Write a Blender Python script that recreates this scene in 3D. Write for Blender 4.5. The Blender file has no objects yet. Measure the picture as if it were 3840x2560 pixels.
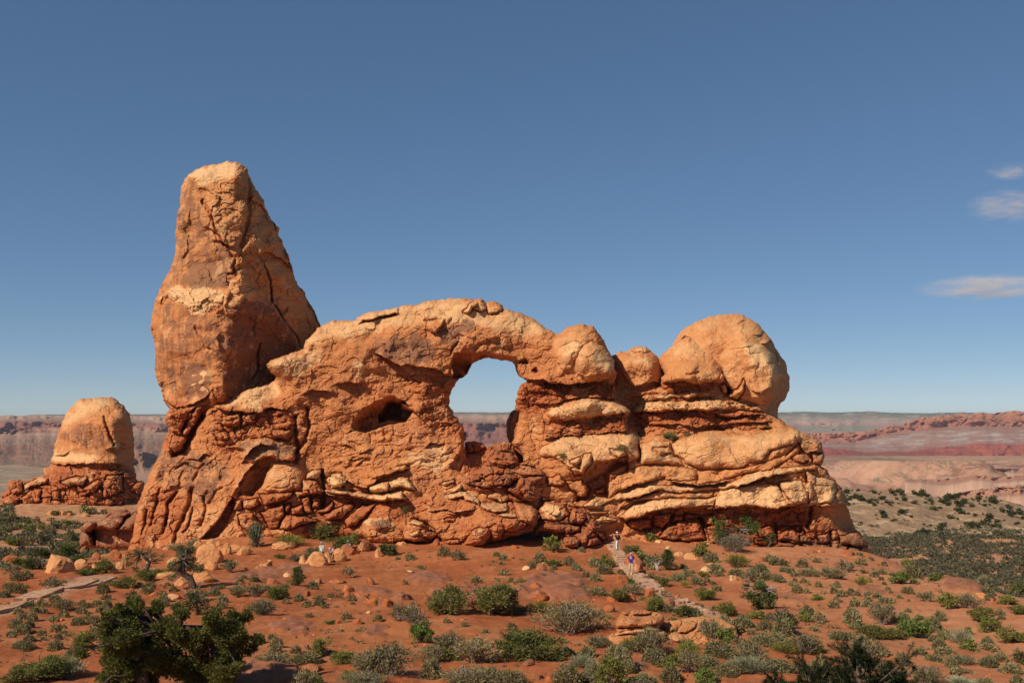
import bpy, math, random
import numpy as np

# ---------------------------------------------------------------- camera, sky, sun, exposure
scene = bpy.context.scene
COL = scene.collection
F = 995.6            # focal length in pixels of a 1024 px wide frame (35 mm lens on 36 mm)
HY = 416.0           # row of the true horizon
CZ = 13.0            # eye height above the foot of the rocks

cam_data = bpy.data.cameras.new('camera')
cam_data.lens = 35.0
cam_data.sensor_width = 36.0
cam_data.shift_y = (HY - 341.0) / 1024.0
cam_data.clip_start = 0.1
cam_data.clip_end = 60000
cam = bpy.data.objects.new('camera', cam_data)
cam.location = (0, 0, CZ)
cam.rotation_euler = (math.radians(90), 0, 0)
COL.objects.link(cam)
scene.camera = cam

SUN_EL = math.radians(39)
SUN_AZ = math.radians(48)      # degrees to the left of straight behind the camera
to_sun = (-math.sin(SUN_AZ) * math.cos(SUN_EL), -math.cos(SUN_AZ) * math.cos(SUN_EL), math.sin(SUN_EL))

world = bpy.data.worlds.new('World')
scene.world = world
world.use_nodes = True
wn = world.node_tree
wn.nodes.clear()
w_out = wn.nodes.new('ShaderNodeOutputWorld')
w_bg = wn.nodes.new('ShaderNodeBackground')
w_sky = wn.nodes.new('ShaderNodeTexSky')
w_sky.sky_type = 'NISHITA'
w_sky.sun_disc = False
w_sky.sun_elevation = SUN_EL
w_sky.sun_rotation = math.atan2(to_sun[0], to_sun[1])
w_sky.altitude = 3000
w_sky.air_density = 0.8
w_sky.dust_density = 0.0
w_sky.ozone_density = 3.5
w_bg.inputs['Strength'].default_value = 0.128
w_gam = wn.nodes.new('ShaderNodeGamma')
w_gam.inputs['Gamma'].default_value = 0.65
w_hue = wn.nodes.new('ShaderNodeHueSaturation')
w_hue.inputs['Saturation'].default_value = 1.25
wn.links.new(w_sky.outputs['Color'], w_gam.inputs['Color'])
wn.links.new(w_gam.outputs['Color'], w_hue.inputs['Color'])
wn.links.new(w_hue.outputs['Color'], w_bg.inputs['Color'])
wn.links.new(w_bg.outputs['Background'], w_out.inputs['Surface'])

sun_data = bpy.data.lights.new('sun', 'SUN')
sun_data.energy = 4.4
sun_data.angle = math.radians(0.5)
sun_data.color = (1.0, 0.89, 0.74)
sun = bpy.data.objects.new('sun', sun_data)
from mathutils import Vector
sun.rotation_euler = Vector(to_sun).to_track_quat('Z', 'Y').to_euler()
sun.location = (-60, -50, 80)
COL.objects.link(sun)

scene.render.engine = 'CYCLES'
scene.view_settings.view_transform = 'Standard'
scene.view_settings.look = 'None'
scene.view_settings.exposure = 0.2
scene.view_settings.gamma = 1.0
scene.cycles.max_bounces = 5
scene.cycles.diffuse_bounces = 3
scene.cycles.transparent_max_bounces = 8
scene.cycles.volume_bounces = 0
try:
    scene.cycles.use_denoising = True
except Exception:
    pass

# ---------------------------------------------------------------- helpers
REG = {1: (480, 540, .40816), 2: (480, 1100, .40816), 3: (480, 1600, .40816), 4: (1240, 1080, .40816),
       5: (1240, 1600, .40816), 6: (2040, 1080, .40816), 7: (2040, 1600, .40816), 8: (2600, 1500, .5292),
       9: (0, 1440, .3444), 10: (0, 1840, .4592), 11: (900, 1840, .4592), 12: (1900, 1840, .4592),
       13: (2760, 1840, .4592), 0: (0, 0, 1.0)}


def P(r, pts):
    """survey points read from one enlargement of the photograph -> frame pixels"""
    ox, oy, k = REG[r]
    return [((ox + x * k) / 3.75, (oy + y * k) / 3.75) for x, y in pts]


def P1(r, x, y):
    return P(r, [(x, y)])[0]


def S1(r):
    return REG[r][2] / 3.75


def hash2(ix, iy, seed):
    h = (ix.astype(np.int64) * 374761393 + iy.astype(np.int64) * 668265263 + seed * 1442695041) & 0xFFFFFFFF
    h = ((h ^ (h >> 13)) * 1274126177) & 0xFFFFFFFF
    h = ((h ^ (h >> 16)) * 2246822519) & 0xFFFFFFFF
    return (h ^ (h >> 15)) & 0xFFFFFFFF


def rnd2(ix, iy, seed):
    return hash2(ix, iy, seed).astype(np.float64) / 4294967296.0


def gnoise(x, y, seed=0):
    x = np.asarray(x, float); y = np.asarray(y, float)
    ix = np.floor(x); iy = np.floor(y)
    fx = x - ix; fy = y - iy
    ix = ix.astype(np.int64); iy = iy.astype(np.int64)
    u = fx * fx * fx * (fx * (fx * 6 - 15) + 10); v = fy * fy * fy * (fy * (fy * 6 - 15) + 10)

    def g(dx, dy):
        a = rnd2(ix + dx, iy + dy, seed) * 6.2831853
        return np.cos(a) * (fx - dx) + np.sin(a) * (fy - dy)
    n0 = g(0, 0) * (1 - u) + g(1, 0) * u
    n1 = g(0, 1) * (1 - u) + g(1, 1) * u
    return (n0 * (1 - v) + n1 * v) * 1.5


def fbm(x, y, octv=4, seed=0, gain=.5):
    s = 0; a = 1.0
    for o in range(octv):
        s = s + a * gnoise(x, y, seed + o * 17)
        x = x * 2.03 + 3.1; y = y * 2.03 + 1.7; a *= gain
    return s


def voronoi(x, y, seed=0):
    ix = np.floor(x).astype(np.int64); iy = np.floor(y).astype(np.int64)
    f1 = np.full(x.shape, 9.0); f2 = np.full(x.shape, 9.0); cid = np.zeros(x.shape)
    for dx in (-1, 0, 1):
        for dy in (-1, 0, 1):
            cx = ix + dx; cy = iy + dy
            px = cx + .12 + .76 * rnd2(cx, cy, seed); py = cy + .12 + .76 * rnd2(cx, cy, seed + 5)
            d = np.hypot(px - x, py - y)
            r = rnd2(cx, cy, seed + 9)
            near = d < f1
            f2 = np.where(near, f1, np.minimum(f2, d))
            cid = np.where(near, r, cid)
            f1 = np.where(near, d, f1)
    return f1, f2, cid


def chips(x, y, seed=0):
    """broken faces: every cell is a plane of its own tilt"""
    ix = np.floor(x).astype(np.int64); iy = np.floor(y).astype(np.int64)
    f1 = np.full(x.shape, 9.0); out = np.zeros(x.shape)
    for dx in (-1, 0, 1):
        for dy in (-1, 0, 1):
            cx = ix + dx; cy = iy + dy
            px = cx + rnd2(cx, cy, seed); py = cy + rnd2(cx, cy, seed + 5)
            d = np.abs(px - x) * .8 + np.hypot(px - x, py - y) * .5
            pl = (rnd2(cx, cy, seed + 9) - .5) + (rnd2(cx, cy, seed + 11) - .5) * 1.7 * (x - px) + (rnd2(cx, cy, seed + 13) - .5) * 1.7 * (y - py)
            near = d < f1
            out = np.where(near, pl, out)
            f1 = np.where(near, d, f1)
    return out


def sstep(a, b, x):
    t = np.clip((x - a) / (b - a), 0, 1)
    return t * t * (3 - 2 * t)


def line_dist(U, V, pts, closed=False):
    """distance to a polyline, signed side of the nearest segment (+ = below / right hand), inside flag"""
    pts = np.asarray(pts, float)
    n = len(pts)
    best = np.full(U.shape, 1e9); side = np.zeros(U.shape); inside = np.zeros(U.shape, bool)
    for i in range(n if closed else n - 1):
        a = pts[i]; b = pts[(i + 1) % n]
        d = b - a; L = d @ d + 1e-9
        qx = U - a[0]; qy = V - a[1]
        t = np.clip((qx * d[0] + qy * d[1]) / L, 0, 1)
        dd = (qx - t * d[0]) ** 2 + (qy - t * d[1]) ** 2
        m = dd < best
        best = np.where(m, dd, best)
        if not closed:
            side = np.where(m, np.sign(d[0] * qy - d[1] * qx) * (1 if d[0] >= 0 else -1), side)
        else:
            c = ((a[1] > V) != (b[1] > V)) & (U < d[0] * (V - a[1]) / (d[1] if abs(d[1]) > 1e-9 else 1e-9) + a[0])
            inside ^= c
    return np.sqrt(best), side, inside


def rbf(ctrl, c=5.0):
    """smooth surface through (u, v, value) points"""
    A = np.asarray(ctrl, float)
    xy = A[:, :2]; z = A[:, 2]; n = len(A)
    K = -np.sqrt(((xy[:, None] - xy[None]) ** 2).sum(-1) + c * c)
    M = np.zeros((n + 3, n + 3))
    M[:n, :n] = K + np.eye(n) * -.05
    M[:n, n] = 1; M[:n, n + 1:] = xy; M[n, :n] = 1; M[n + 1:, :n] = xy.T
    w = np.linalg.solve(M, np.concatenate([z, np.zeros(3)]))

    def f(U, V):
        out = w[n] + w[n + 1] * U + w[n + 2] * V
        for i in range(n):
            out = out - w[i] * np.sqrt((U - xy[i, 0]) ** 2 + (V - xy[i, 1]) ** 2 + c * c)
        return out
    return f


def mesh_np(name, verts, faces, mat, smooth=True, attrs=None, face_mats=None):
    """mesh from arrays; faces is an (n,k) array of equal polygons"""
    me = bpy.data.meshes.new(name)
    verts = np.asarray(verts, np.float32); faces = np.asarray(faces, np.int32)
    nf, k = faces.shape
    me.vertices.add(len(verts)); me.vertices.foreach_set('co', verts.ravel())
    me.loops.add(nf * k); me.loops.foreach_set('vertex_index', faces.ravel())
    me.polygons.add(nf)
    me.polygons.foreach_set('loop_start', np.arange(0, nf * k, k, dtype=np.int32))
    try:
        me.polygons.foreach_set('loop_total', np.full(nf, k, np.int32))
    except Exception:
        pass
    me.polygons.foreach_set('use_smooth', np.full(nf, smooth, bool))
    for m in (mat if isinstance(mat, (list, tuple)) else [mat]):
        me.materials.append(m)
    if face_mats is not None:
        me.polygons.foreach_set('material_index', np.asarray(face_mats, np.int32))
    if attrs:
        for an, av in attrs.items():
            at = me.attributes.new(an, 'FLOAT_COLOR', 'POINT')
            av = np.asarray(av, np.float32)
            at.data.foreach_set('color', av.ravel())
    me.update(calc_edges=True)
    me.validate()
    return me


def link(name, me, parent=None, loc=(0, 0, 0), rot=(0, 0, 0), scale=(1, 1, 1), **props):
    o = bpy.data.objects.new(name, me)
    COL.objects.link(o)
    o.location = loc; o.rotation_euler = rot
    o.scale = scale
    if parent is not None:
        o.parent = parent
    for k, v in props.items():
        o[k] = v
    return o


def thing(name, label, category, loc=(0, 0, 0), rot=(0, 0, 0), scale=(1, 1, 1), group=None, data=None):
    o = link(name, data, None, loc, rot, scale, label=label, category=category)
    if group:
        o['group'] = group
    return o


class Acc:
    """collects tubes, boxes and rings into one mesh"""
    def __init__(self):
        self.v = []; self.f = []

    def tube(self, pts, radii, n=6, cap=True):
        pts = [np.asarray(p, float) for p in pts]
        base = len(self.v)
        for i, p in enumerate(pts):
            d = pts[min(i + 1, len(pts) - 1)] - pts[max(i - 1, 0)]
            d = d / (np.linalg.norm(d) + 1e-9)
            up = np.array([0, 0, 1.]) if abs(d[2]) < .9 else np.array([1., 0, 0])
            a = np.cross(d, up); a /= np.linalg.norm(a); b = np.cross(a, d)
            for k in range(n):
                t = 6.2831853 * k / n
                self.v.append(p + radii[i] * (math.cos(t) * a + math.sin(t) * b))
        for i in range(len(pts) - 1):
            for k in range(n):
                q = base + i * n
                self.f.append((q + k, q + (k + 1) % n, q + n + (k + 1) % n, q + n + k))
        if cap:
            for s, i in ((0, 0), (1, len(pts) - 1)):
                c = len(self.v); self.v.append(pts[i])
                q = base + i * n
                for k in range(0, n, 2):
                    t = (c, q + k, q + (k + 1) % n, q + (k + 2) % n)
                    self.f.append(t if s else t[::-1])

    def ball(self, c, r, nu=10, nv=7, zmin=-1.0):
        c = np.asarray(c, float); r = np.asarray(r, float) * np.ones(3)
        base = len(self.v)
        for i in range(nv + 1):
            zz = max(math.cos(math.pi * i / nv), zmin)
            rr = math.sin(math.pi * i / nv) if zz > zmin else math.sqrt(max(1 - zmin * zmin, 0))
            for k in range(nu):
                t = 6.2831853 * k / nu
                self.v.append(c + r * np.array([rr * math.cos(t), rr * math.sin(t), zz]))
        for i in range(nv):
            for k in range(nu):
                q = base + i * nu
                self.f.append((q + k, q + nu + k, q + nu + (k + 1) % nu, q + (k + 1) % nu))

    def box(self, c, s, ax=None):
        c = np.asarray(c, float); base = len(self.v)
        ax = np.eye(3) if ax is None else np.asarray(ax, float)
        for dz in (-.5, .5):
            for dx, dy in ((-.5, -.5), (.5, -.5), (.5, .5), (-.5, .5)):
                self.v.append(c + ax[0] * dx * s[0] + ax[1] * dy * s[1] + ax[2] * dz * s[2])
        b = base
        self.f += [(b + 3, b + 2, b + 1, b), (b + 4, b + 5, b + 6, b + 7), (b, b + 1, b + 5, b + 4),
                   (b + 1, b + 2, b + 6, b + 5), (b + 2, b + 3, b + 7, b + 6), (b + 3, b, b + 4, b + 7)]

    def mesh(self, name, mat, smooth=True):
        return mesh_np(name, np.array(self.v), np.array(self.f), mat, smooth)


# ---------------------------------------------------------------- materials
def new_mat(name):
    m = bpy.data.materials.new(name)
    m.use_nodes = True
    nt = m.node_tree
    bs = nt.nodes['Principled BSDF']
    bs.inputs['Roughness'].default_value = .92
    bs.inputs['Specular IOR Level'].default_value = .12
    return m, nt, bs


class NT:
    def __init__(self, nt):
        self.nt = nt

    def n(self, t, **kw):
        nd = self.nt.nodes.new(t)
        for k, v in kw.items():
            setattr(nd, k, v)
        return nd

    def noise(self, vec, scale, detail=4, rough=.55):
        nd = self.n('ShaderNodeTexNoise')
        nd.inputs['Scale'].default_value = scale
        nd.inputs['Detail'].default_value = detail
        nd.inputs['Roughness'].default_value = rough
        self.nt.links.new(vec, nd.inputs['Vector'])
        return nd.outputs['Fac']

    def math(self, op, a, b=None, clamp=False):
        nd = self.n('ShaderNodeMath', operation=op)
        nd.use_clamp = clamp
        for i, x in enumerate((a, b)):
            if x is None:
                continue
            if isinstance(x, (int, float)):
                nd.inputs[i].default_value = x
            else:
                self.nt.links.new(x, nd.inputs[i])
        return nd.outputs[0]

    def ramp(self, x, lo, hi):
        nd = self.n('ShaderNodeMapRange')
        nd.interpolation_type = 'SMOOTHSTEP'
        self.nt.links.new(x, nd.inputs['Value'])
        nd.inputs['From Min'].default_value = lo; nd.inputs['From Max'].default_value = hi
        return nd.outputs['Result']

    def mix(self, fac, a, b, blend='MIX'):
        nd = self.n('ShaderNodeMix', data_type='RGBA', blend_type=blend)
        if isinstance(fac, (int, float)):
            nd.inputs[0].default_value = fac
        else:
            self.nt.links.new(fac, nd.inputs[0])
        for i, x in ((6, a), (7, b)):
            if isinstance(x, tuple):
                nd.inputs[i].default_value = (*x, 1)
            else:
                self.nt.links.new(x, nd.inputs[i])
        return nd.outputs[2]

    def pos(self, sx=1, sy=1, sz=1):
        g = self.n('ShaderNodeNewGeometry')
        m = self.n('ShaderNodeMapping')
        m.inputs['Scale'].default_value = (sx, sy, sz)
        self.nt.links.new(g.outputs['Position'], m.inputs['Vector'])
        return m.outputs['Vector']

    def attr(self, name):
        a = self.n('ShaderNodeAttribute', attribute_name=name)
        s = self.n('ShaderNodeSeparateColor')
        self.nt.links.new(a.outputs['Color'], s.inputs['Color'])
        return a.outputs['Color'], s.outputs[0], s.outputs[1], s.outputs[2], a.outputs['Alpha']

    def bump(self, h, strength, dist, bs, prev=None):
        b = self.n('ShaderNodeBump')
        b.inputs['Strength'].default_value = strength
        b.inputs['Distance'].default_value = dist
        self.nt.links.new(h, b.inputs['Height'])
        if prev is not None:
            self.nt.links.new(prev, b.inputs['Normal'])
        return b.outputs['Normal']


ORANGE = (.520, .215, .078)
RED = (.375, .110, .038)
PALE = (.660, .385, .180)
DARK = (.215, .100, .058)


def rock_material(name, orange=ORANGE, red=RED, pale=PALE, dark=DARK, use_attr=True):
    m, nt, bs = new_mat(name)
    N = NT(nt); L = nt.links
    p = N.pos()
    nl = N.noise(p, .16, 4); nm = N.noise(p, .9, 5, .6); nf = N.noise(p, 5.0, 4, .65)
    streak = N.noise(N.pos(1.5, 1.5, .16), 1.0, 4, .6)
    strata = N.noise(N.pos(.12, .12, 2.4), 1.0, 3, .6)
    if use_attr:
        _, ar, ag, ab, aa = N.attr('tone')
    else:
        oi = N.n('ShaderNodeObjectInfo')
        sp = N.n('ShaderNodeSeparateColor'); L.new(oi.outputs['Color'], sp.inputs['Color'])
        ar, ag, ab = sp.outputs[0], sp.outputs[1], sp.outputs[2]
    wob = N.math('SUBTRACT', N.math('ADD', N.math('MULTIPLY', nm, .7), N.math('MULTIPLY', nl, .5)), .6)
    f_red = N.ramp(N.math('ADD', N.math('ADD', ag, wob), N.math('MULTIPLY', N.math('SUBTRACT', strata, .5), .6)), .1, .9)
    c = N.mix(f_red, orange, red)
    f_pale = N.ramp(N.math('ADD', ar, N.math('MULTIPLY', wob, 1.3)), .15, .95)
    c = N.mix(f_pale, c, pale)
    # lichen and weathered speckle on the pale caps
    spk = N.ramp(N.noise(p, 3.2, 5, .75), .52, .64)
    c = N.mix(N.math('MULTIPLY', N.math('MULTIPLY', spk, f_pale), .45), c, (.33, .22, .125))
    spk2 = N.ramp(N.noise(p, 2.1, 6, .8), .55, .66)
    c = N.mix(N.math('MULTIPLY', spk2, .22), c, (.60, .40, .24))
    # desert varnish
    v1 = N.math('ADD', N.math('MULTIPLY', streak, .55), N.math('MULTIPLY', nm, .45))
    f_v = N.ramp(N.math('ADD', v1, N.math('MULTIPLY', N.math('SUBTRACT', ab, .5), .75)), .50, .62)
    c = N.mix(N.math('MULTIPLY', f_v, .78), c, dark)
    bed = N.ramp(N.noise(N.pos(.25, .25, 7.0), 1.0, 3, .6), .56, .66)
    c = N.mix(N.math('MULTIPLY', bed, .28), c, (.30, .105, .042))
    scar = N.ramp(N.noise(N.pos(1.0, 1.0, .6), .55, 6, .72), .585, .60)
    c = N.mix(N.math('MULTIPLY', scar, .55), c, (.60, .33, .155))
    drip = N.math('MULTIPLY', N.ramp(N.noise(N.pos(2.6, 2.6, .10), 1.0, 3, .6), .56, .66), N.ramp(nl, .45, .6))
    c = N.mix(N.math('MULTIPLY', drip, .35), c, (.20, .085, .045))
    grain = N.math('ADD', N.math('MULTIPLY', nf, .8), .60)
    gm = N.n('ShaderNodeVectorMath', operation='SCALE')
    L.new(c, gm.inputs[0]); L.new(grain, gm.inputs['Scale'])
    L.new(gm.outputs[0], bs.inputs['Base Color'])
    b1 = N.bump(N.noise(p, 3.0, 5, .7), .25, .10, bs)
    b2 = N.bump(N.noise(p, 11.0, 4, .7), .5, .04, bs, b1)
    L.new(b2, bs.inputs['Normal'])
    return m


M_ROCK = rock_material('sandstone')
M_BOULDER = rock_material('sandstone_boulder', use_attr=False)
# ---------------------------------------------------------------- ground
GC = []
def gv(vx, vy, Y):      # survey point: column, row (2352 px wide enlargement) and distance
    u, v = vx / 2.2969, vy / 2.2969
    GC.append(((u - 512) / F * Y, Y, CZ - (v - HY) / F * Y))
for a in [(-700, 1568, 33), (0, 1568, 35), (600, 1568, 36), (1200, 1568, 36), (1800, 1568, 36), (2352, 1568, 37), (3000, 1568, 37),
          (-700, 1440, 48), (0, 1440, 49), (300, 1436, 50), (600, 1430, 51), (1200, 1430, 51), (1800, 1440, 50), (2352, 1450, 51), (3000, 1460, 50),
          (0, 1385, 59), (-500, 1370, 60), (0, 1310, 76), (-500, 1300, 76), (240, 1338, 69), (120, 1320, 74), (420, 1345, 67), (600, 1310, 78), (720, 1292, 85),
          (900, 1300, 83), (1150, 1305, 82), (1450, 1320, 77), (1450, 1360, 66), (1240, 1370, 63), (900, 1370, 63), (620, 1370, 62),
          (1700, 1330, 73), (1990, 1320, 76), (2140, 1325, 77), (2240, 1352, 70), (2000, 1390, 60), (1600, 1400, 58),
          (300, 1262, 97), (480, 1250, 96), (560, 1225, 99), (640, 1220, 99), (740, 1240, 96), (830, 1262, 92), (880, 1250, 94), (1000, 1262, 91), (1100, 1250, 92),
          (1240, 1252, 93), (1320, 1256, 93), (1415, 1238, 98), (1420, 1205, 103), (1560, 1265, 94), (1700, 1250, 98), (1850, 1256, 98), (1990, 1262, 98)]:
    gv(*a)
GC += [(8, 112, -.3), (-10, 115, 0), (-38, 112, -1.5), (20, 125, -2), (40, 118, -7), (52, 105, -9.5), (46, 92, -7.0), (44, 84, -4.8), (49, 76, -5.6), (60, 78, -9), (70, 60, -6), (75, 90, -11),
       (-52, 90, .2 - 2.5), (-52, 105, -4.0), (-44, 122, -3.8), (-60, 137, -4.6), (-75, 120, -5.0), (-90, 100, -5), (-70, 150, -3.0), (-50, 150, -2.2), (-40, 140, -2.6),
       (-85, 165, -4), (-60, 175, -4.5), (-30, 170, -5), (0, 170, -6), (50, 170, -11), (90, 140, -12), (110, 110, -12), (95, 190, -12.3), (0, 220, -12), (-100, 210, -8),
       (60, 220, -12.5), (140, 200, -12.5), (-140, 150, -6), (-90, 60, 1.5), (100, 40, -1),
       (0, 15, 5.2), (-30, 15, 5), (30, 15, 5), (0, 24, 4.3), (-40, 24, 4.2), (40, 24, 4.3)]


def tps(ctrl):
    A = np.asarray(ctrl, float); xy = A[:, :2] / 50; z = A[:, 2]; n = len(A)
    def k(d2):
        return .5 * d2 * np.log(d2 + 1e-9)
    M = np.zeros((n + 3, n + 3))
    M[:n, :n] = k(((xy[:, None] - xy[None]) ** 2).sum(-1)) + np.eye(n) * .004
    M[:n, n] = 1; M[:n, n + 1:] = xy; M[n, :n] = 1; M[n + 1:, :n] = xy.T
    w = np.linalg.solve(M, np.concatenate([z, np.zeros(3)]))
    def f(X, Y):
        x = X / 50; y = Y / 50
        out = w[n] + w[n + 1] * x + w[n + 2] * y
        for i in range(n):
            out = out + w[i] * k((x - xy[i, 0]) ** 2 + (y - xy[i, 1]) ** 2)
        return out
    return f


_tps = tps(GC)
PLAIN_Z = CZ - 110.0


def ground_z(X, Y):
    X = np.asarray(X, float); Y = np.asarray(Y, float)
    Yc = np.minimum(Y, 220.0)
    z = _tps(np.clip(X, -150, 150), Yc)
    far = sstep(128, 150, Y + .25 * np.clip(X - 20, 0, 60))
    zf = np.where(X > 10, -12.5, -4.5 - 8 * sstep(-90, 10, X)) + .5 * gnoise(X / 25, Y / 25, 3)
    z = z * (1 - far) + zf * far
    # the right hand hill side and the left hand hollow fall away into the flats, which end at a rim further on
    z = z - 20 * sstep(205, 290, Y) - 12 * sstep(290, 430, Y)
    z = z + 2.6 * np.exp(-((X + 64) / 34) ** 2 - ((Y - 188) / 16) ** 2)
    z = z + .22 * fbm(X / 9, Y / 9, 3, 4) + .07 * fbm(X / 1.8, Y / 1.8, 3, 8)
    return z


def on_ground(px, py):
    """where the line of sight through a survey point meets the ground"""
    k = (py - HY) / F
    Y = np.concatenate([np.arange(16, 130, .25), np.arange(130, 420, 1.0)])
    X = (px - 512) / F * Y
    g = ground_z(X, Y) - (CZ - k * Y)
    hit = np.nonzero((g[:-1] < 0) & (g[1:] >= 0))[0]
    if len(hit) == 0:
        i = int(np.argmin(np.abs(g))); return X[i], Y[i], float(ground_z(X[i], Y[i]))
    i = hit[0]
    t = g[i] / (g[i] - g[i + 1])
    y = Y[i] + t * (Y[i + 1] - Y[i]); x = (px - 512) / F * y
    return x, y, float(ground_z(x, y))


SLABS = [  # flat bedrock showing through the soil: outline, rise
    (11, [(1370, 660), (1500, 635), (1640, 650), (1700, 700), (1660, 750), (1450, 765), (1380, 720)], .22),
    (11, [(-80, 660), (200, 620), (450, 590), (660, 600), (560, 680), (300, 730), (-80, 735)], .15),
    (11, [(200, 1070), (420, 1040), (660, 1080), (560, 1150), (260, 1150)], .12),
    (11, [(1000, 1120), (1120, 1080), (1200, 1095), (1160, 1170), (1050, 1200)], .15),
    (11, [(880, 780), (1100, 770), (1230, 800), (1180, 840), (950, 835)], .2),
    (11, [(-60, 1470), (150, 1410), (420, 1440), (520, 1500), (480, 1580), (-60, 1590)], .25),
    (11, [(1500, 880), (1560, 810), (1700, 770), (1900, 780), (2300, 760), (2352, 860), (2200, 890), (1900, 900), (1600, 900)], .22),
    (12, [(60, 740), (200, 690), (480, 660), (690, 735), (600, 800), (690, 885), (540, 920), (330, 880), (60, 890), (60, 790)], .45),
    (13, [(1640, 690), (1850, 690), (2000, 755), (2060, 850), (1990, 870), (1850, 830), (1700, 780)], .45),
    (13, [(1180, 860), (1000, 790), (1100, 760), (1260, 810)], .1),
    (13, [(330, 830), (480, 800), (580, 880), (560, 920), (420, 900)], .15),
    (10, [(900, 690), (1260, 690), (1450, 680), (1700, 700), (1700, 740), (1450, 770), (1260, 720)], .3),
    (10, [(560, 700), (860, 680), (880, 720), (560, 780), (330, 800)], .12),
    (12, [(300, 1400), (900, 1390), (1300, 1420), (1100, 1460), (500, 1440)], .12),
]
TRAIL = [P(12, [(880, 440), (900, 520), (930, 600), (1000, 690), (1090, 740), (1180, 800), (1250, 850), (1330, 900), (1450, 930), (1560, 980), (1680, 1010), (1800, 1080)]),
         P(10, [(900, 715), (600, 775), (400, 830), (200, 900), (60, 960), (-100, 1010)])]


m, nt, bs = new_mat('red_soil')
N = NT(nt)
p = N.pos()
_, sl, tr, fl, _a = N.attr('tone')
n1 = N.noise(p, .14, 4); n2 = N.noise(p, .9, 6, .65); n3 = N.noise(p, 9.0, 4, .7)
c = N.mix(N.ramp(n1, .35, .65), (.330, .094, .032), (.400, .138, .050))
xg = N.n('ShaderNodeSeparateXYZ'); nt.links.new(p, xg.inputs[0])
c = N.mix(N.ramp(xg.outputs[0], 4, 28), c, N.mix(N.ramp(n1, .3, .7), (.45, .172, .076), (.51, .225, .106)))   # paler sand towards the right hand hill
c = N.mix(N.math('MULTIPLY', N.ramp(n2, .52, .66), .4), c, (.235, .062, .023))
c = N.mix(N.math('MULTIPLY', N.ramp(N.noise(p, .42, 6, .7), .50, .62), .50), c, (.46, .190, .090))
c = N.mix(N.math('MULTIPLY', N.ramp(N.noise(N.pos(.5, 1.4, 1), .8, 6, .75), .55, .62), .28), c, (.235, .066, .026))
c = N.mix(N.math('MULTIPLY', N.ramp(N.noise(p, 2.6, 5, .8), .60, .66), .55), c, (.44, .19, .085))
c = N.mix(N.math('MULTIPLY', sl, .85), c, N.mix(N.ramp(n2, .4, .6), (.29, .108, .058), (.37, .155, .080)))
lich = N.math('MULTIPLY', sl, N.ramp(N.noise(p, 1.4, 5, .75), .52, .60))
c = N.mix(N.math('MULTIPLY', lich, .75), c, (.185, .098, .068))
c = N.mix(N.math('MULTIPLY', tr, .75), c, (.49, .285, .175))
c = N.mix(N.math('MULTIPLY', fl, .8), c, N.mix(N.ramp(n2, .4, .6), (.46, .27, .150), (.36, .165, .075)))
g = N.math('ADD', N.math('MULTIPLY', n3, .6), .70)
gm = N.n('ShaderNodeVectorMath', operation='SCALE')
nt.links.new(c, gm.inputs[0]); nt.links.new(g, gm.inputs['Scale'])
nt.links.new(gm.outputs[0], bs.inputs['Base Color'])
b = N.bump(N.noise(p, 4.0, 6, .75), .6, .10, bs)
b = N.bump(N.noise(p, 22.0, 2, .6), .5, .03, bs, b)
nt.links.new(b, bs.inputs['Normal'])
M_GROUND = m

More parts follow.
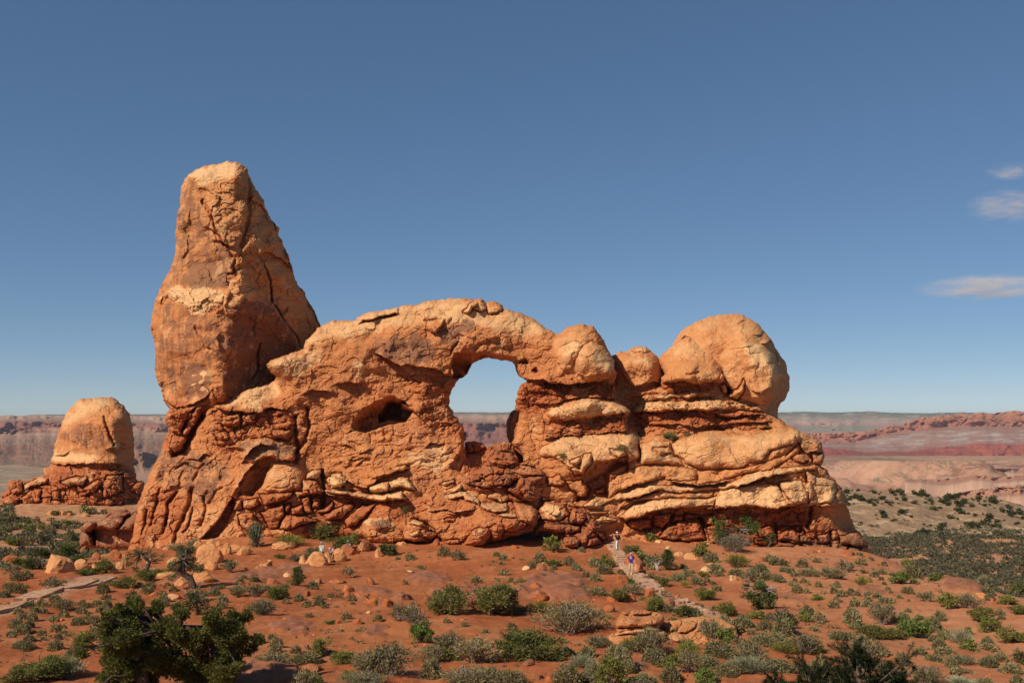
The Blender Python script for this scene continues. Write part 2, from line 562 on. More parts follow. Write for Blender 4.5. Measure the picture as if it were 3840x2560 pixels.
def build_ground():
    us = np.linspace(-.80, .80, 760)
    Y = [15.0]
    while Y[-1] < 110:
        drop = 10.5 if Y[-1] > 30 else 8.5
        Y.append(Y[-1] + min(max(1.5 * Y[-1] ** 2 / (drop * F), .07), .60))
    while Y[-1] < 430:
        Y.append(Y[-1] + 1.0 * (Y[-1] / 110) ** 1.5)
    Y = np.array(Y)
    UU, YY = np.meshgrid(us, Y)
    XX = UU * YY
    Z = ground_z(XX, YY)
    pu = 512 + UU * F; pv = HY + (CZ - Z) / YY * F
    wu = pu + 5 * fbm(XX / 2.2, YY / 2.2, 3, 41); wv = pv + 2.5 * fbm(XX / 2.2, YY / 2.2, 3, 47)
    near = YY < 120
    slab = np.zeros_like(Z); trail = np.zeros_like(Z)
    for r, pts, h in SLABS:
        q = np.array(P(r, pts))
        rows = (pv > q[:, 1].min() - 8) & (pv < q[:, 1].max() + 8) & (pu > q[:, 0].min() - 8) & (pu < q[:, 0].max() + 8) & near
        d, _, ins = line_dist(wu[rows], wv[rows], q, True)
        s = np.where(ins, d, -d)
        k = sstep(-.6, 1.6, s)
        slab[rows] = np.maximum(slab[rows], k)
        _, _, cid = voronoi(XX[rows] / 2.4, YY[rows] / 3.5, 77)
        Z[rows] += h * k * (.5 + .5 * sstep(0, 10, s)) + k * (.24 * (cid - .5) + .14 * fbm(XX[rows] / 1.0, YY[rows] / 1.6, 3, 31))
    for q in TRAIL:
        q = np.array(q)
        rows = (pv > q[:, 1].min() - 12) & (pv < q[:, 1].max() + 12) & (pu > q[:, 0].min() - 20) & (pu < q[:, 0].max() + 20) & near
        d, _, _ = line_dist(pu[rows], pv[rows] * 1.0, q)
        wid = 7 + 3 * gnoise(XX[rows] / 3, YY[rows] / 3, 9)
        trail[rows] = np.maximum(trail[rows], 1 - sstep(wid * .45, wid, d))
    # low mounds of soil held by roots, drifts and runnels
    mound = fbm(XX / 3.2, YY / 4.5, 4, 12)
    Z += (1 - slab) * (.10 * np.maximum(mound, 0) + .035 * fbm(XX / .55, YY / .55, 2, 19)) * near
    flat = np.clip(sstep(132, 146, YY + .25 * np.clip(XX - 20, 0, 60)) + (sstep(104, 118, YY) * (XX < -40)), 0, 1)
    attr = np.stack([slab, trail, flat, np.ones_like(Z)], -1).reshape(-1, 4)
    nr, nc = Z.shape
    idx = np.arange(nr * nc).reshape(nr, nc)
    faces = np.stack([idx[:-1, :-1], idx[:-1, 1:], idx[1:, 1:], idx[1:, :-1]], -1).reshape(-1, 4)
    me = mesh_np('ground', np.stack([XX, YY, Z], -1).reshape(-1, 3), faces, M_GROUND, True, {'tone': attr})
    link('ground', me, kind='structure')



build_ground()
# ---------------------------------------------------------------- rock masses
class Mass:
    """A body of rock: outline, distances read at survey points, then lobes, ledges and cracks cut into its face."""
    def __init__(self, outline, ctrl, holes=(), step=.62, edge=6.0, edge_h=None, rough=1.0, seed=0, c=5.0, wamp=1.2):
        o = np.array(outline)
        self.seed = seed
        us = np.arange(o[:, 0].min() - 3, o[:, 0].max() + 3, step)
        vs = np.arange(o[:, 1].min() - 3, o[:, 1].max() + 3, step)
        self.us, self.vs = us, vs
        U, V = np.meshgrid(us, vs)
        self.U0, self.V0 = U, V
        self.U = U + wamp * fbm(U / 9, V / 9, 3, seed + 1)
        self.V = V + wamp * fbm(U / 9, V / 9, 3, seed + 2)
        d, _, ins = line_dist(U + rough * fbm(U / 7, V / 7, 3, seed + 3), V + rough * fbm(U / 7, V / 7, 3, seed + 4), o, True)
        s = np.where(ins, d, -d)
        for h in holes:
            d, _, ins = line_dist(U + .8 * rough * fbm(U / 6, V / 6, 3, seed + 3), V + .8 * rough * fbm(U / 6, V / 6, 3, seed + 4), h, True)
            s = np.minimum(s, np.where(ins, -d, d))
        self.s = s
        self.D = rbf(ctrl, c)(U, V)
        t = np.clip(s / edge, 0, 1)
        self.D += (edge_h if edge_h else edge * .1) * (1 - np.sqrt(1 - (1 - t) ** 2))
        sh = U.shape
        self.T = np.zeros((3,) + sh)
        self.wb = np.full(sh, .3); self.ws = np.full(sh, .3); self.wf = np.full(sh, 1.0)

    def _sl(self, pts, m):
        p = np.asarray(pts, float)
        i0, i1 = np.searchsorted(self.us, [p[:, 0].min() - m, p[:, 0].max() + m])
        j0, j1 = np.searchsorted(self.vs, [p[:, 1].min() - m, p[:, 1].max() + m])
        return slice(j0, j1), slice(i0, i1)

    def _in(self, pts, m):
        sl = self._sl(pts, m + 4)
        d, _, ins = line_dist(self.U[sl], self.V[sl], pts, True)
        return sl, np.where(ins, d, -d)

    def lobe(self, pts, h, R=8.0, groove=.0, w=1.0):
        sl, s = self._in(pts, 6)
        t = np.clip(s / R, 0, 1)
        self.D[sl] -= h * np.sqrt(1 - (1 - t) ** 2) * (s > 0)
        if groove:
            self.D[sl] += groove * np.exp(-(s / w) ** 2)
        return self

    def groove(self, pts, depth, w=1.2):
        sl = self._sl(pts, 4 * w + 4)
        d, _, _ = line_dist(self.U[sl], self.V[sl], pts)
        self.D[sl] += depth * np.exp(-(d / w) ** 2)
        return self

    def ledge(self, pts, h, up=10.0, down=6.0, back=.4):
        m = 3 * max(up, down)
        sl = self._sl(pts, m)
        d, side, _ = line_dist(self.U[sl], self.V[sl], pts)
        p = np.asarray(pts)
        u = self.U[sl]
        fade = sstep(p[:, 0].min() - 4, p[:, 0].min() + 5, u) * (1 - sstep(p[:, 0].max() - 5, p[:, 0].max() + 4, u))
        self.D[sl] += fade * np.where(side < 0, -h * np.exp(-(d / up) ** 1.5), back * h * np.exp(-(d / down) ** 1.5))
        return self

    def recess(self, pts, edge, slope, maxd, soft=0.0):
        sl, s = self._in(pts, 3)
        d, _, _ = line_dist(self.U[sl], self.V[sl], edge)
        self.D[sl] += np.where(s > 0, np.minimum(d * slope, maxd) * (sstep(0, soft, s) if soft else 1), 0)
        return self

    def offset(self, pts, dz, soft=3.0):
        sl, s = self._in(pts, soft + 2)
        self.D[sl] += dz * sstep(-soft * .5, soft * .5, s)
        return self

    def tone(self, ch, pts, val, soft=6.0):
        sl, s = self._in(pts, soft + 8)
        k = sstep(-soft, soft, s + 4 * fbm(self.U[sl] / 10, self.V[sl] / 10, 3, self.seed + 60))
        self.T[ch][sl] = self.T[ch][sl] * (1 - k) + val * k
        return self

    def tone_all(self, r, g, b):
        self.T[0][:] = r; self.T[1][:] = g; self.T[2][:] = b
        return self

    def region(self, pts, wb=None, ws=None, wf=None, soft=10.0):
        sl, s = self._in(pts, soft + 2)
        k = sstep(-soft, soft, s)
        for a, w in ((self.wb, wb), (self.ws, ws), (self.wf, wf)):
            if w is not None:
                a[sl] = a[sl] * (1 - k) + w * k
        return self

    def detail(self, tilt=0.0, amp=1.0):
        U, V, sd = self.U0, self.V0, self.seed
        big = fbm(U / 34, V / 30, 3, sd + 20)
        mid = fbm(U / 15, V / 10, 3, sd + 24, .42)
        fin = fbm(U / 3.4, V / 2.6, 3, sd + 28)
        D = self.D
        D += amp * (.50 * big + .10 * self.wf * mid + .02 * self.wf * fin)
        cu = U + 4 * fbm(U / 12, V / 12, 3, sd + 71); cv = V + 3 * fbm(U / 12, V / 12, 3, sd + 73) + tilt * U
        D += amp * self.wf * (.42 * chips(cu / 24, cv / 15, sd + 75) + .17 * chips(cu / 9 + 3, cv / 6, sd + 77) * sstep(-.3, .3, gnoise(U / 30, V / 30, sd + 79)))
        # joints: rounded blocks parted by cracks, two sizes
        wu = U + 5 * fbm(U / 16, V / 16, 3, sd + 31); wv = V + 4 * fbm(U / 16, V / 16, 3, sd + 33) + tilt * U
        f1, f2, cid = voronoi(wu / 17, wv / 10, sd + 35)
        e = f2 - f1
        D += self.wb * amp * ((cid - .5) * .8 * sstep(0, .25, e) + .45 * np.exp(-(e / .06) ** 2) - .30 * np.sqrt(np.clip(e, 0, 1)))
        f1, f2, cid = voronoi(wu / 6.5 + 9, wv / 4.2 + 4, sd + 39)
        e = f2 - f1
        D += self.wb * amp * ((cid - .5) * .34 + .16 * np.exp(-(e / .1) ** 2))
        # bedding: soft bands weather back, hard ones stand out
        h = wv + 3 * fbm(U / 40, V / 40, 2, sd + 43)
        st = gnoise(h / 4.5, U / 160, sd + 45) + .6 * gnoise(h / 1.9, U / 90, sd + 47)
        st = np.tanh(2.2 * st)
        brk = .6 + .4 * gnoise(U / 14, V / 6, sd + 49)
        D += self.ws * amp * .32 * st * brk
        D += amp * .06 * (.35 + self.ws) * gnoise(h / 1.15, U / 60, sd + 48)
        # flakes and spalls: shallow scars with a sharp upper edge
        q = fbm(U / 19 + .3 * V / 19, V / 12, 3, sd + 51, .42)
        D += self.wf * amp * .20 * (sstep(.05, .07, q) - .5 * sstep(.35, .39, q) + .4 * sstep(-.35, -.32, q))
        pit = gnoise(U / 2.4, V / 2.0, sd + 53)
        D += self.wf * amp * .16 * sstep(.62, .9, pit)
        self.T[0] += 0; 
        return self

    def build(self, name, parent, mat=None, thick=4.0, far=1.0):
        s, U, V, D = self.s, self.U0, self.V0, self.D * far
        gy, gx = np.gradient(s, self.vs, self.us)
        gl = gx * gx + gy * gy + 1e-6
        k = np.where(s < 0, -s / gl, 0)
        k = np.clip(k, 0, 2.0)
        Us = U + gx * k; Vs = V + gy * k
        X = (Us - 512) / F * D; Z = CZ - (Vs - HY) / F * D
        ins = s > 0
        cell = ins[:-1, :-1] | ins[:-1, 1:] | ins[1:, 1:] | ins[1:, :-1]
        nr, nc = s.shape
        idx = np.arange(nr * nc).reshape(nr, nc)
        f = np.stack([idx[1:, :-1], idx[1:, 1:], idx[:-1, 1:], idx[:-1, :-1]], -1)[cell]
        used = np.zeros(nr * nc, bool); used[f.ravel()] = True
        remap = np.cumsum(used) - 1
        v = np.stack([X, D, Z], -1).reshape(-1, 3)[used]
        col = np.concatenate([np.clip(self.T, 0, 1), np.ones((1, nr, nc))], 0).reshape(4, -1).T[used]
        f = remap[f]
        # sides: the rim drawn straight back, and a rough back face
        e = np.concatenate([f[:, [0, 1]], f[:, [1, 2]], f[:, [2, 3]], f[:, [3, 0]]])
        key = np.minimum(e[:, 0], e[:, 1]).astype(np.int64) * len(v) + np.maximum(e[:, 0], e[:, 1])
        uq, inv, cnt = np.unique(key, return_inverse=True, return_counts=True)
        rim = e[cnt[inv] == 1]
        rv, ri = np.unique(rim.ravel(), return_inverse=True)
        ri = ri.reshape(-1, 2)
        base = len(v)
        r0 = v[rv]
        cen = r0.mean(0)
        rings = []
        gyu, gxu = (gy / np.sqrt(gl)).reshape(-1)[used][rv], (gx / np.sqrt(gl)).reshape(-1)[used][rv]
        ru = r0[:, 0] / r0[:, 1]; rw = (r0[:, 2] - CZ) / r0[:, 1]
        for q, sh in ((.35, 1.2), (.75, 4.0), (1.0, 9.0)):
            y = r0[:, 1] + thick * q
            rings.append(np.stack([(ru + gxu * sh / F) * y, y, CZ + (rw - gyu * sh / F) * y], -1))
        allv = np.concatenate([v] + rings)
        m = len(rv)
        ff = [f]
        for j in range(3):
            a = rim if j == 0 else base + (j - 1) * m + ri
            b = base + j * m + ri
            ff.append(np.stack([a[:, 1], a[:, 0], b[:, 0], b[:, 1]], -1))
        colr = np.concatenate([col] + [col[rv]] * 3)
        # back face, coarse
        k = 6
        ok = s[::k, ::k] > 7.0
        cu, cv, cd = U[::k, ::k], V[::k, ::k], D[::k, ::k]
        back = thick * (1.0 + .5 * np.sqrt(np.clip(s[::k, ::k] / 30, 0, 1))) + .5 * gnoise(cu / 20, cv / 20, 6)
        by = cd + back; bx = (cu - 512) / F * by; bz = CZ - (cv - HY) / F * by
        cb = ok[:-1, :-1] & ok[:-1, 1:] & ok[1:, 1:] & ok[1:, :-1]
        bi = np.arange(bx.size).reshape(bx.shape)
        bf = np.stack([bi[:-1, :-1], bi[:-1, 1:], bi[1:, 1:], bi[1:, :-1]], -1)[cb]
        if len(bf):
            bu = np.zeros(bx.size, bool); bu[bf.ravel()] = True
            brm = np.cumsum(bu) - 1 + len(allv)
            allv = np.concatenate([allv, np.stack([bx, by, bz], -1).reshape(-1, 3)[bu]])
            bc = np.concatenate([np.clip(self.T, 0, 1), np.ones((1, nr, nc))], 0)[:, ::k, ::k].reshape(4, -1).T[bu]
            colr = np.concatenate([colr, bc])
            ff.append(brm[bf])
        faces = np.concatenate(ff)
        base_loc = np.array(parent.location) if parent is not None else np.zeros(3)
        me = mesh_np(name, allv - base_loc, faces, mat or M_ROCK, False, {'tone': colr})
        return me


def C(r, *pts):
    return [(*P1(r, x, y), d) for x, y, d in pts]
# ---------------------------------------------------------------- the arch and its turret
arch = thing('sandstone_arch', 'huge orange sandstone fin with a tall turret and a large window arch',
             'rock arch', (0, 101, 0))

# --- turret
tower_outline = (P(1, [(905, 162), (985, 160), (1040, 180), (1095, 220), (1110, 290), (1170, 400), (1240, 510), (1275, 610), (1312, 690), (1350, 728), (1388, 775), (1384, 840), (1420, 880), (1430, 915), (1450, 960), (1475, 1030), (1500, 1110), (1520, 1190), (1560, 1280), (1610, 1350), (1650, 1430), (1695, 1490), (1725, 1568)])
                 + P(2, [(1745, 240), (1768, 300), (1730, 420), (1600, 700), (1400, 950), (900, 1130), (600, 1120), (380, 1075), (360, 1020), (330, 990), (305, 900), (300, 850), (270, 830), (255, 760), (247, 660), (250, 560), (240, 440), (212, 340), (208, 280), (230, 130), (250, 60)])
                 + P(1, [(225, 1540), (250, 1430), (310, 1290), (370, 1180), (430, 1040), (437, 980), (440, 880), (435, 800), (448, 700), (465, 600), (480, 560), (480, 480), (485, 400), (505, 350), (540, 310), (560, 270), (640, 220), (720, 195), (820, 178)]))
tower_ctrl = (C(1, (520, 400, 106), (650, 300, 104.6), (750, 600, 103.2), (1000, 300, 103.4), (900, 200, 105), (1080, 350, 104.4), (1050, 600, 103.0), (1230, 620, 106.2), (560, 700, 104.8), (470, 900, 105.8),
                (850, 900, 102.9), (1010, 900, 102.9), (1180, 850, 104.4), (1350, 900, 106.5), (1450, 1150, 108.2), (300, 1350, 106), (600, 1250, 103.7), (600, 1450, 102.4), (900, 1250, 102.4), (1045, 1240, 101.6),
                (1060, 1060, 103.2), (1180, 1250, 104.6), (1270, 1380, 106.0), (1250, 1150, 105.2), (1400, 1200, 106.6), (1500, 1350, 108.4), (1690, 1540, 112))
              + C(2, (230, 400, 105.5), (500, 250, 103), (900, 130, 101.5), (925, 300, 101.1), (915, 500, 101.1), (885, 800, 101.3), (700, 700, 102.0), (500, 600, 103.2), (300, 850, 105),
                  (965, 180, 101.6), (1100, 110, 102.6), (1000, 300, 102.4), (1150, 300, 104.6), (1250, 200, 105.0), (1000, 500, 102.7), (1080, 420, 103.8), (1200, 450, 105.5), (1300, 400, 107.0), (1420, 320, 107.6), (1400, 480, 108.4), (1540, 440, 109.6), (1150, 650, 105.6), (1250, 700, 106.9), (1020, 650, 103.6), (960, 600, 102.6), (935, 750, 102.3), (1050, 800, 104.2), (1330, 750, 107.8), (900, 960, 102.2),
                  (1420, 160, 107.8), (1600, 200, 110), (1740, 290, 113), (1620, 450, 112.5), (560, 1000, 103.5)))
tw = Mass(tower_outline, tower_ctrl, step=.68, edge=9, edge_h=2.2, seed=100, c=3)
tw.tone_all(.15, .3, .3)
A = P(1, [(540, 310), (600, 290), (750, 600), (790, 740), (900, 930), (985, 1045), (920, 1280), (860, 1440), (560, 1330), (250, 1430), (430, 1040), (480, 480)])
tw.region(A, wb=.02, ws=.02, wf=.32, soft=3).tone(2, A, .58, 3).tone(0, A, .0, 3).tone(1, A, .25, 3)
A = P(1, [(700, 400), (1100, 300), (1300, 700), (1350, 900), (1000, 980), (850, 850), (740, 620)])
tw.region(A, wb=.10, ws=.05, wf=1.1, soft=4).tone(0, A, .35, 4)
A = P(1, [(540, 300), (640, 215), (900, 160), (1060, 180), (960, 320), (760, 330), (700, 400), (620, 310)])
tw.region(A, wb=.0, ws=.0, wf=.2, soft=3).tone(0, A, 1.0, 3).tone(1, A, 0, 3).tone(2, A, 0, 3)
tw.lobe(P(1, [(640, 560), (700, 570), (760, 680), (740, 760), (690, 760), (650, 680)]), .35, 3)
for q, h in (([(520, 600), (570, 600), (560, 720), (530, 730)], .3), ([(470, 860), (550, 870), (545, 980), (500, 1050), (465, 980)], .4),
             ([(700, 810), (780, 780), (820, 880), (760, 900)], .3)):
    tw.lobe(P(1, q), h, 2.5)
tw.groove(P(1, [(690, 520), (760, 640), (800, 760), (870, 890), (950, 1010), (985, 1045)]), .7, 1.3)
tw.ledge(P(1, [(740, 770), (800, 800), (860, 890), (930, 940), (990, 935)]), .8, 7, 4)
tw.groove(P(1, [(1110, 300), (1115, 480), (1110, 640), (1090, 760), (1050, 930)]), .9, 2.2)
tw.groove(P(1, [(1320, 690), (1360, 790), (1400, 890)]), .8, 1.0)
tw.lobe(P(1, [(900, 1060), (975, 1045), (980, 1100), (965, 1180), (920, 1180)]), .5, 2.5)
tw.groove(P(1, [(985, 1060), (960, 1120), (975, 1170), (925, 1185)]), .6, 1.0)
# nose block with its lit brow
A = P(1, [(1040, 1218), (1090, 1255), (1140, 1330), (1240, 1410), (1320, 1480), (1390, 1568), (900, 1568), (880, 1480), (890, 1390), (950, 1270)])
tw.offset(A, -.5, 2).tone(0, A, .5, 3).region(A, wb=.1, ws=.0, wf=.8)
# rear buttress, stepped back along a deep joint
A = P(1, [(1190, 1010), (1240, 1000), (1420, 900), (1520, 1190), (1725, 1568)]) + P(2, [(1768, 300), (1600, 560), (1570, 470), (1530, 380), (1440, 250), (1330, 100)]) + P(1, [(1310, 1450), (1300, 1250), (1240, 1080)])
tw.offset(A, 1.0, 1.2).tone(0, A, .3, 3).region(A, wb=.05, ws=.0, wf=.7)
tw.groove(P(1, [(1180, 1010), (1240, 1100), (1300, 1240), (1312, 1440)]), .9, 1.4)
tw.groove(P(1, [(1340, 1480), (1400, 1568)]) + P(2, [(1430, 250), (1530, 380), (1580, 480)]), .9, 1.4)
tw.ledge(P(1, [(1200, 1010), (1300, 990), (1420, 1060), (1500, 1130)]), .8, 9, 5)
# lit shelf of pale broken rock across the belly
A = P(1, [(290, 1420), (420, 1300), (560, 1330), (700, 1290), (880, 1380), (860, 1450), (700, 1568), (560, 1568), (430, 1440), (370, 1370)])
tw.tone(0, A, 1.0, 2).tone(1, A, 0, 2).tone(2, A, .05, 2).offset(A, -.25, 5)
A = P(2, [(560, 0), (880, 0), (860, 60), (740, 140), (640, 190), (560, 130)])
tw.tone(0, A, 1.0, 2).tone(1, A, 0, 2).tone(2, A, .05, 2)
# smooth varnished lower wall and the facet on its right, varnish plus painted shade
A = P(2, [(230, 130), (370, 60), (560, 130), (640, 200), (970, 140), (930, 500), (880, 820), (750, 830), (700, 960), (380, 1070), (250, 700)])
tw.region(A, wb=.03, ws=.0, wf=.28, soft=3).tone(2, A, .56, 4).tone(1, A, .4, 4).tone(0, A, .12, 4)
A = P(2, [(540, 680), (720, 690), (760, 800), (740, 930), (540, 920), (510, 850)])
tw.tone(2, A, .95, 3)
for q in ([(600, 745), (680, 725), (690, 745), (600, 760)], [(650, 800), (690, 780), (715, 800), (660, 825)], [(670, 870), (730, 870), (730, 895), (680, 890)], [(590, 830), (620, 820), (620, 840)]):
    tw.tone(0, P(2, q), 1, 1.2).tone(2, P(2, q), 0, 1.2)
tw.tone(2, P(1, [(600, 1090), (800, 1080), (940, 1180), (900, 1320), (720, 1300), (600, 1330), (520, 1260), (540, 1180)]), 1.0, 2.5)
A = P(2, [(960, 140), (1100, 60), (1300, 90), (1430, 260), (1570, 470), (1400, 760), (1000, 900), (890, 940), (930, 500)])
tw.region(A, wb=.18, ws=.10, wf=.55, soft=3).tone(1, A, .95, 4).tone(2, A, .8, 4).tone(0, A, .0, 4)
tw.groove(P(2, [(1215, 460), (1190, 560), (1195, 700), (1150, 790)]), .7, 1.0)
tw.groove(P(2, [(610, 300), (640, 380), (720, 500), (800, 540)]), .3, 1.2)
tw.lobe(P(2, [(780, 390), (850, 345), (830, 380), (840, 450), (830, 520), (790, 470)]), .5, 2.5)
tw.ledge(P(2, [(320, 970), (450, 1045), (600, 1010), (700, 960), (760, 900)]), 1.0, 5, 4)
tw.lobe(P(2, [(770, 830), (880, 820), (900, 900), (890, 1010), (760, 1010), (745, 940)]), .6, 3)
tw.tone(1, P(2, [(330, 960), (600, 1000), (760, 900), (1400, 800), (1400, 1100), (300, 1100)]), .7, 3)
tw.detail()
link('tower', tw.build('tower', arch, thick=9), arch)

# --- fin with the arch, its left foot and right pillar
hole = (P(4, [(1430, 640), (1520, 650), (1600, 660), (1670, 672), (1690, 700), (1700, 760), (1730, 800), (1770, 830), (1805, 850), (1760, 870), (1735, 910), (1712, 960), (1722, 990), (1697, 1030), (1705, 1080), (1690, 1105), (1730, 1140), (1722, 1220), (1702, 1300), (1700, 1350), (1660, 1420), (1690, 1460)])
        + P(5, [(1700, 190), (1760, 250), (1790, 330), (1740, 430), (1500, 470), (1290, 425), (1290, 400), (1275, 330), (1250, 280), (1240, 230), (1225, 160), (1232, 80), (1225, 20)])
        + P(4, [(1240, 1400), (1225, 1330), (1222, 1265), (1190, 1232), (1170, 1200), (1130, 1160), (1130, 1135), (1110, 1110), (1095, 1080), (1090, 1020), (1095, 980), (1110, 940), (1140, 890), (1160, 855), (1185, 830), (1230, 810), (1260, 785), (1275, 740), (1300, 700), (1340, 670), (1400, 645)]))
wall_outline = (P(2, [(375, 1070), (560, 1010), (745, 985), (770, 1020), (900, 1000), (1020, 905), (1200, 850), (1352, 795), (1362, 770), (1312, 720), (1270, 650), (1345, 600), (1480, 550), (1560, 530), (1612, 505), (1615, 485), (1640, 430), (1700, 370), (1740, 320), (1790, 280), (1880, 250), (2000, 243), (2098, 246), (2102, 222), (2150, 190), (2250, 165)])
                + P(4, [(340, 220), (450, 205), (620, 175), (660, 155), (790, 150), (860, 125), (960, 105), (1100, 93), (1250, 93), (1330, 97), (1385, 95), (1430, 122), (1500, 120), (1550, 135), (1580, 165), (1585, 190), (1650, 195), (1720, 215), (1800, 250), (1880, 285), (1940, 340), (2000, 380), (2060, 405), (2100, 420)])
                + P(6, [(150, 410), (200, 362), (260, 345), (330, 325), (385, 325), (392, 335), (460, 345), (482, 380), (512, 420), (545, 480), (580, 550), (612, 605), (640, 660), (652, 720), (670, 790), (640, 880), (650, 940), (668, 1020), (690, 1050), (760, 1090), (797, 1130), (775, 1180), (760, 1240), (770, 1300), (760, 1500)])
                + P(7, [(600, 400), (300, 560), (0, 620)]) + P(5, [(1900, 900), (1500, 900), (1000, 1020), (640, 1060), (200, 1020), (0, 1000)])
                + P(3, [(1700, 1030), (1300, 1030), (1100, 1060), (700, 1110), (300, 1160), (-10, 1180), (0, 1110), (40, 1000), (60, 900), (80, 800), (85, 720), (115, 640), (150, 560), (180, 470), (210, 400), (250, 330), (290, 260), (310, 180), (345, 90)])
                + P(2, [(330, 1370), (345, 1310), (370, 1280), (370, 1220), (345, 1190), (335, 1150), (350, 1090)]))
wall_ctrl = (C(3, (0, 1150, 97.5), (60, 900, 98.5), (250, 400, 101), (300, 700, 99.4), (500, 950, 98), (600, 400, 100), (620, 700, 98.8), (1000, 850, 97.6), (960, 600, 98.0), (1010, 450, 98.6), (1250, 350, 100.0), (1330, 250, 99.6), (1500, 400, 98.2), (1300, 560, 98.0),
               (1550, 250, 100.4), (1700, 200, 101), (1800, 500, 99.4), (1500, 750, 97.4), (1750, 850, 97.0), (2200, 700, 98.2), (2100, 900, 96.5), (1950, 400, 100), (900, 250, 100.2), (1200, 130, 100.3))
             + C(2, (400, 1100, 102.5), (560, 1250, 102.4), (700, 1080, 102.0), (620, 1300, 101.6), (480, 1450, 101.2), (850, 1150, 101.3), (900, 1030, 101.5), (1100, 950, 101.7), (1150, 1040, 101.1), (1350, 830, 103.6), (1350, 650, 100.4), (1500, 600, 100.9), (1650, 700, 101.4), (1500, 800, 101.2), (1700, 500, 101.5), (1500, 950, 101.4), (1100, 1300, 100.8), (1500, 1250, 100.9), (1450, 760, 101.0), (1900, 270, 103.4), (1800, 450, 101.8), (2100, 700, 101.0), (2000, 850, 101.5))
             + C(4, (100, 310, 103.4), (100, 450, 101.8), (300, 550, 101), (300, 700, 101.1), (650, 450, 100.9), (700, 600, 101.2), (600, 230, 103.2), (800, 350, 101.5), (1000, 380, 101.3), (1000, 120, 104), (1100, 550, 101.3), (1300, 450, 100.9), (1300, 200, 102.5), (1500, 150, 103.6), (1500, 320, 101.7), (1500, 500, 101.2), (1700, 420, 101.6), (1850, 320, 103.2), (1750, 600, 101.4), (1950, 550, 101.1), (2100, 620, 100.4), (1850, 760, 101.2), (1100, 700, 101.5),
                 (300, 900, 101.5), (700, 850, 102.0), (1000, 900, 102.2), (1100, 1050, 102.4), (900, 1050, 101.5), (800, 1200, 101.0), (300, 1250, 101.2), (400, 1450, 100.4), (800, 1400, 100), (1150, 1250, 101.4), (1150, 1450, 100.4))
             + C(5, (300, 200, 100), (900, 220, 99.5), (1200, 150, 100.2), (1230, 300, 99.9), (600, 480, 98.3), (100, 600, 98), (1000, 430, 98.8), (400, 750, 96.8), (800, 700, 97.0), (400, 950, 95.5), (1200, 600, 97.6), (1500, 700, 98))
             + C(6, (100, 500, 101.3), (300, 400, 101.2), (330, 480, 100.3), (450, 650, 99.0), (300, 700, 99.6), (560, 500, 101.2), (640, 720, 101.0), (450, 850, 100.8), (100, 850, 101.0), (100, 950, 100.9), (400, 940, 101), (620, 950, 101.6), (250, 1100, 99.6), (450, 1050, 99.3), (700, 1100, 100.2), (500, 1250, 100.2), (200, 1280, 99.6), (100, 1200, 100))
             + C(7, (200, 200, 98), (100, 400, 98.6), (300, 450, 98.4), (500, 250, 98.2)))
wl = Mass(wall_outline, wall_ctrl, step=.68, holes=[hole], edge=7, edge_h=1.8, seed=200, c=4)
wl.tone_all(.12, .42, .14); wl.wf[:] = .5; wl.wb[:] = .2; wl.ws[:] = .2
# pale weathered caps along the top
A = P(2, [(1590, 500), (1640, 420), (1800, 270), (2100, 230)]) + P(4, [(240, 240), (660, 150), (1100, 85), (1590, 180), (1900, 290), (2060, 400), (1900, 440), (1700, 420), (1500, 380), (1300, 330), (1000, 300), (700, 330), (400, 400), (100, 450), (-100, 480)])
wl.region(A, wb=.03, ws=.06, wf=.32, soft=6).tone(0, A, .62, 5).tone(1, A, .0, 5)
A = P(2, [(1340, 600), (1600, 530), (1780, 480), (1800, 620), (1560, 760), (1400, 760), (1280, 660)])
wl.tone(0, A, .65, 4)
A = P(2, [(900, 1000), (1050, 890), (1380, 790), (1400, 880), (1360, 930), (1250, 990), (1230, 1070), (900, 1060), (780, 1030)])
wl.tone(0, A, .75, 3).region(A, wb=.05, ws=.1, wf=.5, soft=3)
# main smooth wall under the caps, streaked with varnish
A = P(4, [(-300, 520), (0, 480), (400, 420), (900, 350), (1100, 500), (1080, 700), (850, 720), (450, 700), (330, 870), (60, 850), (-100, 720), (-350, 860)])
wl.region(A, wb=.07, ws=.04, wf=.45, soft=6).tone(1, A, .42, 6).tone(2, A, .42, 6)
wl.tone(2, P(4, [(430, 480), (800, 420), (1000, 540), (900, 690), (620, 680), (450, 600)]), .75, 6)
wl.tone(2, P(4, [(1000, 390), (1300, 260), (1340, 360), (1240, 420), (1170, 520), (1080, 560)]), .8, 4)
wl.tone(0, P(4, [(230, 690), (310, 640), (330, 830), (240, 820)]), .7, 3)
# top slab with its gap, knobs on the crown
wl.lobe(P(4, [(240, 290), (262, 250), (340, 222), (620, 172), (620, 235), (480, 262), (380, 300), (300, 300), (255, 322)]), .7, 4)
wl.groove(P(4, [(300, 305), (380, 298), (480, 265), (600, 238)]), 1.2, 1.0)
for q in ([(1220, 210), (1290, 130), (1350, 95), (1390, 95), (1430, 130), (1430, 190), (1380, 215), (1320, 190), (1260, 230)],
          [(1430, 190), (1440, 125), (1500, 118), (1570, 140), (1580, 190), (1520, 230), (1450, 240)], [(1290, 140), (1350, 125), (1350, 160), (1310, 185)]):
    wl.lobe(P(4, q), .9, 5, .4, .9)
for q, h in (([(870, 330), (1030, 265), (1050, 330), (960, 400), (880, 370)], .7), ([(780, 220), (1000, 200), (1110, 270), (1080, 320), (1020, 270), (880, 290)], .5),
             ([(1180, 470), (1350, 380), (1550, 440), (1480, 480), (1330, 520), (1200, 570)], .6), ([(1310, 570), (1450, 490), (1600, 560), (1700, 640), (1600, 640), (1430, 600), (1330, 610)], .5)):
    wl.lobe(P(4, q), h, 5)
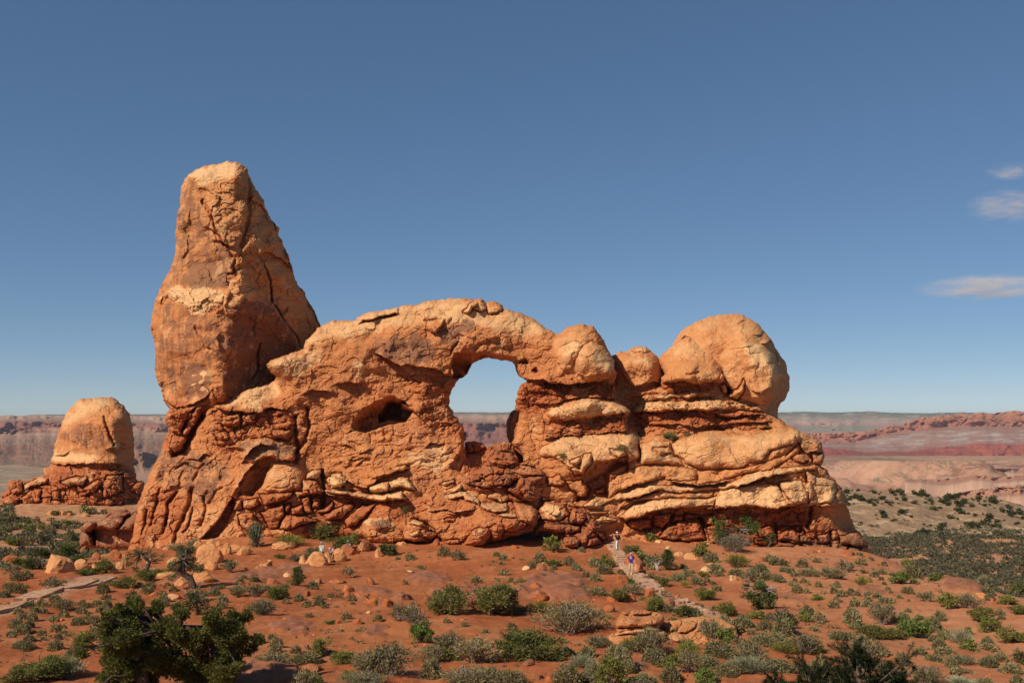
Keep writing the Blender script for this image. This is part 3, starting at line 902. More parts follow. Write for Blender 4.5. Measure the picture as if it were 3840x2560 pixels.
wl.ledge(P(4, [(880, 380), (960, 410), (1010, 370), (1040, 310)]), .8, 5, 5)
wl.groove(P(4, [(1175, 490), (1130, 550), (1105, 590)]), .6, 1.0)
# overhanging brow running down to the right, then the soffit of the arch
wl.ledge(P(4, [(440, 605), (520, 645), (650, 715), (720, 700), (860, 725), (960, 735), (1060, 790), (1180, 825)]), 1.5, 9, 6, .6)
wl.ledge(P(4, [(60, 870), (180, 855), (300, 880)]), .9, 8, 9, .8)
wl.ledge(P(2, [(1600, 920), (1700, 880), (1800, 890), (1870, 910)]), .8, 7, 5)
wl.recess(P(4, [(1120, 820), (1130, 600), (1160, 585), (1300, 600), (1430, 603), (1600, 638), (1695, 690), (1700, 760), (1660, 700), (1430, 620), (1270, 730), (1230, 820)]),
          P(4, [(1130, 600), (1160, 585), (1300, 600), (1430, 603), (1600, 638), (1698, 690)]), .28, 4.0)
wl.offset(P(4, [(1140, 600), (1290, 600), (1280, 740), (1250, 810), (1150, 830), (1070, 790)]), .6, 2)
for q, w in (([(1745, 680), (1780, 655), (1800, 680), (1770, 690)], 1.6), ([(1865, 755), (1885, 745), (1893, 758), (1875, 765)], 1.4), ([(1590, 715), (1612, 712)], 1)):
    wl.groove(P(4, q), 1.2, w)
# window cave with its diagonal alcove
A = P(4, [(120, 1330), (205, 1290), (210, 1200), (280, 1105), (420, 1030), (520, 985), (600, 985), (700, 1050), (760, 1140), (700, 1230), (500, 1270), (330, 1330), (250, 1320)])
wl.recess(A, P(4, [(205, 1300), (207, 1200), (280, 1105), (420, 1030), (520, 985), (600, 985)]), .34, 3.6, 1.5)
wl.recess(P(4, [(440, 1150), (480, 1090), (530, 1022), (590, 1008), (665, 1045), (720, 1085), (762, 1145), (740, 1185), (695, 1228), (600, 1218), (520, 1215), (440, 1230)]),
          P(4, [(440, 1150), (480, 1090), (530, 1022), (590, 1008), (665, 1045), (720, 1085), (762, 1145), (740, 1185), (695, 1228), (520, 1222)]), .9, 6.5)
wl.offset(P(4, [(648, 1050), (700, 1072), (740, 1110), (735, 1130), (650, 1118)]), -4.6, 1)
for x in (255, 300, 345, 385, 430, 470):
    wl.groove(P(4, [(x, 1075 + (x - 380) * -.45), (x + 18, 1120 + (x - 380) * -.45), (x + 30, 1170 + (x - 380) * -.4)]), .35, .8)
for x in (210, 235, 262, 290):
    wl.groove(P(4, [(x, 1190), (x - 5, 1290)]), .4, .8)
A = P(4, [(300, 1240), (620, 1230), (600, 1568), (320, 1568)])
for x, l in ((335, 90), (372, 190), (420, 120), (505, 150), (585, 110)):
    wl.groove(P(4, [(x, 1240), (x - 14, 1240 + l * .5), (x - 4, 1240 + l)]), .2, .7)
wl.lobe(P(4, [(690, 1050), (800, 990), (870, 1060), (860, 1130), (760, 1150), (700, 1090)]), .5, 5)
# shattered red rock left of the opening and in the pillar
A = P(4, [(560, 760), (1160, 850), (1090, 1100), (1220, 1250), (1240, 1400), (800, 1250), (850, 1050), (700, 900)])
wl.region(A, wb=.5, ws=.8, wf=.8, soft=4).tone(1, A, .62, 5).tone(0, A, .1, 5)
A = P(4, [(1690, 860), (1860, 840), (2060, 850), (2200, 900), (2352, 880), (2352, 1030), (2100, 1040), (1960, 1080), (1720, 1140)])
wl.region(A, wb=.7, ws=.8, wf=.7, soft=3).tone(1, A, .9, 4).tone(0, A, .0, 4)
A = P(6, [(0, 860), (660, 880), (680, 1030), (0, 1040)])
wl.region(A, wb=.8, ws=1.2, wf=1, soft=3).tone(1, A, .9, 4).tone(0, A, .0, 4)
wl.ledge(P(4, [(1740, 830), (1850, 840), (1900, 835), (1960, 850), (2050, 870)]), .9, 7, 5, .5)
wl.ledge(P(6, [(0, 840), (100, 870), (220, 880), (400, 860), (560, 840), (660, 800)]), 1.7, 12, 8, .7)
wl.ledge(P(6, [(-60, 1060), (50, 1060), (150, 1035), (280, 1010), (420, 1000), (600, 1000), (680, 1030)]), .7, 5, 5)
wl.lobe(P(6, [(20, 1150), (120, 1080), (380, 1005), (640, 1040), (760, 1090), (795, 1130), (700, 1150), (560, 1165), (400, 1190), (200, 1210), (50, 1200)]), 1.1, 7)
A = P(6, [(20, 1150), (120, 1080), (380, 1005), (640, 1040), (795, 1130), (560, 1165), (200, 1200)])
wl.tone(0, A, .7, 4).tone(1, A, .0, 4)
wl.ledge(P(6, [(380, 1200), (560, 1165), (700, 1150), (790, 1140)]), .6, 5, 6)
A = P(6, [(0, 1210), (400, 1195), (780, 1150), (780, 1310), (200, 1360), (0, 1380)])
wl.region(A, wb=.6, ws=1.2, wf=1, soft=3).tone(1, A, .75, 4)
wl.ledge(P(6, [(0, 1390), (200, 1350), (400, 1340), (620, 1320), (770, 1310)]), .7, 6, 5)
# rounded bulge over the pillar: two tiers
wl.lobe(P(6, [(120, 430), (200, 365), (330, 328), (470, 350), (560, 510), (500, 490), (420, 490), (360, 520), (300, 480), (190, 515), (130, 560)]), .5, 9)
wl.lobe(P(6, [(290, 650), (330, 570), (370, 520), (440, 488), (540, 530), (580, 560), (620, 620), (650, 720), (640, 790), (560, 830), (400, 850), (300, 790)]), 1.2, 12)
wl.lobe(P(6, [(120, 560), (190, 520), (290, 480), (360, 520), (330, 570), (280, 660), (250, 740), (180, 760), (120, 680)]), .7, 9)
A = P(6, [(60, 480), (330, 330), (640, 650), (640, 760), (400, 780), (150, 760)])
wl.region(A, wb=.04, ws=.02, wf=.28, soft=3).tone(0, A, .38, 4).tone(1, A, .1, 4)
wl.tone(0, P(6, [(190, 510), (300, 475), (360, 520), (330, 600), (200, 600)]), .75, 3)
wl.tone(0, P(6, [(450, 640), (600, 600), (640, 700), (600, 780), (470, 720)]), .75, 4)
# left foot: leaning slabs
A = P(2, [(350, 1080), (620, 1010), (760, 1030), (600, 1300), (400, 1568), (250, 1568)])
wl.region(A, wb=.3, ws=.2, wf=1, soft=3).tone(1, A, .75, 4).tone(0, A, .05, 4)
wl.lobe(P(2, [(345, 1100), (480, 1070), (640, 1020), (560, 1150), (480, 1290), (400, 1280), (360, 1210)]), 1.0, 6, .5)
wl.lobe(P(2, [(560, 1100), (680, 1030), (700, 1080), (640, 1190), (560, 1290), (500, 1300)]), 1.0, 6, .5)
wl.groove(P(2, [(745, 1010), (690, 1090), (620, 1220), (560, 1340), (510, 1440), (430, 1470)]), 2.0, 3.2)
wl.lobe(P(2, [(400, 1310), (500, 1300), (560, 1330), (500, 1440), (420, 1470), (390, 1400)]), 1.2, 6, .4)
A = P(2, [(760, 1030), (1230, 1070), (1640, 1000), (1680, 1150), (1560, 1500), (1480, 1420), (1250, 1330), (960, 1420), (780, 1450), (800, 1200)])
wl.region(A, wb=.65, ws=.9, wf=.7, soft=3).tone(1, A, .62, 5).tone(0, A, .08, 5)
wl.ledge(P(2, [(780, 1040), (900, 1075), (1080, 1080), (1200, 1095), (1300, 1050), (1450, 1070)]), .9, 7, 5)
wl.lobe(P(2, [(870, 1110), (1040, 1100), (1030, 1220), (860, 1210)]), .7, 4, .4)
wl.lobe(P(2, [(1050, 1100), (1200, 1090), (1160, 1180), (1040, 1230)]), .5, 4, .4)
wl.lobe(P(2, [(790, 1290), (900, 1260), (930, 1300), (920, 1340), (820, 1340)]), .8, 4, .4)
wl.lobe(P(2, [(1310, 1200), (1500, 1180), (1480, 1240), (1360, 1240)]), .6, 4, .3)
wl.lobe(P(2, [(1260, 1240), (1500, 1250), (1480, 1350), (1230, 1310)]), .6, 4, .3)
wl.groove(P(2, [(1540, 1130), (1530, 1260), (1560, 1400), (1540, 1540)]), 1.2, 2.5)
wl.groove(P(2, [(1640, 1040), (1660, 1200), (1640, 1330), (1560, 1450)]), .9, 1.6)
A = P(3, [(950, 180), (1020, 130), (1200, 110), (1400, 140), (1540, 190), (1520, 280), (1430, 310), (1340, 260), (1240, 270), (1130, 330), (1060, 300), (1080, 210)])
wl.offset(A, -.8, 2.5).tone(0, A, .55, 3).tone(2, A, .7, 4).region(A, wb=.05, ws=.1, wf=.7)
wl.ledge(P(3, [(1060, 300), (1110, 220), (1230, 150), (1330, 170)]), .8, 6, 6, .8)
wl.ledge(P(3, [(990, 570), (1080, 420), (1180, 310), (1300, 265), (1420, 310), (1520, 300)]), 1.0, 6, 8, .8)
wl.recess(P(3, [(1020, 560), (1130, 400), (1240, 290), (1340, 280), (1300, 400), (1230, 560), (1150, 640), (1000, 620)]), P(3, [(1020, 560), (1130, 400), (1240, 290), (1340, 280)]), .14, 2.0, 2)
A = P(3, [(1250, 520), (1340, 330), (1500, 310), (1600, 390), (1620, 480), (1560, 560), (1400, 590), (1220, 580)])
wl.lobe(A, .6, 5).tone(0, A, .5, 4)
wl.lobe(P(3, [(1640, 430), (1700, 400), (1770, 390), (1780, 440), (1720, 480), (1640, 470)]), 1.4, 5, .4).tone(0, P(3, [(1640, 430), (1770, 390), (1780, 440), (1720, 480)]), .8, 2)
wl.lobe(P(3, [(1610, 480), (1740, 490), (1770, 600), (1700, 640), (1600, 590)]), 1.3, 5, .4)
wl.groove(P(3, [(1785, 400), (1790, 520), (1800, 640), (1790, 740)]), 1.6, 1.8)
for q, h in (([(1210, 620), (1400, 600), (1520, 590), (1500, 640), (1400, 690), (1250, 720)], 1.0), ([(1520, 600), (1660, 580), (1680, 620), (1560, 650)], .8), ([(1680, 620), (1780, 660), (1760, 740), (1690, 740)], .9),
             ([(1590, 650), (1670, 640), (1700, 780), (1630, 800), (1600, 720)], .8), ([(1500, 740), (1600, 710), (1630, 790), (1510, 805)], .8), ([(1430, 720), (1500, 690), (1500, 760), (1440, 800)], .7),
             ([(1060, 680), (1190, 650), (1210, 720), (1120, 760), (1050, 740)], 1.0), ([(950, 690), (1050, 660), (1050, 740), (960, 760)], .8), ([(1010, 800), (1150, 780), (1200, 880), (1100, 960), (1030, 900)], .9),
             ([(1210, 780), (1420, 700), (1440, 810), (1360, 930), (1300, 930), (1260, 850)], .8), ([(1450, 800), (1620, 820), (1760, 860), (1600, 900), (1460, 940), (1380, 930)], .9),
             ([(1720, 790), (1880, 680), (1900, 720), (1800, 800)], .7), ([(1790, 800), (2050, 690), (2090, 720), (1950, 850), (1830, 850)], .7), ([(1980, 860), (2150, 720), (2290, 700), (2200, 800), (2100, 900), (2020, 920)], 1.0)):
    wl.lobe(P(3, q), h, 5, .5, .9)
A = P(3, [(930, 620), (1800, 560), (1900, 640), (2352, 680), (2352, 900), (1900, 930), (1300, 940), (1150, 980), (1000, 800)])
wl.tone(1, A, .8, 4).tone(0, A, .03, 4).region(A, wb=.25, ws=.1, wf=.6)
# pale bent ledges at the foot of the fin
for q, h in (([(1800, 480), (1900, 450), (2000, 500), (1960, 560), (1850, 540)], 1.0), ([(2210, 560), (2240, 520), (2400, 500), (2400, 590), (2230, 590)], .9)):
    wl.lobe(P(3, q), h, 4, .5).tone(0, P(3, q), .9, 2)
for q, h in (([(-130, 560), (60, 580), (180, 580), (400, 620), (560, 600), (640, 590), (710, 660), (640, 670), (560, 660), (420, 680), (340, 670), (200, 640), (40, 610), (-120, 590)], 1.3),
             ([(350, 540), (420, 515), (560, 490), (640, 450), (720, 470), (790, 580), (700, 570), (620, 550), (570, 590), (400, 595), (350, 570)], 1.2), ([(0, 430), (100, 420), (150, 490), (130, 540), (0, 560)], .9),
             ([(560, 380), (680, 340), (740, 380), (690, 395), (600, 400)], .6), ([(1010, 520), (1130, 490), (1160, 510), (1040, 545)], .6), ([(1060, 575), (1200, 515), (1220, 560), (1110, 610)], .8)):
    wl.lobe(P(5, q), h, 4, .5).tone(0, P(5, q), .9, 2).tone(1, P(5, q), 0, 2)
wl.ledge(P(5, [(150, 500), (260, 545), (340, 560), (420, 480), (600, 410), (690, 395)]), .8, 6, 5, .6)
wl.ledge(P(5, [(-200, 600), (40, 630), (200, 660), (350, 685), (560, 670), (640, 660), (710, 680)]), .8, 5, 6, .7)
A = P(5, [(150, 60), (700, 0), (1220, 60), (1280, 400), (1050, 460), (800, 500), (500, 330), (150, 450), (0, 400), (0, 150)])
wl.region(A, wb=.12, ws=.5, wf=.7, soft=5).tone(0, A, .2, 5)
wl.tone(0, P(5, [(700, 270), (1000, 170), (1100, 260), (1000, 400), (860, 380)]), .75, 4)
wl.ledge(P(5, [(870, 180), (920, 145), (1000, 160), (1035, 150)]), .6, 4, 3)
wl.ledge(P(5, [(380, 470), (480, 440), (600, 400), (690, 390)]), .5, 4, 4)
for q in ([(120, 150), (240, 230)], [(180, 300), (360, 290)], [(260, 240), (380, 200)], [(240, 340), (330, 300)]):
    wl.ledge(P(5, [q[0], ((q[0][0] + q[1][0]) / 2, (q[0][1] + q[1][1]) / 2 - 12), q[1]]), .45, 4, 3)
wl.groove(P(5, [(1225, 20), (1215, 100), (1230, 200), (1230, 290), (1190, 400)]), .5, 1.5)
wl.offset(P(5, [(1090, 370), (1180, 240), (1225, 200), (1250, 280), (1290, 410), (1240, 440), (1180, 430)]), .9, 3)
wl.tone(1, P(5, [(-200, 560), (350, 690), (720, 690), (640, 900), (300, 1050), (-200, 1000)]), .75, 4)
wl.region(P(5, [(-200, 560), (350, 690), (720, 690), (640, 900), (300, 1050), (-200, 1000)]), wb=.2, ws=.1, wf=.6)
# lower left slabs: steep joints leaning right
for q, d, w in (([(210, 900), (270, 640), (300, 560)], .5, 1.2), ([(350, 900), (370, 700), (440, 600)], .9, 1.8), ([(320, 970), (350, 850)], .6, 1.2), ([(430, 1050), (450, 960), (560, 720), (590, 560)], .8, 2.0),
                ([(510, 960), (580, 850), (590, 740)], .7, 1.4), ([(660, 900), (720, 760), (700, 640)], .6, 1.5), ([(120, 980), (160, 880), (170, 760)], .5, 1.2), ([(740, 700), (800, 600), (860, 560)], .5, 1.5), ([(440, 380), (520, 330), (640, 380)], .5, 1.2), ([(600, 480), (660, 380), (700, 340)], .5, 1.5)):
    wl.groove(P(3, q), d, w)
wl.offset(P(3, [(680, 1010), (800, 900), (900, 740), (960, 640), (1000, 700), (900, 880), (840, 1010), (740, 1030)]), 1.6, 3)
wl.ledge(P(3, [(680, 1000), (760, 950), (860, 800), (940, 660)]), .7, 6, 4)
wl.ledge(P(3, [(560, 290), (640, 300), (700, 240), (760, 260)]), .5, 5, 4)
A = P(3, [(200, 200), (560, 180), (800, 250), (1030, 420), (960, 600), (700, 760), (480, 600), (250, 560)])
wl.tone(2, A, .62, 8).tone(1, A, .35, 8).region(A, wb=.12, ws=.05, wf=.6)
A = P(3, [(0, 1110), (100, 600), (400, 560), (560, 720), (400, 1050), (200, 1120)])
wl.tone(1, A, .7, 6).region(A, wb=.2, ws=.1, wf=.7)
A = P(3, [(600, 760), (900, 700), (960, 800), (1000, 980), (800, 1080), (450, 1050)])
wl.tone(0, A, .3, 5)
wl.tone(2, P(3, [(640, 520), (760, 500), (800, 600), (700, 700), (640, 660)]), .95, 4)
wl.detail(tilt=.12)
link('arch_wall', wl.build('arch_wall', arch, thick=5.5), arch)

# --- rear pier seen in shade inside the opening
pier = Mass(P(4, [(1690, 1105), (1760, 1130), (1800, 1300), (1760, 1500), (1660, 1450), (1625, 1380), (1617, 1300), (1620, 1215), (1640, 1160), (1668, 1120)]),
            C(4, (1700, 1120, 108), (1625, 1300, 109), (1720, 1300, 106.5), (1650, 1430, 108), (1780, 1300, 106)), edge=5, edge_h=2.0, seed=320)
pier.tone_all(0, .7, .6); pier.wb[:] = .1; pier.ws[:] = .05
link('pier', pier.detail().build('pier', arch, thick=4), arch)
back = Mass(P(4, [(640, 1040), (780, 1040), (800, 1240), (640, 1240)]), C(4, (640, 1040, 109), (780, 1040, 109.5), (640, 1240, 109), (780, 1240, 110)), seed=330, step=1.0)
back.tone_all(.1, .4, .1)

# --- great dome, mound and knob standing on the right hand base
dome = Mass(P(6, [(1200, 480), (1240, 420), (1300, 360), (1400, 300), (1500, 265), (1620, 240), (1740, 235), (1840, 243), (1870, 265), (1960, 320), (2030, 400), (2090, 470), (2130, 550), (2180, 620), (2220, 690), (2240, 760), (2258, 830), (2260, 910), (2230, 1000), (2172, 1060), (2142, 1110), (2147, 1160), (2160, 1215), (2000, 1250), (1600, 1150), (1200, 900), (1100, 700)]),
            C(6, (1250, 450, 108), (1400, 330, 107.4), (1600, 260, 107.6), (1850, 270, 107.4), (1500, 400, 105.8), (1450, 550, 105.2), (1700, 420, 104.6), (1650, 600, 104.2), (1900, 420, 104.4), (1950, 560, 103.3), (1750, 650, 103.3), (1800, 800, 103), (2000, 800, 102.6), (2080, 650, 103.0), (2130, 780, 103.2), (2110, 950, 103.6), (2170, 760, 105.0), (2240, 850, 109), (2200, 950, 108.4), (2090, 1100, 105.4), (2050, 1100, 103.6), (2140, 1170, 107), (1900, 1050, 103), (1700, 950, 103.4), (2050, 450, 106), (2170, 640, 107)),
            edge=16, edge_h=2.6, seed=400, c=4)
dome.tone_all(.36, .12, .10); dome.wb[:] = .05; dome.ws[:] = .04; dome.wf[:] = .3
dome.lobe(P(6, [(1590, 620), (1690, 560), (1860, 510), (2010, 520), (2060, 560), (2130, 700), (2170, 800), (2160, 920), (2080, 1060), (1900, 1060), (1750, 980), (1640, 780)]), .9, 9)
dome.tone(0, P(6, [(1850, 520), (2060, 560), (2170, 800), (2120, 860), (2000, 750), (1900, 700)]), .85, 4)
dome.tone(1, P(6, [(1480, 560), (1620, 500), (1690, 560), (1590, 620), (1600, 720)]), .75, 3)
dome.ledge(P(6, [(1260, 470), (1300, 440), (1325, 440)]), .6, 4, 3)
dome.ledge(P(6, [(1940, 430), (1990, 415), (2030, 405)]), .4, 4, 3)
dome.ledge(P(6, [(2000, 505), (2040, 505), (2080, 480), (2110, 500)]), .8, 5, 4)
dome.lobe(P(6, [(1740, 300), (1800, 265), (1870, 285), (1800, 310), (1780, 330)]), .4, 3)
dome.lobe(P(6, [(1690, 560), (1740, 510), (1930, 505), (1880, 540), (1720, 565)]), .4, 3)
dome.recess(P(6, [(2090, 480), (2140, 640), (2185, 790), (2170, 900), (2120, 1030), (2040, 1110), (2040, 1260), (2300, 1260), (2350, 800), (2150, 480)]), P(6, [(2090, 480), (2140, 640), (2185, 790), (2170, 900), (2120, 1030), (2040, 1110), (2040, 1260)]), .28, 5.0, 2)
dome.groove(P(6, [(2100, 530), (2150, 700), (2185, 780), (2160, 900)]), .5, 2)
for q in ([(2120, 580), (2190, 640), (2200, 740), (2150, 700)], [(2150, 760), (2240, 760), (2220, 860), (2160, 850)]):
    dome.lobe(P(6, q), .7, 4, .3)
dome.lobe(P(6, [(1690, 960), (1780, 930), (1830, 830), (1850, 860), (1830, 960), (1780, 1020), (1700, 1000)]), 1.2, 5, .5)
dome.lobe(P(6, [(1615, 890), (1660, 870), (1690, 930), (1680, 965), (1640, 950)]), 1.2, 4, .5)
dome.groove(P(6, [(1690, 920), (1700, 960), (1660, 975)]), 1.5, 1.6)
dome.ledge(P(6, [(1920, 945), (1980, 960), (2060, 920), (2130, 910)]), .6, 6, 4)
dome.ledge(P(6, [(2010, 1020), (2060, 1040), (2100, 1010)]), .5, 5, 4)
dome.tone(1, P(6, [(1920, 930), (2180, 880), (2140, 1020), (2000, 1010)]), .35, 4)
link('dome', dome.detail().build('dome', arch, thick=8), arch)

mound = Mass(P(6, [(1040, 640), (1130, 570), (1160, 540), (1220, 490), (1330, 445), (1400, 470), (1490, 540), (1550, 570), (1590, 670), (1640, 740), (1672, 800), (1664, 860), (1620, 885), (1640, 990), (1080, 990), (1075, 820), (1110, 790), (1060, 710)]),
             C(6, (1060, 660, 105.5), (1200, 520, 105.2), (1330, 460, 105.2), (1500, 560, 104.4), (1130, 720, 104.6), (1300, 600, 103.8), (1400, 690, 102.6), (1600, 740, 102.8), (1150, 820, 102.9), (1350, 800, 102.2), (1600, 850, 102.7), (1100, 900, 103.2), (1350, 920, 102.8), (1600, 920, 103), (1350, 980, 102.4)),
             edge=10, edge_h=2.0, seed=440, c=4)
mound.tone_all(.26, .3, .08); mound.wb[:] = .06; mound.ws[:] = .06; mound.wf[:] = .3
mound.lobe(P(6, [(1080, 800), (1160, 750), (1230, 680), (1300, 655), (1450, 655), (1560, 660), (1620, 720), (1668, 800), (1650, 865), (1500, 855), (1380, 875), (1280, 850), (1150, 855), (1090, 870)]), 1.2, 9)
mound.tone(0, P(6, [(1160, 540), (1330, 445), (1490, 540), (1560, 580), (1500, 640), (1250, 640)]), .6, 4)
mound.ledge(P(6, [(1110, 855), (1200, 860), (1280, 850), (1390, 880), (1500, 860), (1660, 870)]), 1.0, 7, 6, .8)
A = P(6, [(1080, 870), (1640, 880), (1640, 990), (1080, 990)])
mound.tone(1, A, .95, 3).tone(0, A, 0, 3).region(A, wb=.5, ws=1.2, wf=1.2)
mound.groove(P(6, [(1310, 780), (1370, 780), (1420, 770)]), .5, 1.2)
mound.lobe(P(6, [(1610, 820), (1640, 770), (1674, 800), (1664, 850), (1620, 870)]), .6, 3, .4)
link('mound', mound.detail().build('mound', arch, thick=4), arch)

knob = Mass(P(6, [(622, 612), (700, 585), (780, 572), (800, 545), (870, 530), (940, 535), (990, 580), (1040, 620), (1070, 690), (1104, 780), (1112, 880), (1112, 960), (800, 980), (650, 930), (640, 700)]),
            C(6, (640, 640, 105.7), (780, 590, 106.0), (870, 540, 106.2), (990, 600, 105.8), (780, 700, 104.2), (900, 680, 104.1), (1000, 700, 104.5), (1060, 760, 106.1), (860, 800, 104.2), (990, 820, 104.8), (720, 850, 105.4), (1070, 880, 106.2), (900, 930, 104.8)),
            edge=9, edge_h=1.6, seed=470, c=4)
knob.tone_all(.2, .3, .12); knob.wb[:] = .12; knob.ws[:] = .05; knob.wf[:] = .4
knob.lobe(P(6, [(780, 575), (800, 545), (870, 530), (940, 535), (985, 580), (900, 590)]), .4, 4, .3)
knob.tone(0, P(6, [(780, 575), (870, 530), (985, 580), (880, 595)]), .7, 3).tone(0, P(6, [(800, 650), (960, 640), (960, 700), (830, 690)]), .8, 3)
knob.ledge(P(6, [(720, 780), (780, 870), (840, 905), (1000, 850), (1080, 870)]), .9, 7, 5)
link('knob', knob.detail().build('knob', arch, thick=3), arch)

# --- right hand base: stacked ledges down to the ground
base_outline = (P(6, [(600, 830), (800, 900), (1090, 900), (1620, 900), (1700, 985), (1800, 1020), (1990, 1080), (2035, 1140), (2130, 1172), (2190, 1215)])
                + P(8, [(690, 180), (760, 220), (830, 250), (900, 290), (920, 340), (920, 370), (935, 400), (920, 440), (905, 465), (950, 490), (960, 520), (1000, 560), (1030, 600), (1060, 640), (1080, 700), (1090, 750), (1110, 810), (1130, 850), (1140, 900), (1180, 930), (1210, 970), (1240, 1020), (1262, 1050), (1230, 1085), (1160, 1100), (900, 1100), (600, 1090), (300, 1120)])
                + P(7, [(1300, 1190), (900, 1150), (600, 1080), (420, 900), (300, 760), (150, 700), (-40, 640), (-60, 500)]) + P(5, [(1880, 420), (1760, 300), (1800, 220)]) + P(4, [(1900, 1500), (1990, 1400), (2100, 1350)]) + P(6, [(300, 1300), (560, 1250)]))
base_ctrl = (C(6, (700, 900, 105.8), (900, 950, 104.2), (1300, 930, 103.3), (1300, 1000, 102.7), (1700, 1050, 102.9), (900, 1050, 104.0), (760, 1050, 105), (1100, 1080, 102.1), (1500, 1080, 102), (1900, 1100, 102.6), (1000, 1180, 102.6), (1500, 1180, 102.4), (2000, 1160, 102.6), (1200, 1260, 101.9), (1700, 1260, 101.8), (820, 1220, 104.2), (850, 1330, 101.8), (1000, 1300, 101.6), (1500, 1310, 101.3), (2000, 1300, 101.2), (2250, 1290, 101.8))
             + C(7, (-30, 250, 98.6), (200, 150, 98.6), (500, 80, 99.2), (800, 80, 99.4), (600, 200, 97.9), (300, 300, 97.6), (150, 500, 97.6), (400, 450, 97.9), (1000, 130, 99.6), (1050, 260, 98.5), (1500, 80, 100), (1500, 230, 98.7), (1900, 100, 99.8), (1900, 250, 98.5), (2200, 80, 100), (1250, 320, 98.6), (650, 450, 98.4), (1000, 420, 97.9), (1600, 430, 98.3), (900, 600, 97.8), (1300, 560, 97.7), (1700, 530, 97.8), (2100, 420, 98), (500, 700, 97.4), (850, 780, 97.4), (1300, 680, 97.4), (1800, 640, 97.3), (2150, 620, 97.3), (2150, 550, 97.8), (1000, 900, 98.2), (1500, 820, 98.3), (2100, 820, 98.2), (1300, 1000, 97.8), (1900, 950, 98.0), (600, 950, 98.2), (400, 850, 97), (1500, 1100, 96.8))
             + C(8, (700, 250, 100), (850, 280, 100.6), (700, 380, 98.8), (900, 400, 100), (700, 480, 98), (900, 500, 98.8), (700, 640, 97.3), (950, 620, 98.3), (1000, 700, 98.5), (1070, 700, 100), (700, 850, 98.8), (950, 800, 98.5), (1020, 800, 99.2), (1100, 850, 101.6), (900, 960, 98), (1100, 970, 99), (1220, 1030, 99.6), (700, 1050, 97.2), (1000, 1060, 97.4), (450, 1000, 97.6)))
bs_ = Mass(base_outline, base_ctrl, step=.68, edge=6, edge_h=1.4, seed=500, c=4)
bs_.tone_all(.2, .4, .08); bs_.wb[:] = .06; bs_.ws[:] = .22; bs_.wf[:] = .6
A = P(6, [(640, 1000), (1640, 880), (2050, 1100), (2100, 1300), (900, 1340), (760, 1300)])
bs_.region(A, wb=.35, ws=1.3, wf=1.1, soft=3).tone(1, A, .55, 4)
bs_.lobe(P(6, [(880, 1000), (950, 965), (1130, 980), (1300, 945), (1500, 950), (1640, 970), (1560, 1000), (1350, 1005), (1150, 1010), (930, 1035)]), .8, 4, .3).tone(0, P(6, [(880, 1000), (1300, 945), (1640, 970), (1350, 1005), (930, 1035)]), .75, 3)
bs_.lobe(P(6, [(800, 1130), (860, 1070), (1000, 1040), (1300, 1030), (1600, 1020), (1800, 1040), (1990, 1090), (2030, 1140), (1800, 1110), (1500, 1125), (1250, 1120), (1050, 1130), (860, 1145)]), 1.0, 5, .3)
A = P(6, [(800, 1130), (860, 1070), (1300, 1030), (1800, 1040), (2030, 1140), (1500, 1115), (1050, 1120)])
bs_.tone(0, A, .75, 3).tone(1, A, .0, 3)
A = P(6, [(800, 1150), (1050, 1135), (1500, 1125), (1990, 1150), (2000, 1220), (1500, 1240), (900, 1230)])
bs_.tone(1, A, .95, 3).tone(0, A, 0, 3)
bs_.ledge(P(6, [(930, 1130), (1050, 1130), (1200, 1125), (1480, 1130), (1700, 1180), (1780, 1175), (1850, 1160), (2000, 1160)]), .7, 6, 6, .7)
bs_.ledge(P(6, [(1000, 1250), (1240, 1245), (1400, 1270), (1560, 1250), (1800, 1230), (2080, 1225)]), .6, 6, 5, .6)
# tan rounded lobes
for q, h, R in (([(-50, 150), (150, 80), (500, 55), (830, 50), (870, 130), (880, 240), (870, 290), (770, 330), (740, 260), (650, 300), (480, 330), (380, 440), (280, 430), (200, 350), (100, 280), (-40, 260)], 1.0, 12),
                ([(880, 160), (1000, 120), (1150, 130), (1170, 180), (1200, 260), (1300, 350), (1150, 340), (900, 340), (880, 290)], .9, 8),
                ([(1170, 160), (1230, 100), (1400, 60), (1600, 50), (1800, 70), (2000, 60), (2352, 20), (2352, 140), (2080, 215), (2000, 310), (1900, 320), (1800, 380), (1420, 380), (1330, 340), (1250, 290), (1200, 250)], 1.0, 12)):
    bs_.lobe(P(7, q), h * .8, R, .25, .9).tone(0, P(7, q), .55, 4).tone(1, P(7, q), .05, 4).region(P(7, q), wb=.04, ws=.08, wf=.35, soft=3)
bs_.lobe(P(8, [(560, 180), (690, 190), (840, 260), (900, 300), (915, 350), (760, 270), (740, 300), (650, 400), (560, 400)]), .5, 8).tone(0, P(8, [(560, 180), (690, 190), (840, 260), (900, 300), (915, 350), (740, 300), (560, 380)]), .55, 4)
for q, h in (([(240, 300), (330, 280), (340, 320), (300, 350), (250, 340)], .8), ([(240, 380), (330, 370), (370, 250), (430, 250), (440, 330), (350, 430), (280, 440)], .8), ([(30, 470), (150, 440), (200, 500), (170, 540), (30, 530)], .7), ([(200, 500), (350, 490), (410, 560), (400, 640), (320, 640), (250, 570)], .9),
             ([(460, 570), (560, 540), (560, 600), (480, 610)], .7), ([(610, 200), (740, 210), (760, 260), (680, 285), (620, 250)], .5), ([(1010, 190), (1150, 180), (1190, 240), (1050, 255)], .4)):
    bs_.lobe(P(7, q), h, 4, .4)
A = P(7, [(380, 440), (480, 340), (650, 310), (760, 330), (600, 420), (580, 640), (400, 660), (310, 680), (300, 640), (390, 640)])
bs_.offset(A, 1.2, 3).tone(1, A, .85, 4).tone(0, A, 0, 4)
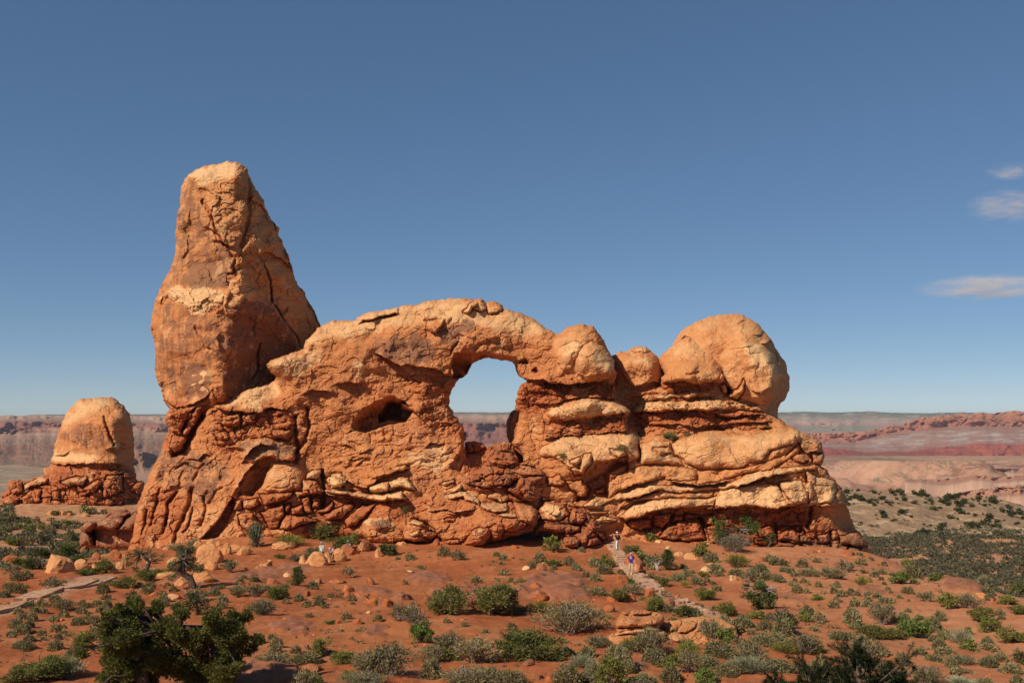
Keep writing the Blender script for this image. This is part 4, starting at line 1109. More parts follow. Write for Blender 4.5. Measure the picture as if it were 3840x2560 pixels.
bs_.ledge(P(7, [(350, 450), (400, 420), (480, 340), (650, 300), (760, 300)]), .8, 6, 8, .6)
bs_.groove(P(7, [(760, 270), (765, 390)]), .8, 1.4)
bs_.groove(P(7, [(872, 60), (880, 240), (870, 310)]), .8, 1.3)
# curved bands
bands = [([(580, 640), (600, 500), (690, 430), (800, 380), (900, 350), (1100, 350), (1250, 365), (1380, 390), (1402, 420), (1392, 470), (1330, 500), (1120, 480), (1110, 460), (1000, 490), (900, 510), (800, 540), (700, 580), (650, 640)], .9, .35),
         ([(1410, 400), (1600, 390), (1850, 370), (2000, 330), (2120, 290), (2230, 240), (2352, 150), (2352, 240), (2200, 330), (2050, 400), (1800, 440), (1600, 500), (1410, 520)], .6, .2),
         ([(360, 720), (430, 670), (580, 650), (700, 600), (830, 560), (950, 530), (1100, 540), (1220, 530), (1400, 540), (1600, 540), (1720, 510), (1850, 440), (2000, 400), (2150, 380), (2352, 360), (2400, 375), (2352, 420), (2100, 445), (1950, 490), (1800, 550), (1600, 570), (1500, 580), (1400, 600), (1200, 600), (1060, 570), (980, 600), (880, 640), (760, 670), (600, 680), (500, 740), (390, 750)], 1.1, .75),
         ([(700, 740), (840, 650), (950, 610), (1100, 590), (1300, 610), (1500, 600), (1560, 590), (1550, 640), (1450, 650), (1200, 655), (1050, 650), (900, 680), (760, 740)], .6, .5),
         ([(690, 830), (780, 740), (850, 700), (1000, 665), (1150, 655), (1300, 645), (1500, 650), (1600, 640), (1560, 720), (1400, 730), (1300, 737), (1100, 758), (930, 805), (850, 835), (740, 850)], .9, .8),
         ([(1560, 720), (1600, 590), (1700, 560), (1850, 535), (2050, 510), (2130, 520), (2300, 705), (2270, 715), (2150, 757), (2050, 740), (1900, 722), (1750, 730), (1600, 752)], 1.0, .98),
         ([(2130, 515), (2250, 495), (2450, 500), (2500, 620), (2420, 700), (2300, 700)], 1.0, .75),
         ([(400, 790), (480, 760), (600, 770), (560, 800), (430, 805)], .6, .5), ([(470, 850), (540, 810), (620, 830), (680, 860), (600, 880), (500, 880)], .8, .8)]
for q, h, pale in bands:
    q = P(7, q)
    bs_.lobe(q, h * .62, 6, .25, .8).tone(0, q, pale, 3).tone(1, q, .08, 3).region(q, wb=.06, ws=.25, wf=.5, soft=2)
for q, h in (([(800, 500), (880, 540), (1000, 570), (1020, 640), (980, 720), (820, 740), (800, 600)], .6), ([(600, 580), (760, 560), (820, 640), (800, 720), (680, 760)], .6)):
    bs_.lobe(P(8, q), h, 5, .3).tone(0, P(8, q), .8, 3)
for q, h in (([(1190, 505), (1300, 522), (1430, 528), (1550, 522), (1680, 495)], .9), ([(1770, 550), (1900, 502), (2010, 467), (2120, 440), (2230, 420)], 1.0), ([(710, 580), (790, 540), (900, 515), (1010, 490)], .7), ([(760, 660), (860, 650), (960, 600), (1060, 575)], .6), ([(700, 740), (800, 690), (950, 660)], .5), ([(640, 300), (740, 265)], .5)):
    bs_.ledge(P(7, q), h, 4, 4, 1.0)
bs_.ledge(P(7, [(690, 835), (745, 853), (850, 833), (920, 803), (1000, 762), (1150, 742), (1300, 737), (1500, 742), (1600, 752), (1880, 722), (2050, 742), (2150, 757), (2280, 712)]), .8, 6, 12, .55)
bs_.ledge(P(8, [(470, 765), (540, 768), (620, 762), (680, 722), (740, 737), (820, 742), (920, 747), (1010, 742), (1085, 738)]), .8, 6, 12, .5)
bs_.ledge(P(8, [(740, 270), (760, 330), (800, 370), (860, 360), (915, 370)]), .8, 6, 5, .6)
bs_.lobe(P(8, [(700, 400), (740, 375), (790, 380), (820, 420), (780, 440), (710, 430)]), .8, 4, .4)
bs_.lobe(P(8, [(730, 490), (760, 470), (860, 450), (880, 480), (800, 505), (740, 510)]), .7, 4, .3)
bs_.lobe(P(8, [(830, 370), (930, 370), (930, 420), (900, 460), (850, 440)]), .8, 4, .4)
# red band under the overhang and the blocky plinth
A = P(7, [(740, 860), (1000, 775), (1300, 745), (1880, 735), (2352, 735), (2480, 740), (2560, 900), (2620, 1060), (2000, 1100), (1400, 1090), (1000, 1000)])
bs_.tone(1, A, 1.0, 2.5).tone(0, A, .0, 2.5).tone(2, A, .25, 3).region(A, wb=.25, ws=.4, wf=.9, soft=3)
A = P(7, [(1500, 760), (2352, 760), (2480, 780), (2400, 860), (1900, 850), (1500, 830)])
bs_.region(A, wb=.6, ws=1.4, wf=1)
for q, h in (([(760, 870), (900, 830), (980, 840), (990, 920), (900, 950), (800, 930)], .7), ([(1010, 810), (1120, 790), (1190, 800), (1100, 930), (1010, 900)], .8), ([(1200, 810), (1280, 800), (1290, 860), (1180, 880)], .5), ([(1130, 920), (1230, 860), (1440, 830), (1490, 1030), (1300, 1050), (1050, 1020)], .6),
             ([(1290, 790), (1430, 800), (1430, 860), (1300, 860)], .4), ([(1450, 810), (1560, 800), (1560, 900), (1470, 900)], .4), ([(1500, 940), (1700, 960), (1640, 1060), (1530, 1060)], .5), ([(1950, 930), (2080, 900), (2130, 960), (2100, 1040), (1980, 1010)], .5), ([(2130, 920), (2352, 900), (2352, 1040), (2150, 1040)], .5)):
    bs_.lobe(P(7, q), h, 5, .6, 1.0)
for q, h in (([(590, 950), (700, 900), (800, 960), (860, 1000), (700, 1010), (600, 990)], .6), ([(735, 935), (780, 920), (790, 950), (750, 965)], .6), ([(870, 960), (970, 930), (990, 1010), (900, 1010)], .6), ([(970, 930), (1020, 920), (1030, 980), (980, 990)], .6), ([(1030, 960), (1160, 930), (1210, 980), (1240, 1030), (1120, 1030), (1040, 1010)], .8),
             ([(600, 1000), (720, 1010), (700, 1040), (620, 1040)], .7), ([(760, 1020), (900, 1010), (980, 1040), (960, 1065), (800, 1050)], .8), ([(1030, 1030), (1110, 1030), (1090, 1065), (1030, 1060)], .6), ([(430, 980), (560, 960), (560, 1020), (440, 1020)], .7), ([(1100, 1030), (1180, 1040), (1170, 1075), (1100, 1075)], .5)):
    bs_.lobe(P(8, q), h, 5, .5, 1.0)
bs_.groove(P(8, [(830, 760), (830, 830), (800, 900)]), .9, 1.8)
bs_.groove(P(8, [(970, 930), (965, 1000), (990, 1060)]), .9, 1.6)
bs_.groove(P(8, [(580, 880), (585, 970)]), .6, 1.5)
bs_.tone(2, P(8, [(640, 950), (1240, 940), (1250, 1080), (600, 1080)]), .7, 5)
bs_.tone(2, P(7, [(1050, 950), (1480, 930), (1490, 1040), (1080, 1040)]), .6, 5)
bs_.groove(P(7, [(1440, 820), (1450, 900), (1500, 1030)]), .4, 1.0)
bs_.groove(P(7, [(1290, 790), (1280, 870)]), .3, .9)
bs_.groove(P(7, [(1170, 800), (1160, 870), (1100, 940)]), .6, 1.2)
bs_.detail(tilt=-.04)
link('base', bs_.build('base', arch, thick=7), arch)
# ---------------------------------------------------------------- rock masses standing apart from the arch
def outcrop(name, label, cat, mass, thick, mat=None, group=None):
    me = mass.build(name, None, mat, thick)
    o = thing(name, label, cat, group=group, data=me)
    return o


# sunlit rock seen through the small window
outcrop('rock_wall', 'orange rock face seen through the small dark window hole', 'rock', back, 2)

# dark red blocks stacked below the opening
q = P(5, [(1225, 490), (1290, 440), (1300, 415), (1400, 370), (1440, 300), (1470, 240), (1500, 200), (1560, 150), (1600, 130), (1660, 150), (1692, 180), (1700, 230), (1735, 330), (1830, 310), (1910, 350), (1970, 400), (1992, 440), (1990, 520), (1965, 640), (1900, 690), (1700, 700), (1500, 640), (1300, 590), (1225, 540)])
bl = Mass(q, C(5, (1600, 140, 100.5), (1500, 230, 99.6), (1680, 200, 100.2), (1450, 330, 98.6), (1700, 330, 98.8), (1600, 420, 97.4), (1850, 360, 98.2), (1350, 450, 97.4), (1700, 550, 96.8), (1900, 480, 96.9), (1960, 600, 97.6), (1300, 520, 97), (1500, 560, 96.8), (1800, 650, 96.4)), edge=6, edge_h=1.6, seed=600, c=3)
bl.tone_all(0, .95, .55); bl.wb[:] = .5; bl.ws[:] = .9; bl.wf[:] = .7
bl.lobe(P(5, [(1440, 300), (1520, 210), (1650, 240), (1735, 330), (1600, 350), (1480, 340)]), .7, 6, .5)
bl.lobe(P(5, [(1410, 470), (1500, 430), (1680, 440), (1720, 460), (1640, 540), (1450, 540)]), .8, 6, .5)
bl.lobe(P(5, [(1290, 450), (1400, 440), (1370, 490), (1290, 500)]), .6, 4, .4)
bl.lobe(P(5, [(1600, 570), (1750, 460), (1960, 430), (1990, 520), (1960, 640), (1830, 690), (1700, 640)]), .6, 8, .5)
bl.ledge(P(5, [(1230, 515), (1400, 545), (1560, 560), (1680, 470)]), .7, 5, 5)
bl.ledge(P(5, [(1470, 350), (1600, 360), (1800, 340), (1910, 360)]), .6, 5, 5)
bl.ledge(P(5, [(1700, 420), (1830, 440), (1980, 430)]), .6, 5, 5)
bl.detail()
outcrop('rock_stack', 'dark red-brown stack of cracked blocks rising into the foot of the big opening', 'rock outcrop', bl, 3.5)

# floor of the opening
q = P(4, [(1232, 1480), (1240, 1412), (1320, 1398), (1400, 1420), (1432, 1455), (1500, 1428), (1600, 1402), (1690, 1460), (1760, 1475), (1840, 1540), (1840, 1700), (1235, 1760)])
fl = Mass(q, C(4, (1240, 1420, 105), (1400, 1430, 105), (1330, 1480, 104), (1600, 1410, 104.5), (1690, 1480, 104), (1500, 1500, 103.5), (1350, 1560, 102.5), (1750, 1568, 102.5), (1300, 1700, 100.5), (1700, 1700, 100.5)), edge=4, edge_h=.8, seed=620, c=3)
fl.tone_all(.1, .75, .1); fl.wb[:] = .8; fl.ws[:] = .9
fl.lobe(P(4, [(1235, 1500), (1245, 1415), (1330, 1400), (1420, 1445), (1370, 1490), (1290, 1510)]), 1.0, 6, .4).tone(2, P(4, [(1235, 1500), (1245, 1415), (1330, 1400), (1420, 1445), (1290, 1510)]), .5, 2)
fl.tone(0, P(4, [(1560, 1410), (1640, 1400), (1690, 1460), (1600, 1470)]), .5, 2)
fl.region(P(5, [(1250, 260), (1450, 250), (1400, 360), (1290, 400)]), wb=.05, ws=.05, wf=.3).tone(0, P(5, [(1250, 260), (1450, 250), (1400, 360), (1290, 400)]), .3, 3)
fl.detail()
outcrop('rubble_floor', 'low orange rubble and brown boulder on the sill of the big opening', 'rock outcrop', fl, 3)

# overhanging slab in front of the arch
q = P(5, [(640, 720), (760, 640), (900, 600), (1060, 570), (1210, 540), (1400, 545), (1560, 570), (1640, 600), (1700, 660), (1850, 710), (1900, 770), (1915, 830), (1890, 900), (1850, 950), (1740, 985), (1640, 1010), (1560, 1040), (1470, 1062), (1390, 1100), (1310, 1108), (1225, 1100), (1200, 1085), (1100, 1085), (1040, 1060), (1000, 990), (900, 890), (800, 845), (700, 850), (650, 820)])
sl = Mass(q, C(5, (700, 720, 97), (700, 830, 95.8), (1060, 590, 97.5), (1400, 560, 97.6), (1000, 700, 96), (1300, 680, 95.8), (1600, 640, 97), (1560, 700, 95.8), (1800, 740, 96), (1700, 780, 94.8), (1000, 850, 94.2), (1300, 850, 93.4), (1150, 980, 92.6), (1350, 920, 91.6), (1350, 1020, 91.6), (1250, 1085, 92.2), (1600, 830, 92.8), (1550, 920, 91.6), (1700, 880, 92.0), (1850, 850, 93.4), (1880, 920, 93.6), (1600, 1000, 92.2), (1750, 960, 92.6), (1450, 1050, 92.0)), edge=6, edge_h=1.3, seed=640, c=3)
sl.tone_all(.12, .6, .12); sl.wb[:] = .15; sl.ws[:] = .5; sl.wf[:] = .65
for p_, h, pale in (([(1080, 620), (1200, 580), (1290, 620), (1370, 670), (1380, 720), (1300, 690), (1200, 650), (1100, 660)], .9, .85), ([(1380, 700), (1620, 690), (1640, 760), (1560, 790), (1400, 760)], .9, .6), ([(1500, 820), (1600, 785), (1700, 795), (1715, 835), (1600, 830)], .7, .9),
                   ([(1440, 650), (1500, 580), (1560, 570), (1640, 620), (1660, 680), (1560, 690)], 1.0, .5), ([(1680, 680), (1850, 720), (1905, 800), (1870, 900), (1780, 900), (1700, 780)], 1.2, .35), ([(1210, 1080), (1280, 990), (1320, 930), (1450, 920), (1480, 1000), (1400, 1090), (1300, 1105)], 1.3, .1),
                   ([(1450, 930), (1520, 890), (1600, 920), (1560, 1030), (1480, 1050)], .9, .1), ([(1040, 1040), (1180, 1030), (1200, 1080), (1060, 1085)], .6, .15), ([(1050, 840), (1150, 830), (1140, 870), (1060, 870)], .5, .3), ([(1580, 850), (1700, 830), (1800, 900), (1700, 960), (1600, 950)], .9, .05), ([(1060, 620), (1120, 575), (1210, 545), (1215, 575), (1110, 610)], .5, .9)):
    sl.lobe(P(5, p_), h, 6, .4).tone(0, P(5, p_), pale, 3)
sl.ledge(P(5, [(900, 770), (1050, 760), (1200, 780), (1330, 740)]), .5, 5, 4)
sl.ledge(P(5, [(1080, 800), (1180, 790), (1300, 800)]), .4, 4, 3)
sl.tone(1, P(5, [(1200, 900), (1900, 860), (1850, 1000), (1250, 1110)]), .85, 4).tone(2, P(5, [(1250, 940), (1900, 860), (1850, 1000), (1250, 1110)]), .45, 4)
sl.tone(0, P(5, [(1310, 960), (1400, 930), (1420, 980), (1330, 1000)]), .8, 2)
sl.detail(tilt=.25)
outcrop('rock_slab', 'long sloping orange slab with an undercut front edge, in front of the arch foot', 'rock slab', sl, 3.2)

# grey-topped boulder mass left of the steps
q = P(5, [(1830, 690), (1960, 655), (2100, 670), (2220, 700), (2290, 735), (2350, 750), (2400, 830), (2480, 900), (2560, 990), (2592, 1060), (2580, 1110), (2500, 1112), (2440, 1090), (2330, 1135), (2230, 1120), (2130, 1112), (2100, 1020), (1990, 960), (1880, 990), (1858, 930), (1915, 800)])
lb = Mass(q, C(5, (1850, 720, 97.5), (1960, 680, 97.6), (2100, 720, 96.3), (2280, 760, 96.2), (2050, 850, 94.6), (1900, 900, 95), (2250, 900, 94.4), (2400, 900, 95), (2150, 1050, 93.4), (2280, 1100, 93.4), (2350, 1000, 94), (2500, 1000, 95.5), (2560, 1080, 96.2), (2100, 960, 94.2)), edge=7, edge_h=1.6, seed=660, c=3)
lb.tone_all(.05, .8, .55); lb.wb[:] = .25; lb.ws[:] = .1; lb.wf[:] = .9
for p_, h in (([(2190, 800), (2240, 740), (2320, 760), (2350, 830), (2300, 900), (2200, 880)], 1.2), ([(2130, 1090), (2140, 1010), (2250, 995), (2300, 1040), (2270, 1110), (2180, 1115)], 1.4), ([(1870, 970), (1900, 900), (2000, 880), (2160, 890), (2290, 900), (2300, 960), (2130, 980), (1990, 950)], .9), ([(2360, 1100), (2370, 1020), (2460, 1010), (2500, 1060), (2470, 1090)], 1.0), ([(2430, 960), (2500, 960), (2540, 1030), (2480, 1040)], .8), ([(1890, 780), (1960, 680), (2140, 690), (2200, 800), (2100, 860), (1930, 860)], .5), ([(2200, 730), (2230, 700), (2280, 720), (2270, 745)], .7)):
    lb.lobe(P(5, p_), h, 7, .6, 1.1)
q2 = P(5, [(1920, 750), (1980, 700), (2080, 720), (2170, 790), (2120, 850), (2000, 830)])
GREY = lb.T[0].copy() * 0
sl_, s_ = lb._in(q2, 8)
lb.tone(0, q2, 1.0, 3).tone(1, q2, 0, 3).tone(2, q2, .35, 3)
lb.detail()
outcrop('boulder', 'big dark brown boulder mass with a pale grey lichen patch, left of the stone steps', 'boulder', lb, 3)

# varnished boulders at the foot, left of the slab
q = P(5, [(255, 960), (280, 870), (330, 825), (430, 805), (520, 840), (600, 890), (660, 950), (690, 1000), (680, 1040), (560, 1060), (430, 1060), (340, 1040), (290, 1000)])
b1 = Mass(q, C(5, (300, 900, 95.6), (430, 830, 95.6), (420, 920, 94.2), (560, 900, 95), (600, 980, 94.4), (400, 1030, 93.8), (560, 1040, 93.9)), edge=7, edge_h=1.4, seed=680)
b1.tone_all(.25, .5, .3); b1.wb[:] = .12; b1.ws[:] = .05
b1.tone(0, P(5, [(300, 860), (400, 805), (520, 840), (580, 890), (400, 880)]), .8, 3).tone(2, P(5, [(360, 850), (520, 860), (560, 930), (420, 950)]), .9, 3)
b1.lobe(P(5, [(360, 850), (520, 840), (580, 930), (430, 960)]), .5, 6)
outcrop('boulder', 'large brown-varnished boulder with a cream top, left of the cream-capped one', 'boulder', b1.detail(), 2.5)
q = P(5, [(640, 1020), (620, 970), (690, 900), (710, 865), (770, 838), (850, 870), (905, 925), (975, 960), (1012, 1010), (985, 1050), (950, 1060), (850, 1050), (740, 1050)])
b2 = Mass(q, C(5, (660, 1000, 94.2), (770, 850, 94.6), (780, 930, 93.4), (900, 940, 94), (850, 1000, 93), (980, 1020, 94.2), (740, 1040, 93)), edge=6, edge_h=1.3, seed=690)
b2.tone_all(.25, .6, .2); b2.wb[:] = .2; b2.ws[:] = .4
for p_, h, pl in (([(700, 890), (770, 840), (850, 872), (890, 920), (800, 900)], .8, .95), ([(715, 975), (800, 950), (860, 985), (740, 1000)], .7, .85), ([(830, 940), (930, 950), (990, 1000), (920, 1040), (850, 1010)], .7, .2)):
    b2.lobe(P(5, p_), h, 5, .4).tone(0, P(5, p_), pl, 2)
outcrop('boulder', 'rounded orange boulder with bright cream cap layers, centre of the arch foot', 'boulder', b2.detail(), 2.5)

# slabs climbing beside the steps, right of the brown boulder mass
q = P(7, [(400, 830), (520, 860), (700, 880), (760, 910), (850, 1000), (960, 1040), (1160, 1110), (1180, 1180), (900, 1130), (720, 1110), (560, 1080), (520, 960)])
rs = Mass(q, C(7, (420, 840, 99.6), (700, 890, 100), (560, 980, 98.6), (760, 980, 99), (900, 1080, 97.8), (1150, 1140, 96.4), (700, 1090, 97.2)), edge=3, edge_h=.6, seed=700)
rs.tone_all(.35, .3, .05); rs.wb[:] = .5; rs.ws[:] = .5; rs.wf[:] = .9
for p_, pl in (([(600, 960), (680, 970), (760, 1030), (720, 1050), (640, 1000)], .9), ([(710, 940), (790, 930), (840, 990), (780, 990)], .7), ([(560, 900), (640, 900), (640, 940), (570, 940)], .2)):
    rs.lobe(P(7, p_), .6, 4, .3).tone(0, P(7, p_), pl, 2)
outcrop('rock_slab', 'broken pale and red slab slope climbing above the head of the stone steps', 'rock slab', rs.detail(), 2)

# dark mushroom rock by the left foot
q = P(10, [(650, 440), (655, 345), (652, 295), (690, 265), (740, 245), (788, 245), (815, 240), (880, 180), (960, 150), (1020, 148), (1060, 165), (1120, 150), (1180, 250), (1140, 420), (1060, 470), (900, 470), (760, 460)])
mr = Mass(q, C(10, (670, 300, 105), (720, 280, 103), (720, 380, 104.4), (900, 230, 103), (1000, 200, 103.6), (900, 290, 102.6), (870, 390, 104.2), (1050, 250, 102.4), (1080, 400, 102.4), (760, 340, 106), (1150, 300, 102)), edge=6, edge_h=1.6, seed=720, c=3)
mr.tone_all(0, 1, 1.0); mr.wb[:] = .06; mr.ws[:] = .1; mr.wf[:] = .6  # varnish raised to full: the weak light here is put into the colour
for p_, h in (([(655, 320), (665, 275), (740, 245), (790, 248), (765, 300), (740, 325)], 1.3), ([(765, 300), (820, 245), (960, 155), (1060, 170), (1000, 260), (940, 310), (840, 305)], 1.5), ([(960, 310), (1030, 230), (1120, 160), (1180, 250), (1080, 325)], 1.2)):
    mr.lobe(P(10, p_), h, 8, .5)
mr.ledge(P(10, [(655, 325), (740, 328), (770, 310), (850, 312), (940, 318), (1080, 330)]), .9, 6, 8, .9)
mr.groove(P(10, [(768, 315), (765, 350), (770, 430)]), 1.6, 1.6)
outcrop('mushroom_rock', 'dark brown caprock boulders on a red pedestal, against the left foot of the arch', 'rock outcrop', mr.detail(), 4)

# --- butte on the left
butte = thing('rock_butte', 'rounded orange sandstone butte standing alone left of the arch', 'rock butte', (-62, 186, -4))
q = P(9, [(900, 155), (960, 150), (1050, 140), (1150, 135), (1240, 145), (1290, 170), (1330, 210), (1370, 265), (1395, 290), (1415, 340), (1425, 400), (1445, 480), (1460, 600), (1462, 800), (1465, 900), (1475, 990), (1490, 1060), (1300, 1100), (700, 1050), (480, 1000), (500, 930), (550, 860), (560, 800), (580, 750), (595, 680), (610, 600), (640, 510), (680, 400), (720, 320), (780, 240), (840, 180)])
bt = Mass(q, C(9, (620, 650, 153), (700, 400, 153), (850, 200, 153.5), (1050, 170, 152.5), (1250, 200, 152), (900, 400, 149.5), (1150, 380, 148.6), (1000, 600, 148.6), (800, 700, 149.4), (1200, 600, 148.4), (1330, 450, 150), (1410, 600, 153), (1440, 850, 153.5), (1300, 800, 149.6), (900, 900, 148), (1150, 900, 147.6), (560, 900, 151), (600, 1000, 149), (900, 1040, 147), (1300, 1000, 148.6)), edge=9, edge_h=4, seed=740, c=3)
bt.tone_all(.18, .35, .42); bt.wb[:] = .08; bt.ws[:] = .04; bt.wf[:] = .35
bt.tone(0, P(9, [(680, 400), (850, 190), (1100, 140), (1270, 170), (1150, 260), (1000, 300), (850, 380), (700, 480)]), .7, 5)
bt.tone(2, P(9, [(650, 560), (850, 420), (1100, 480), (1200, 620), (1100, 740), (800, 640)]), .62, 5).tone(1, P(9, [(650, 560), (850, 420), (1100, 480), (1200, 620), (1100, 740), (800, 640)]), .5, 5)
bt.groove(P(9, [(1130, 350), (1150, 450), (1200, 560), (1240, 660)]), 1.0, 1.3)
bt.lobe(P(9, [(1170, 400), (1200, 330), (1260, 270), (1390, 300), (1430, 480), (1440, 700), (1300, 640), (1230, 600)]), 1.2, 8)
bt.ledge(P(9, [(1180, 700), (1240, 690), (1300, 700), (1380, 690)]), 1.0, 6, 5, .7)
bt.tone(0, P(9, [(1240, 635), (1300, 635), (1290, 700), (1260, 690)]), 1, 1.2)
bt.tone(0, P(9, [(580, 750), (760, 740), (1100, 820), (1000, 850), (700, 860), (560, 830)]), .8, 3)
bt.ledge(P(9, [(570, 775), (690, 765), (740, 740)]), .7, 4, 4)
A = P(9, [(500, 930), (560, 850), (1000, 865), (1300, 860), (1470, 900), (1490, 1060), (700, 1060)])
bt.tone(1, A, .85, 3).tone(0, A, .0, 3).region(A, wb=.7, ws=.6, wf=1)
bt.ledge(P(9, [(540, 860), (700, 880), (820, 860), (1100, 850), (1300, 860)]), .9, 5, 5, .5)
link('tower', bt.detail(tilt=-.2, amp=1.0).build('tower', butte, thick=9, far=1.24), butte)
q = P(9, [(-60, 1420), (0, 1350), (20, 1180), (90, 1150), (80, 1080), (110, 1035), (200, 1040), (280, 1060), (340, 1030), (400, 1000), (480, 985), (550, 960), (700, 960), (1000, 900), (1300, 900), (1460, 960), (1500, 1050), (1555, 1045), (1570, 1090), (1560, 1180), (1500, 1340), (1380, 1340), (1200, 1330), (1000, 1330), (800, 1330), (600, 1350), (420, 1380), (340, 1430), (100, 1450)])
bb = Mass(q, C(9, (0, 1380, 146.5), (60, 1200, 148), (200, 1060, 149), (200, 1250, 146.4), (400, 1030, 149), (400, 1250, 146), (700, 980, 147.5), (700, 1200, 145.4), (1000, 950, 147), (1000, 1180, 145), (1250, 1000, 147.4), (1250, 1200, 145.5), (1450, 1050, 149.5), (1450, 1250, 147.6), (1550, 1080, 150)), edge=6, edge_h=2.0, seed=760, c=3)
bb.tone_all(.12, .8, .15); bb.wb[:] = .8; bb.ws[:] = .7; bb.wf[:] = 1
for p_, h, pl in (([(80, 1100), (120, 1040), (240, 1050), (240, 1180), (150, 1190)], 1.2, .2), ([(250, 1100), (420, 1010), (530, 1000), (520, 1080), (340, 1120), (260, 1150)], 1.0, .6), ([(660, 1060), (820, 1000), (960, 1020), (900, 1100), (720, 1110)], 1.2, .5), ([(890, 1120), (1060, 1040), (1120, 1060), (1040, 1170), (950, 1190)], 1.2, .05), ([(1110, 1110), (1160, 1000), (1330, 970), (1340, 1160), (1200, 1230), (1120, 1220)], 1.0, .1),
                  ([(30, 1230), (150, 1180), (220, 1240), (180, 1340), (40, 1330)], 1.1, .15), ([(240, 1230), (330, 1150), (450, 1140), (450, 1280), (260, 1320)], 1.0, .1), ([(850, 1190), (980, 1150), (990, 1200), (870, 1220)], .9, .05), ([(560, 1170), (660, 1160), (660, 1260), (560, 1250)], .8, .1), ([(1440, 1120), (1500, 1040), (1560, 1050), (1560, 1130), (1500, 1200)], 1.2, .1)):
    bb.lobe(P(9, p_), h, 6, .7, 1.0).tone(0, P(9, p_), pl, 3)
link('base', bb.detail(tilt=-.15, amp=1.0).build('base', butte, thick=8, far=1.24), butte)

# layered outcrops beside the trail in the foreground
q = P(12, [(820, 1180), (900, 1150), (880, 1080), (930, 1010), (945, 980), (1010, 975), (1100, 965), (1190, 985), (1270, 1000), (1292, 1040), (1270, 1080), (1240, 1110), (1300, 1150), (1290, 1210), (1180, 1230), (1000, 1260), (850, 1260)])
Yb = on_ground(*P1(12, 1050, 1250))[1]
o1 = Mass(q, C(12, (850, 1250, Yb), (900, 1180, Yb + .8), (900, 1080, Yb + 2.2), (1000, 990, Yb + 3.6), (1180, 1000, Yb + 3.4), (1000, 1060, Yb + 2.0), (1200, 1060, Yb + 1.7), (1200, 1150, Yb + .9), (1100, 1220, Yb + .1), (1280, 1180, Yb + .7)), edge=4, edge_h=.5, seed=780, c=3, step=.55)
o1.tone_all(.3, .4, .05); o1.wb[:] = .25; o1.ws[:] = .7; o1.wf[:] = .8
for p_, h, pl in (([(930, 1010), (950, 980), (1010, 978), (1000, 1015)], .5, .3), ([(1010, 980), (1190, 975), (1180, 1005), (1020, 1010)], .4, .35), ([(885, 1090), (930, 1030), (1100, 1020), (1290, 1010), (1280, 1080), (1100, 1100), (900, 1120)], .7, .2), ([(860, 1180), (960, 1140), (1200, 1105), (1290, 1130), (1180, 1150), (1000, 1170)], .5, .8)):
    o1.lobe(P(12, p_), h, 6, .3).tone(0, P(12, p_), pl, 2)
o1.detail(amp=.5)
outcrop('rock_outcrop', 'layered orange outcrop with a pale ledge, below the trail in the right foreground', 'rock outcrop', o1, 2.5)
q = P(12, [(1290, 1090), (1330, 1060), (1420, 1045), (1560, 1020), (1700, 1025), (1830, 1075), (1880, 1110), (1885, 1190), (1870, 1240), (1700, 1230), (1560, 1260), (1400, 1230), (1290, 1190)])
Yb = on_ground(*P1(12, 1560, 1250))[1]
o2 = Mass(q, C(12, (1310, 1080, Yb + 3.2), (1300, 1180, Yb + .8), (1560, 1030, Yb + 4), (1800, 1070, Yb + 3.4), (1560, 1120, Yb + 1.8), (1700, 1200, Yb + .5), (1850, 1180, Yb + 1), (1400, 1140, Yb + 1.4), (1500, 1230, Yb + .2)), edge=4, edge_h=.5, seed=790, c=3, step=.55)
o2.tone_all(.35, .3, .05); o2.wb[:] = .3; o2.ws[:] = .5; o2.wf[:] = .8
for p_, h in (([(1385, 1150), (1440, 1060), (1560, 1070), (1540, 1120), (1450, 1160)], .5), ([(1300, 1100), (1390, 1090), (1400, 1130), (1320, 1160)], .5)):
    o2.lobe(P(12, p_), h, 5, .3)
outcrop('rock_outcrop', 'smooth pale orange outcrop right beside the lower end of the trail', 'rock outcrop', o2.detail(amp=.5), 2.5)
# ---------------------------------------------------------------- far country
def tint_material(name, detail=.5, scale=1.0):
    m, nt, bs = new_mat(name)
    N = NT(nt)
    p = N.pos()
    c, *_ = N.attr('tone')
    n1 = N.noise(p, .02 * scale, 6, .65); n2 = N.noise(p, .15 * scale, 5, .7)
    g = N.math('ADD', N.math('MULTIPLY', N.math('ADD', n1, n2), detail), 1 - detail)
    gm = N.n('ShaderNodeVectorMath', operation='SCALE')
    nt.links.new(c, gm.inputs[0]); nt.links.new(g, gm.inputs['Scale'])
    col = gm.outputs[0]
    return m, nt, bs, N, p, col


def mix3(a, b, k):
    return np.asarray(a)[None, None] * (1 - k[..., None]) + np.asarray(b)[None, None] * k[..., None]


m, nt, bs, N, p, col = tint_material('far_cliffs', .5, .35)
nt.links.new(col, bs.inputs['Base Color'])
M_CLIFF = m
m, nt, bs, N, p, col = tint_material('plain_soil', .6, .5)
spk = N.math('MAXIMUM', N.ramp(N.noise(N.pos(1, .14, 1), .07, 6, .85), .53, .57), N.math('MULTIPLY', N.ramp(N.noise(N.pos(1, .14, 1), .22, 3, .8), .54, .58), .9))
bnd = N.ramp(N.noise(N.pos(.3, .8, 1), .012, 6, .72), .51, .55)
col = N.mix(N.math('MULTIPLY', bnd, .75), col, (.22, .090, .055))
bn2 = N.ramp(N.noise(N.pos(.3, .7, 1), .019, 6, .72), .53, .58)
col = N.mix(N.math('MULTIPLY', bn2, .6), col, (.50, .30, .20))
spk2 = N.ramp(N.noise(p, .006, 4, .6), .38, .55)
col = N.mix(N.math('MULTIPLY', N.math('MULTIPLY', spk, spk2), .85), col, (.13, .125, .07))
nt.links.new(col, bs.inputs['Base Color'])
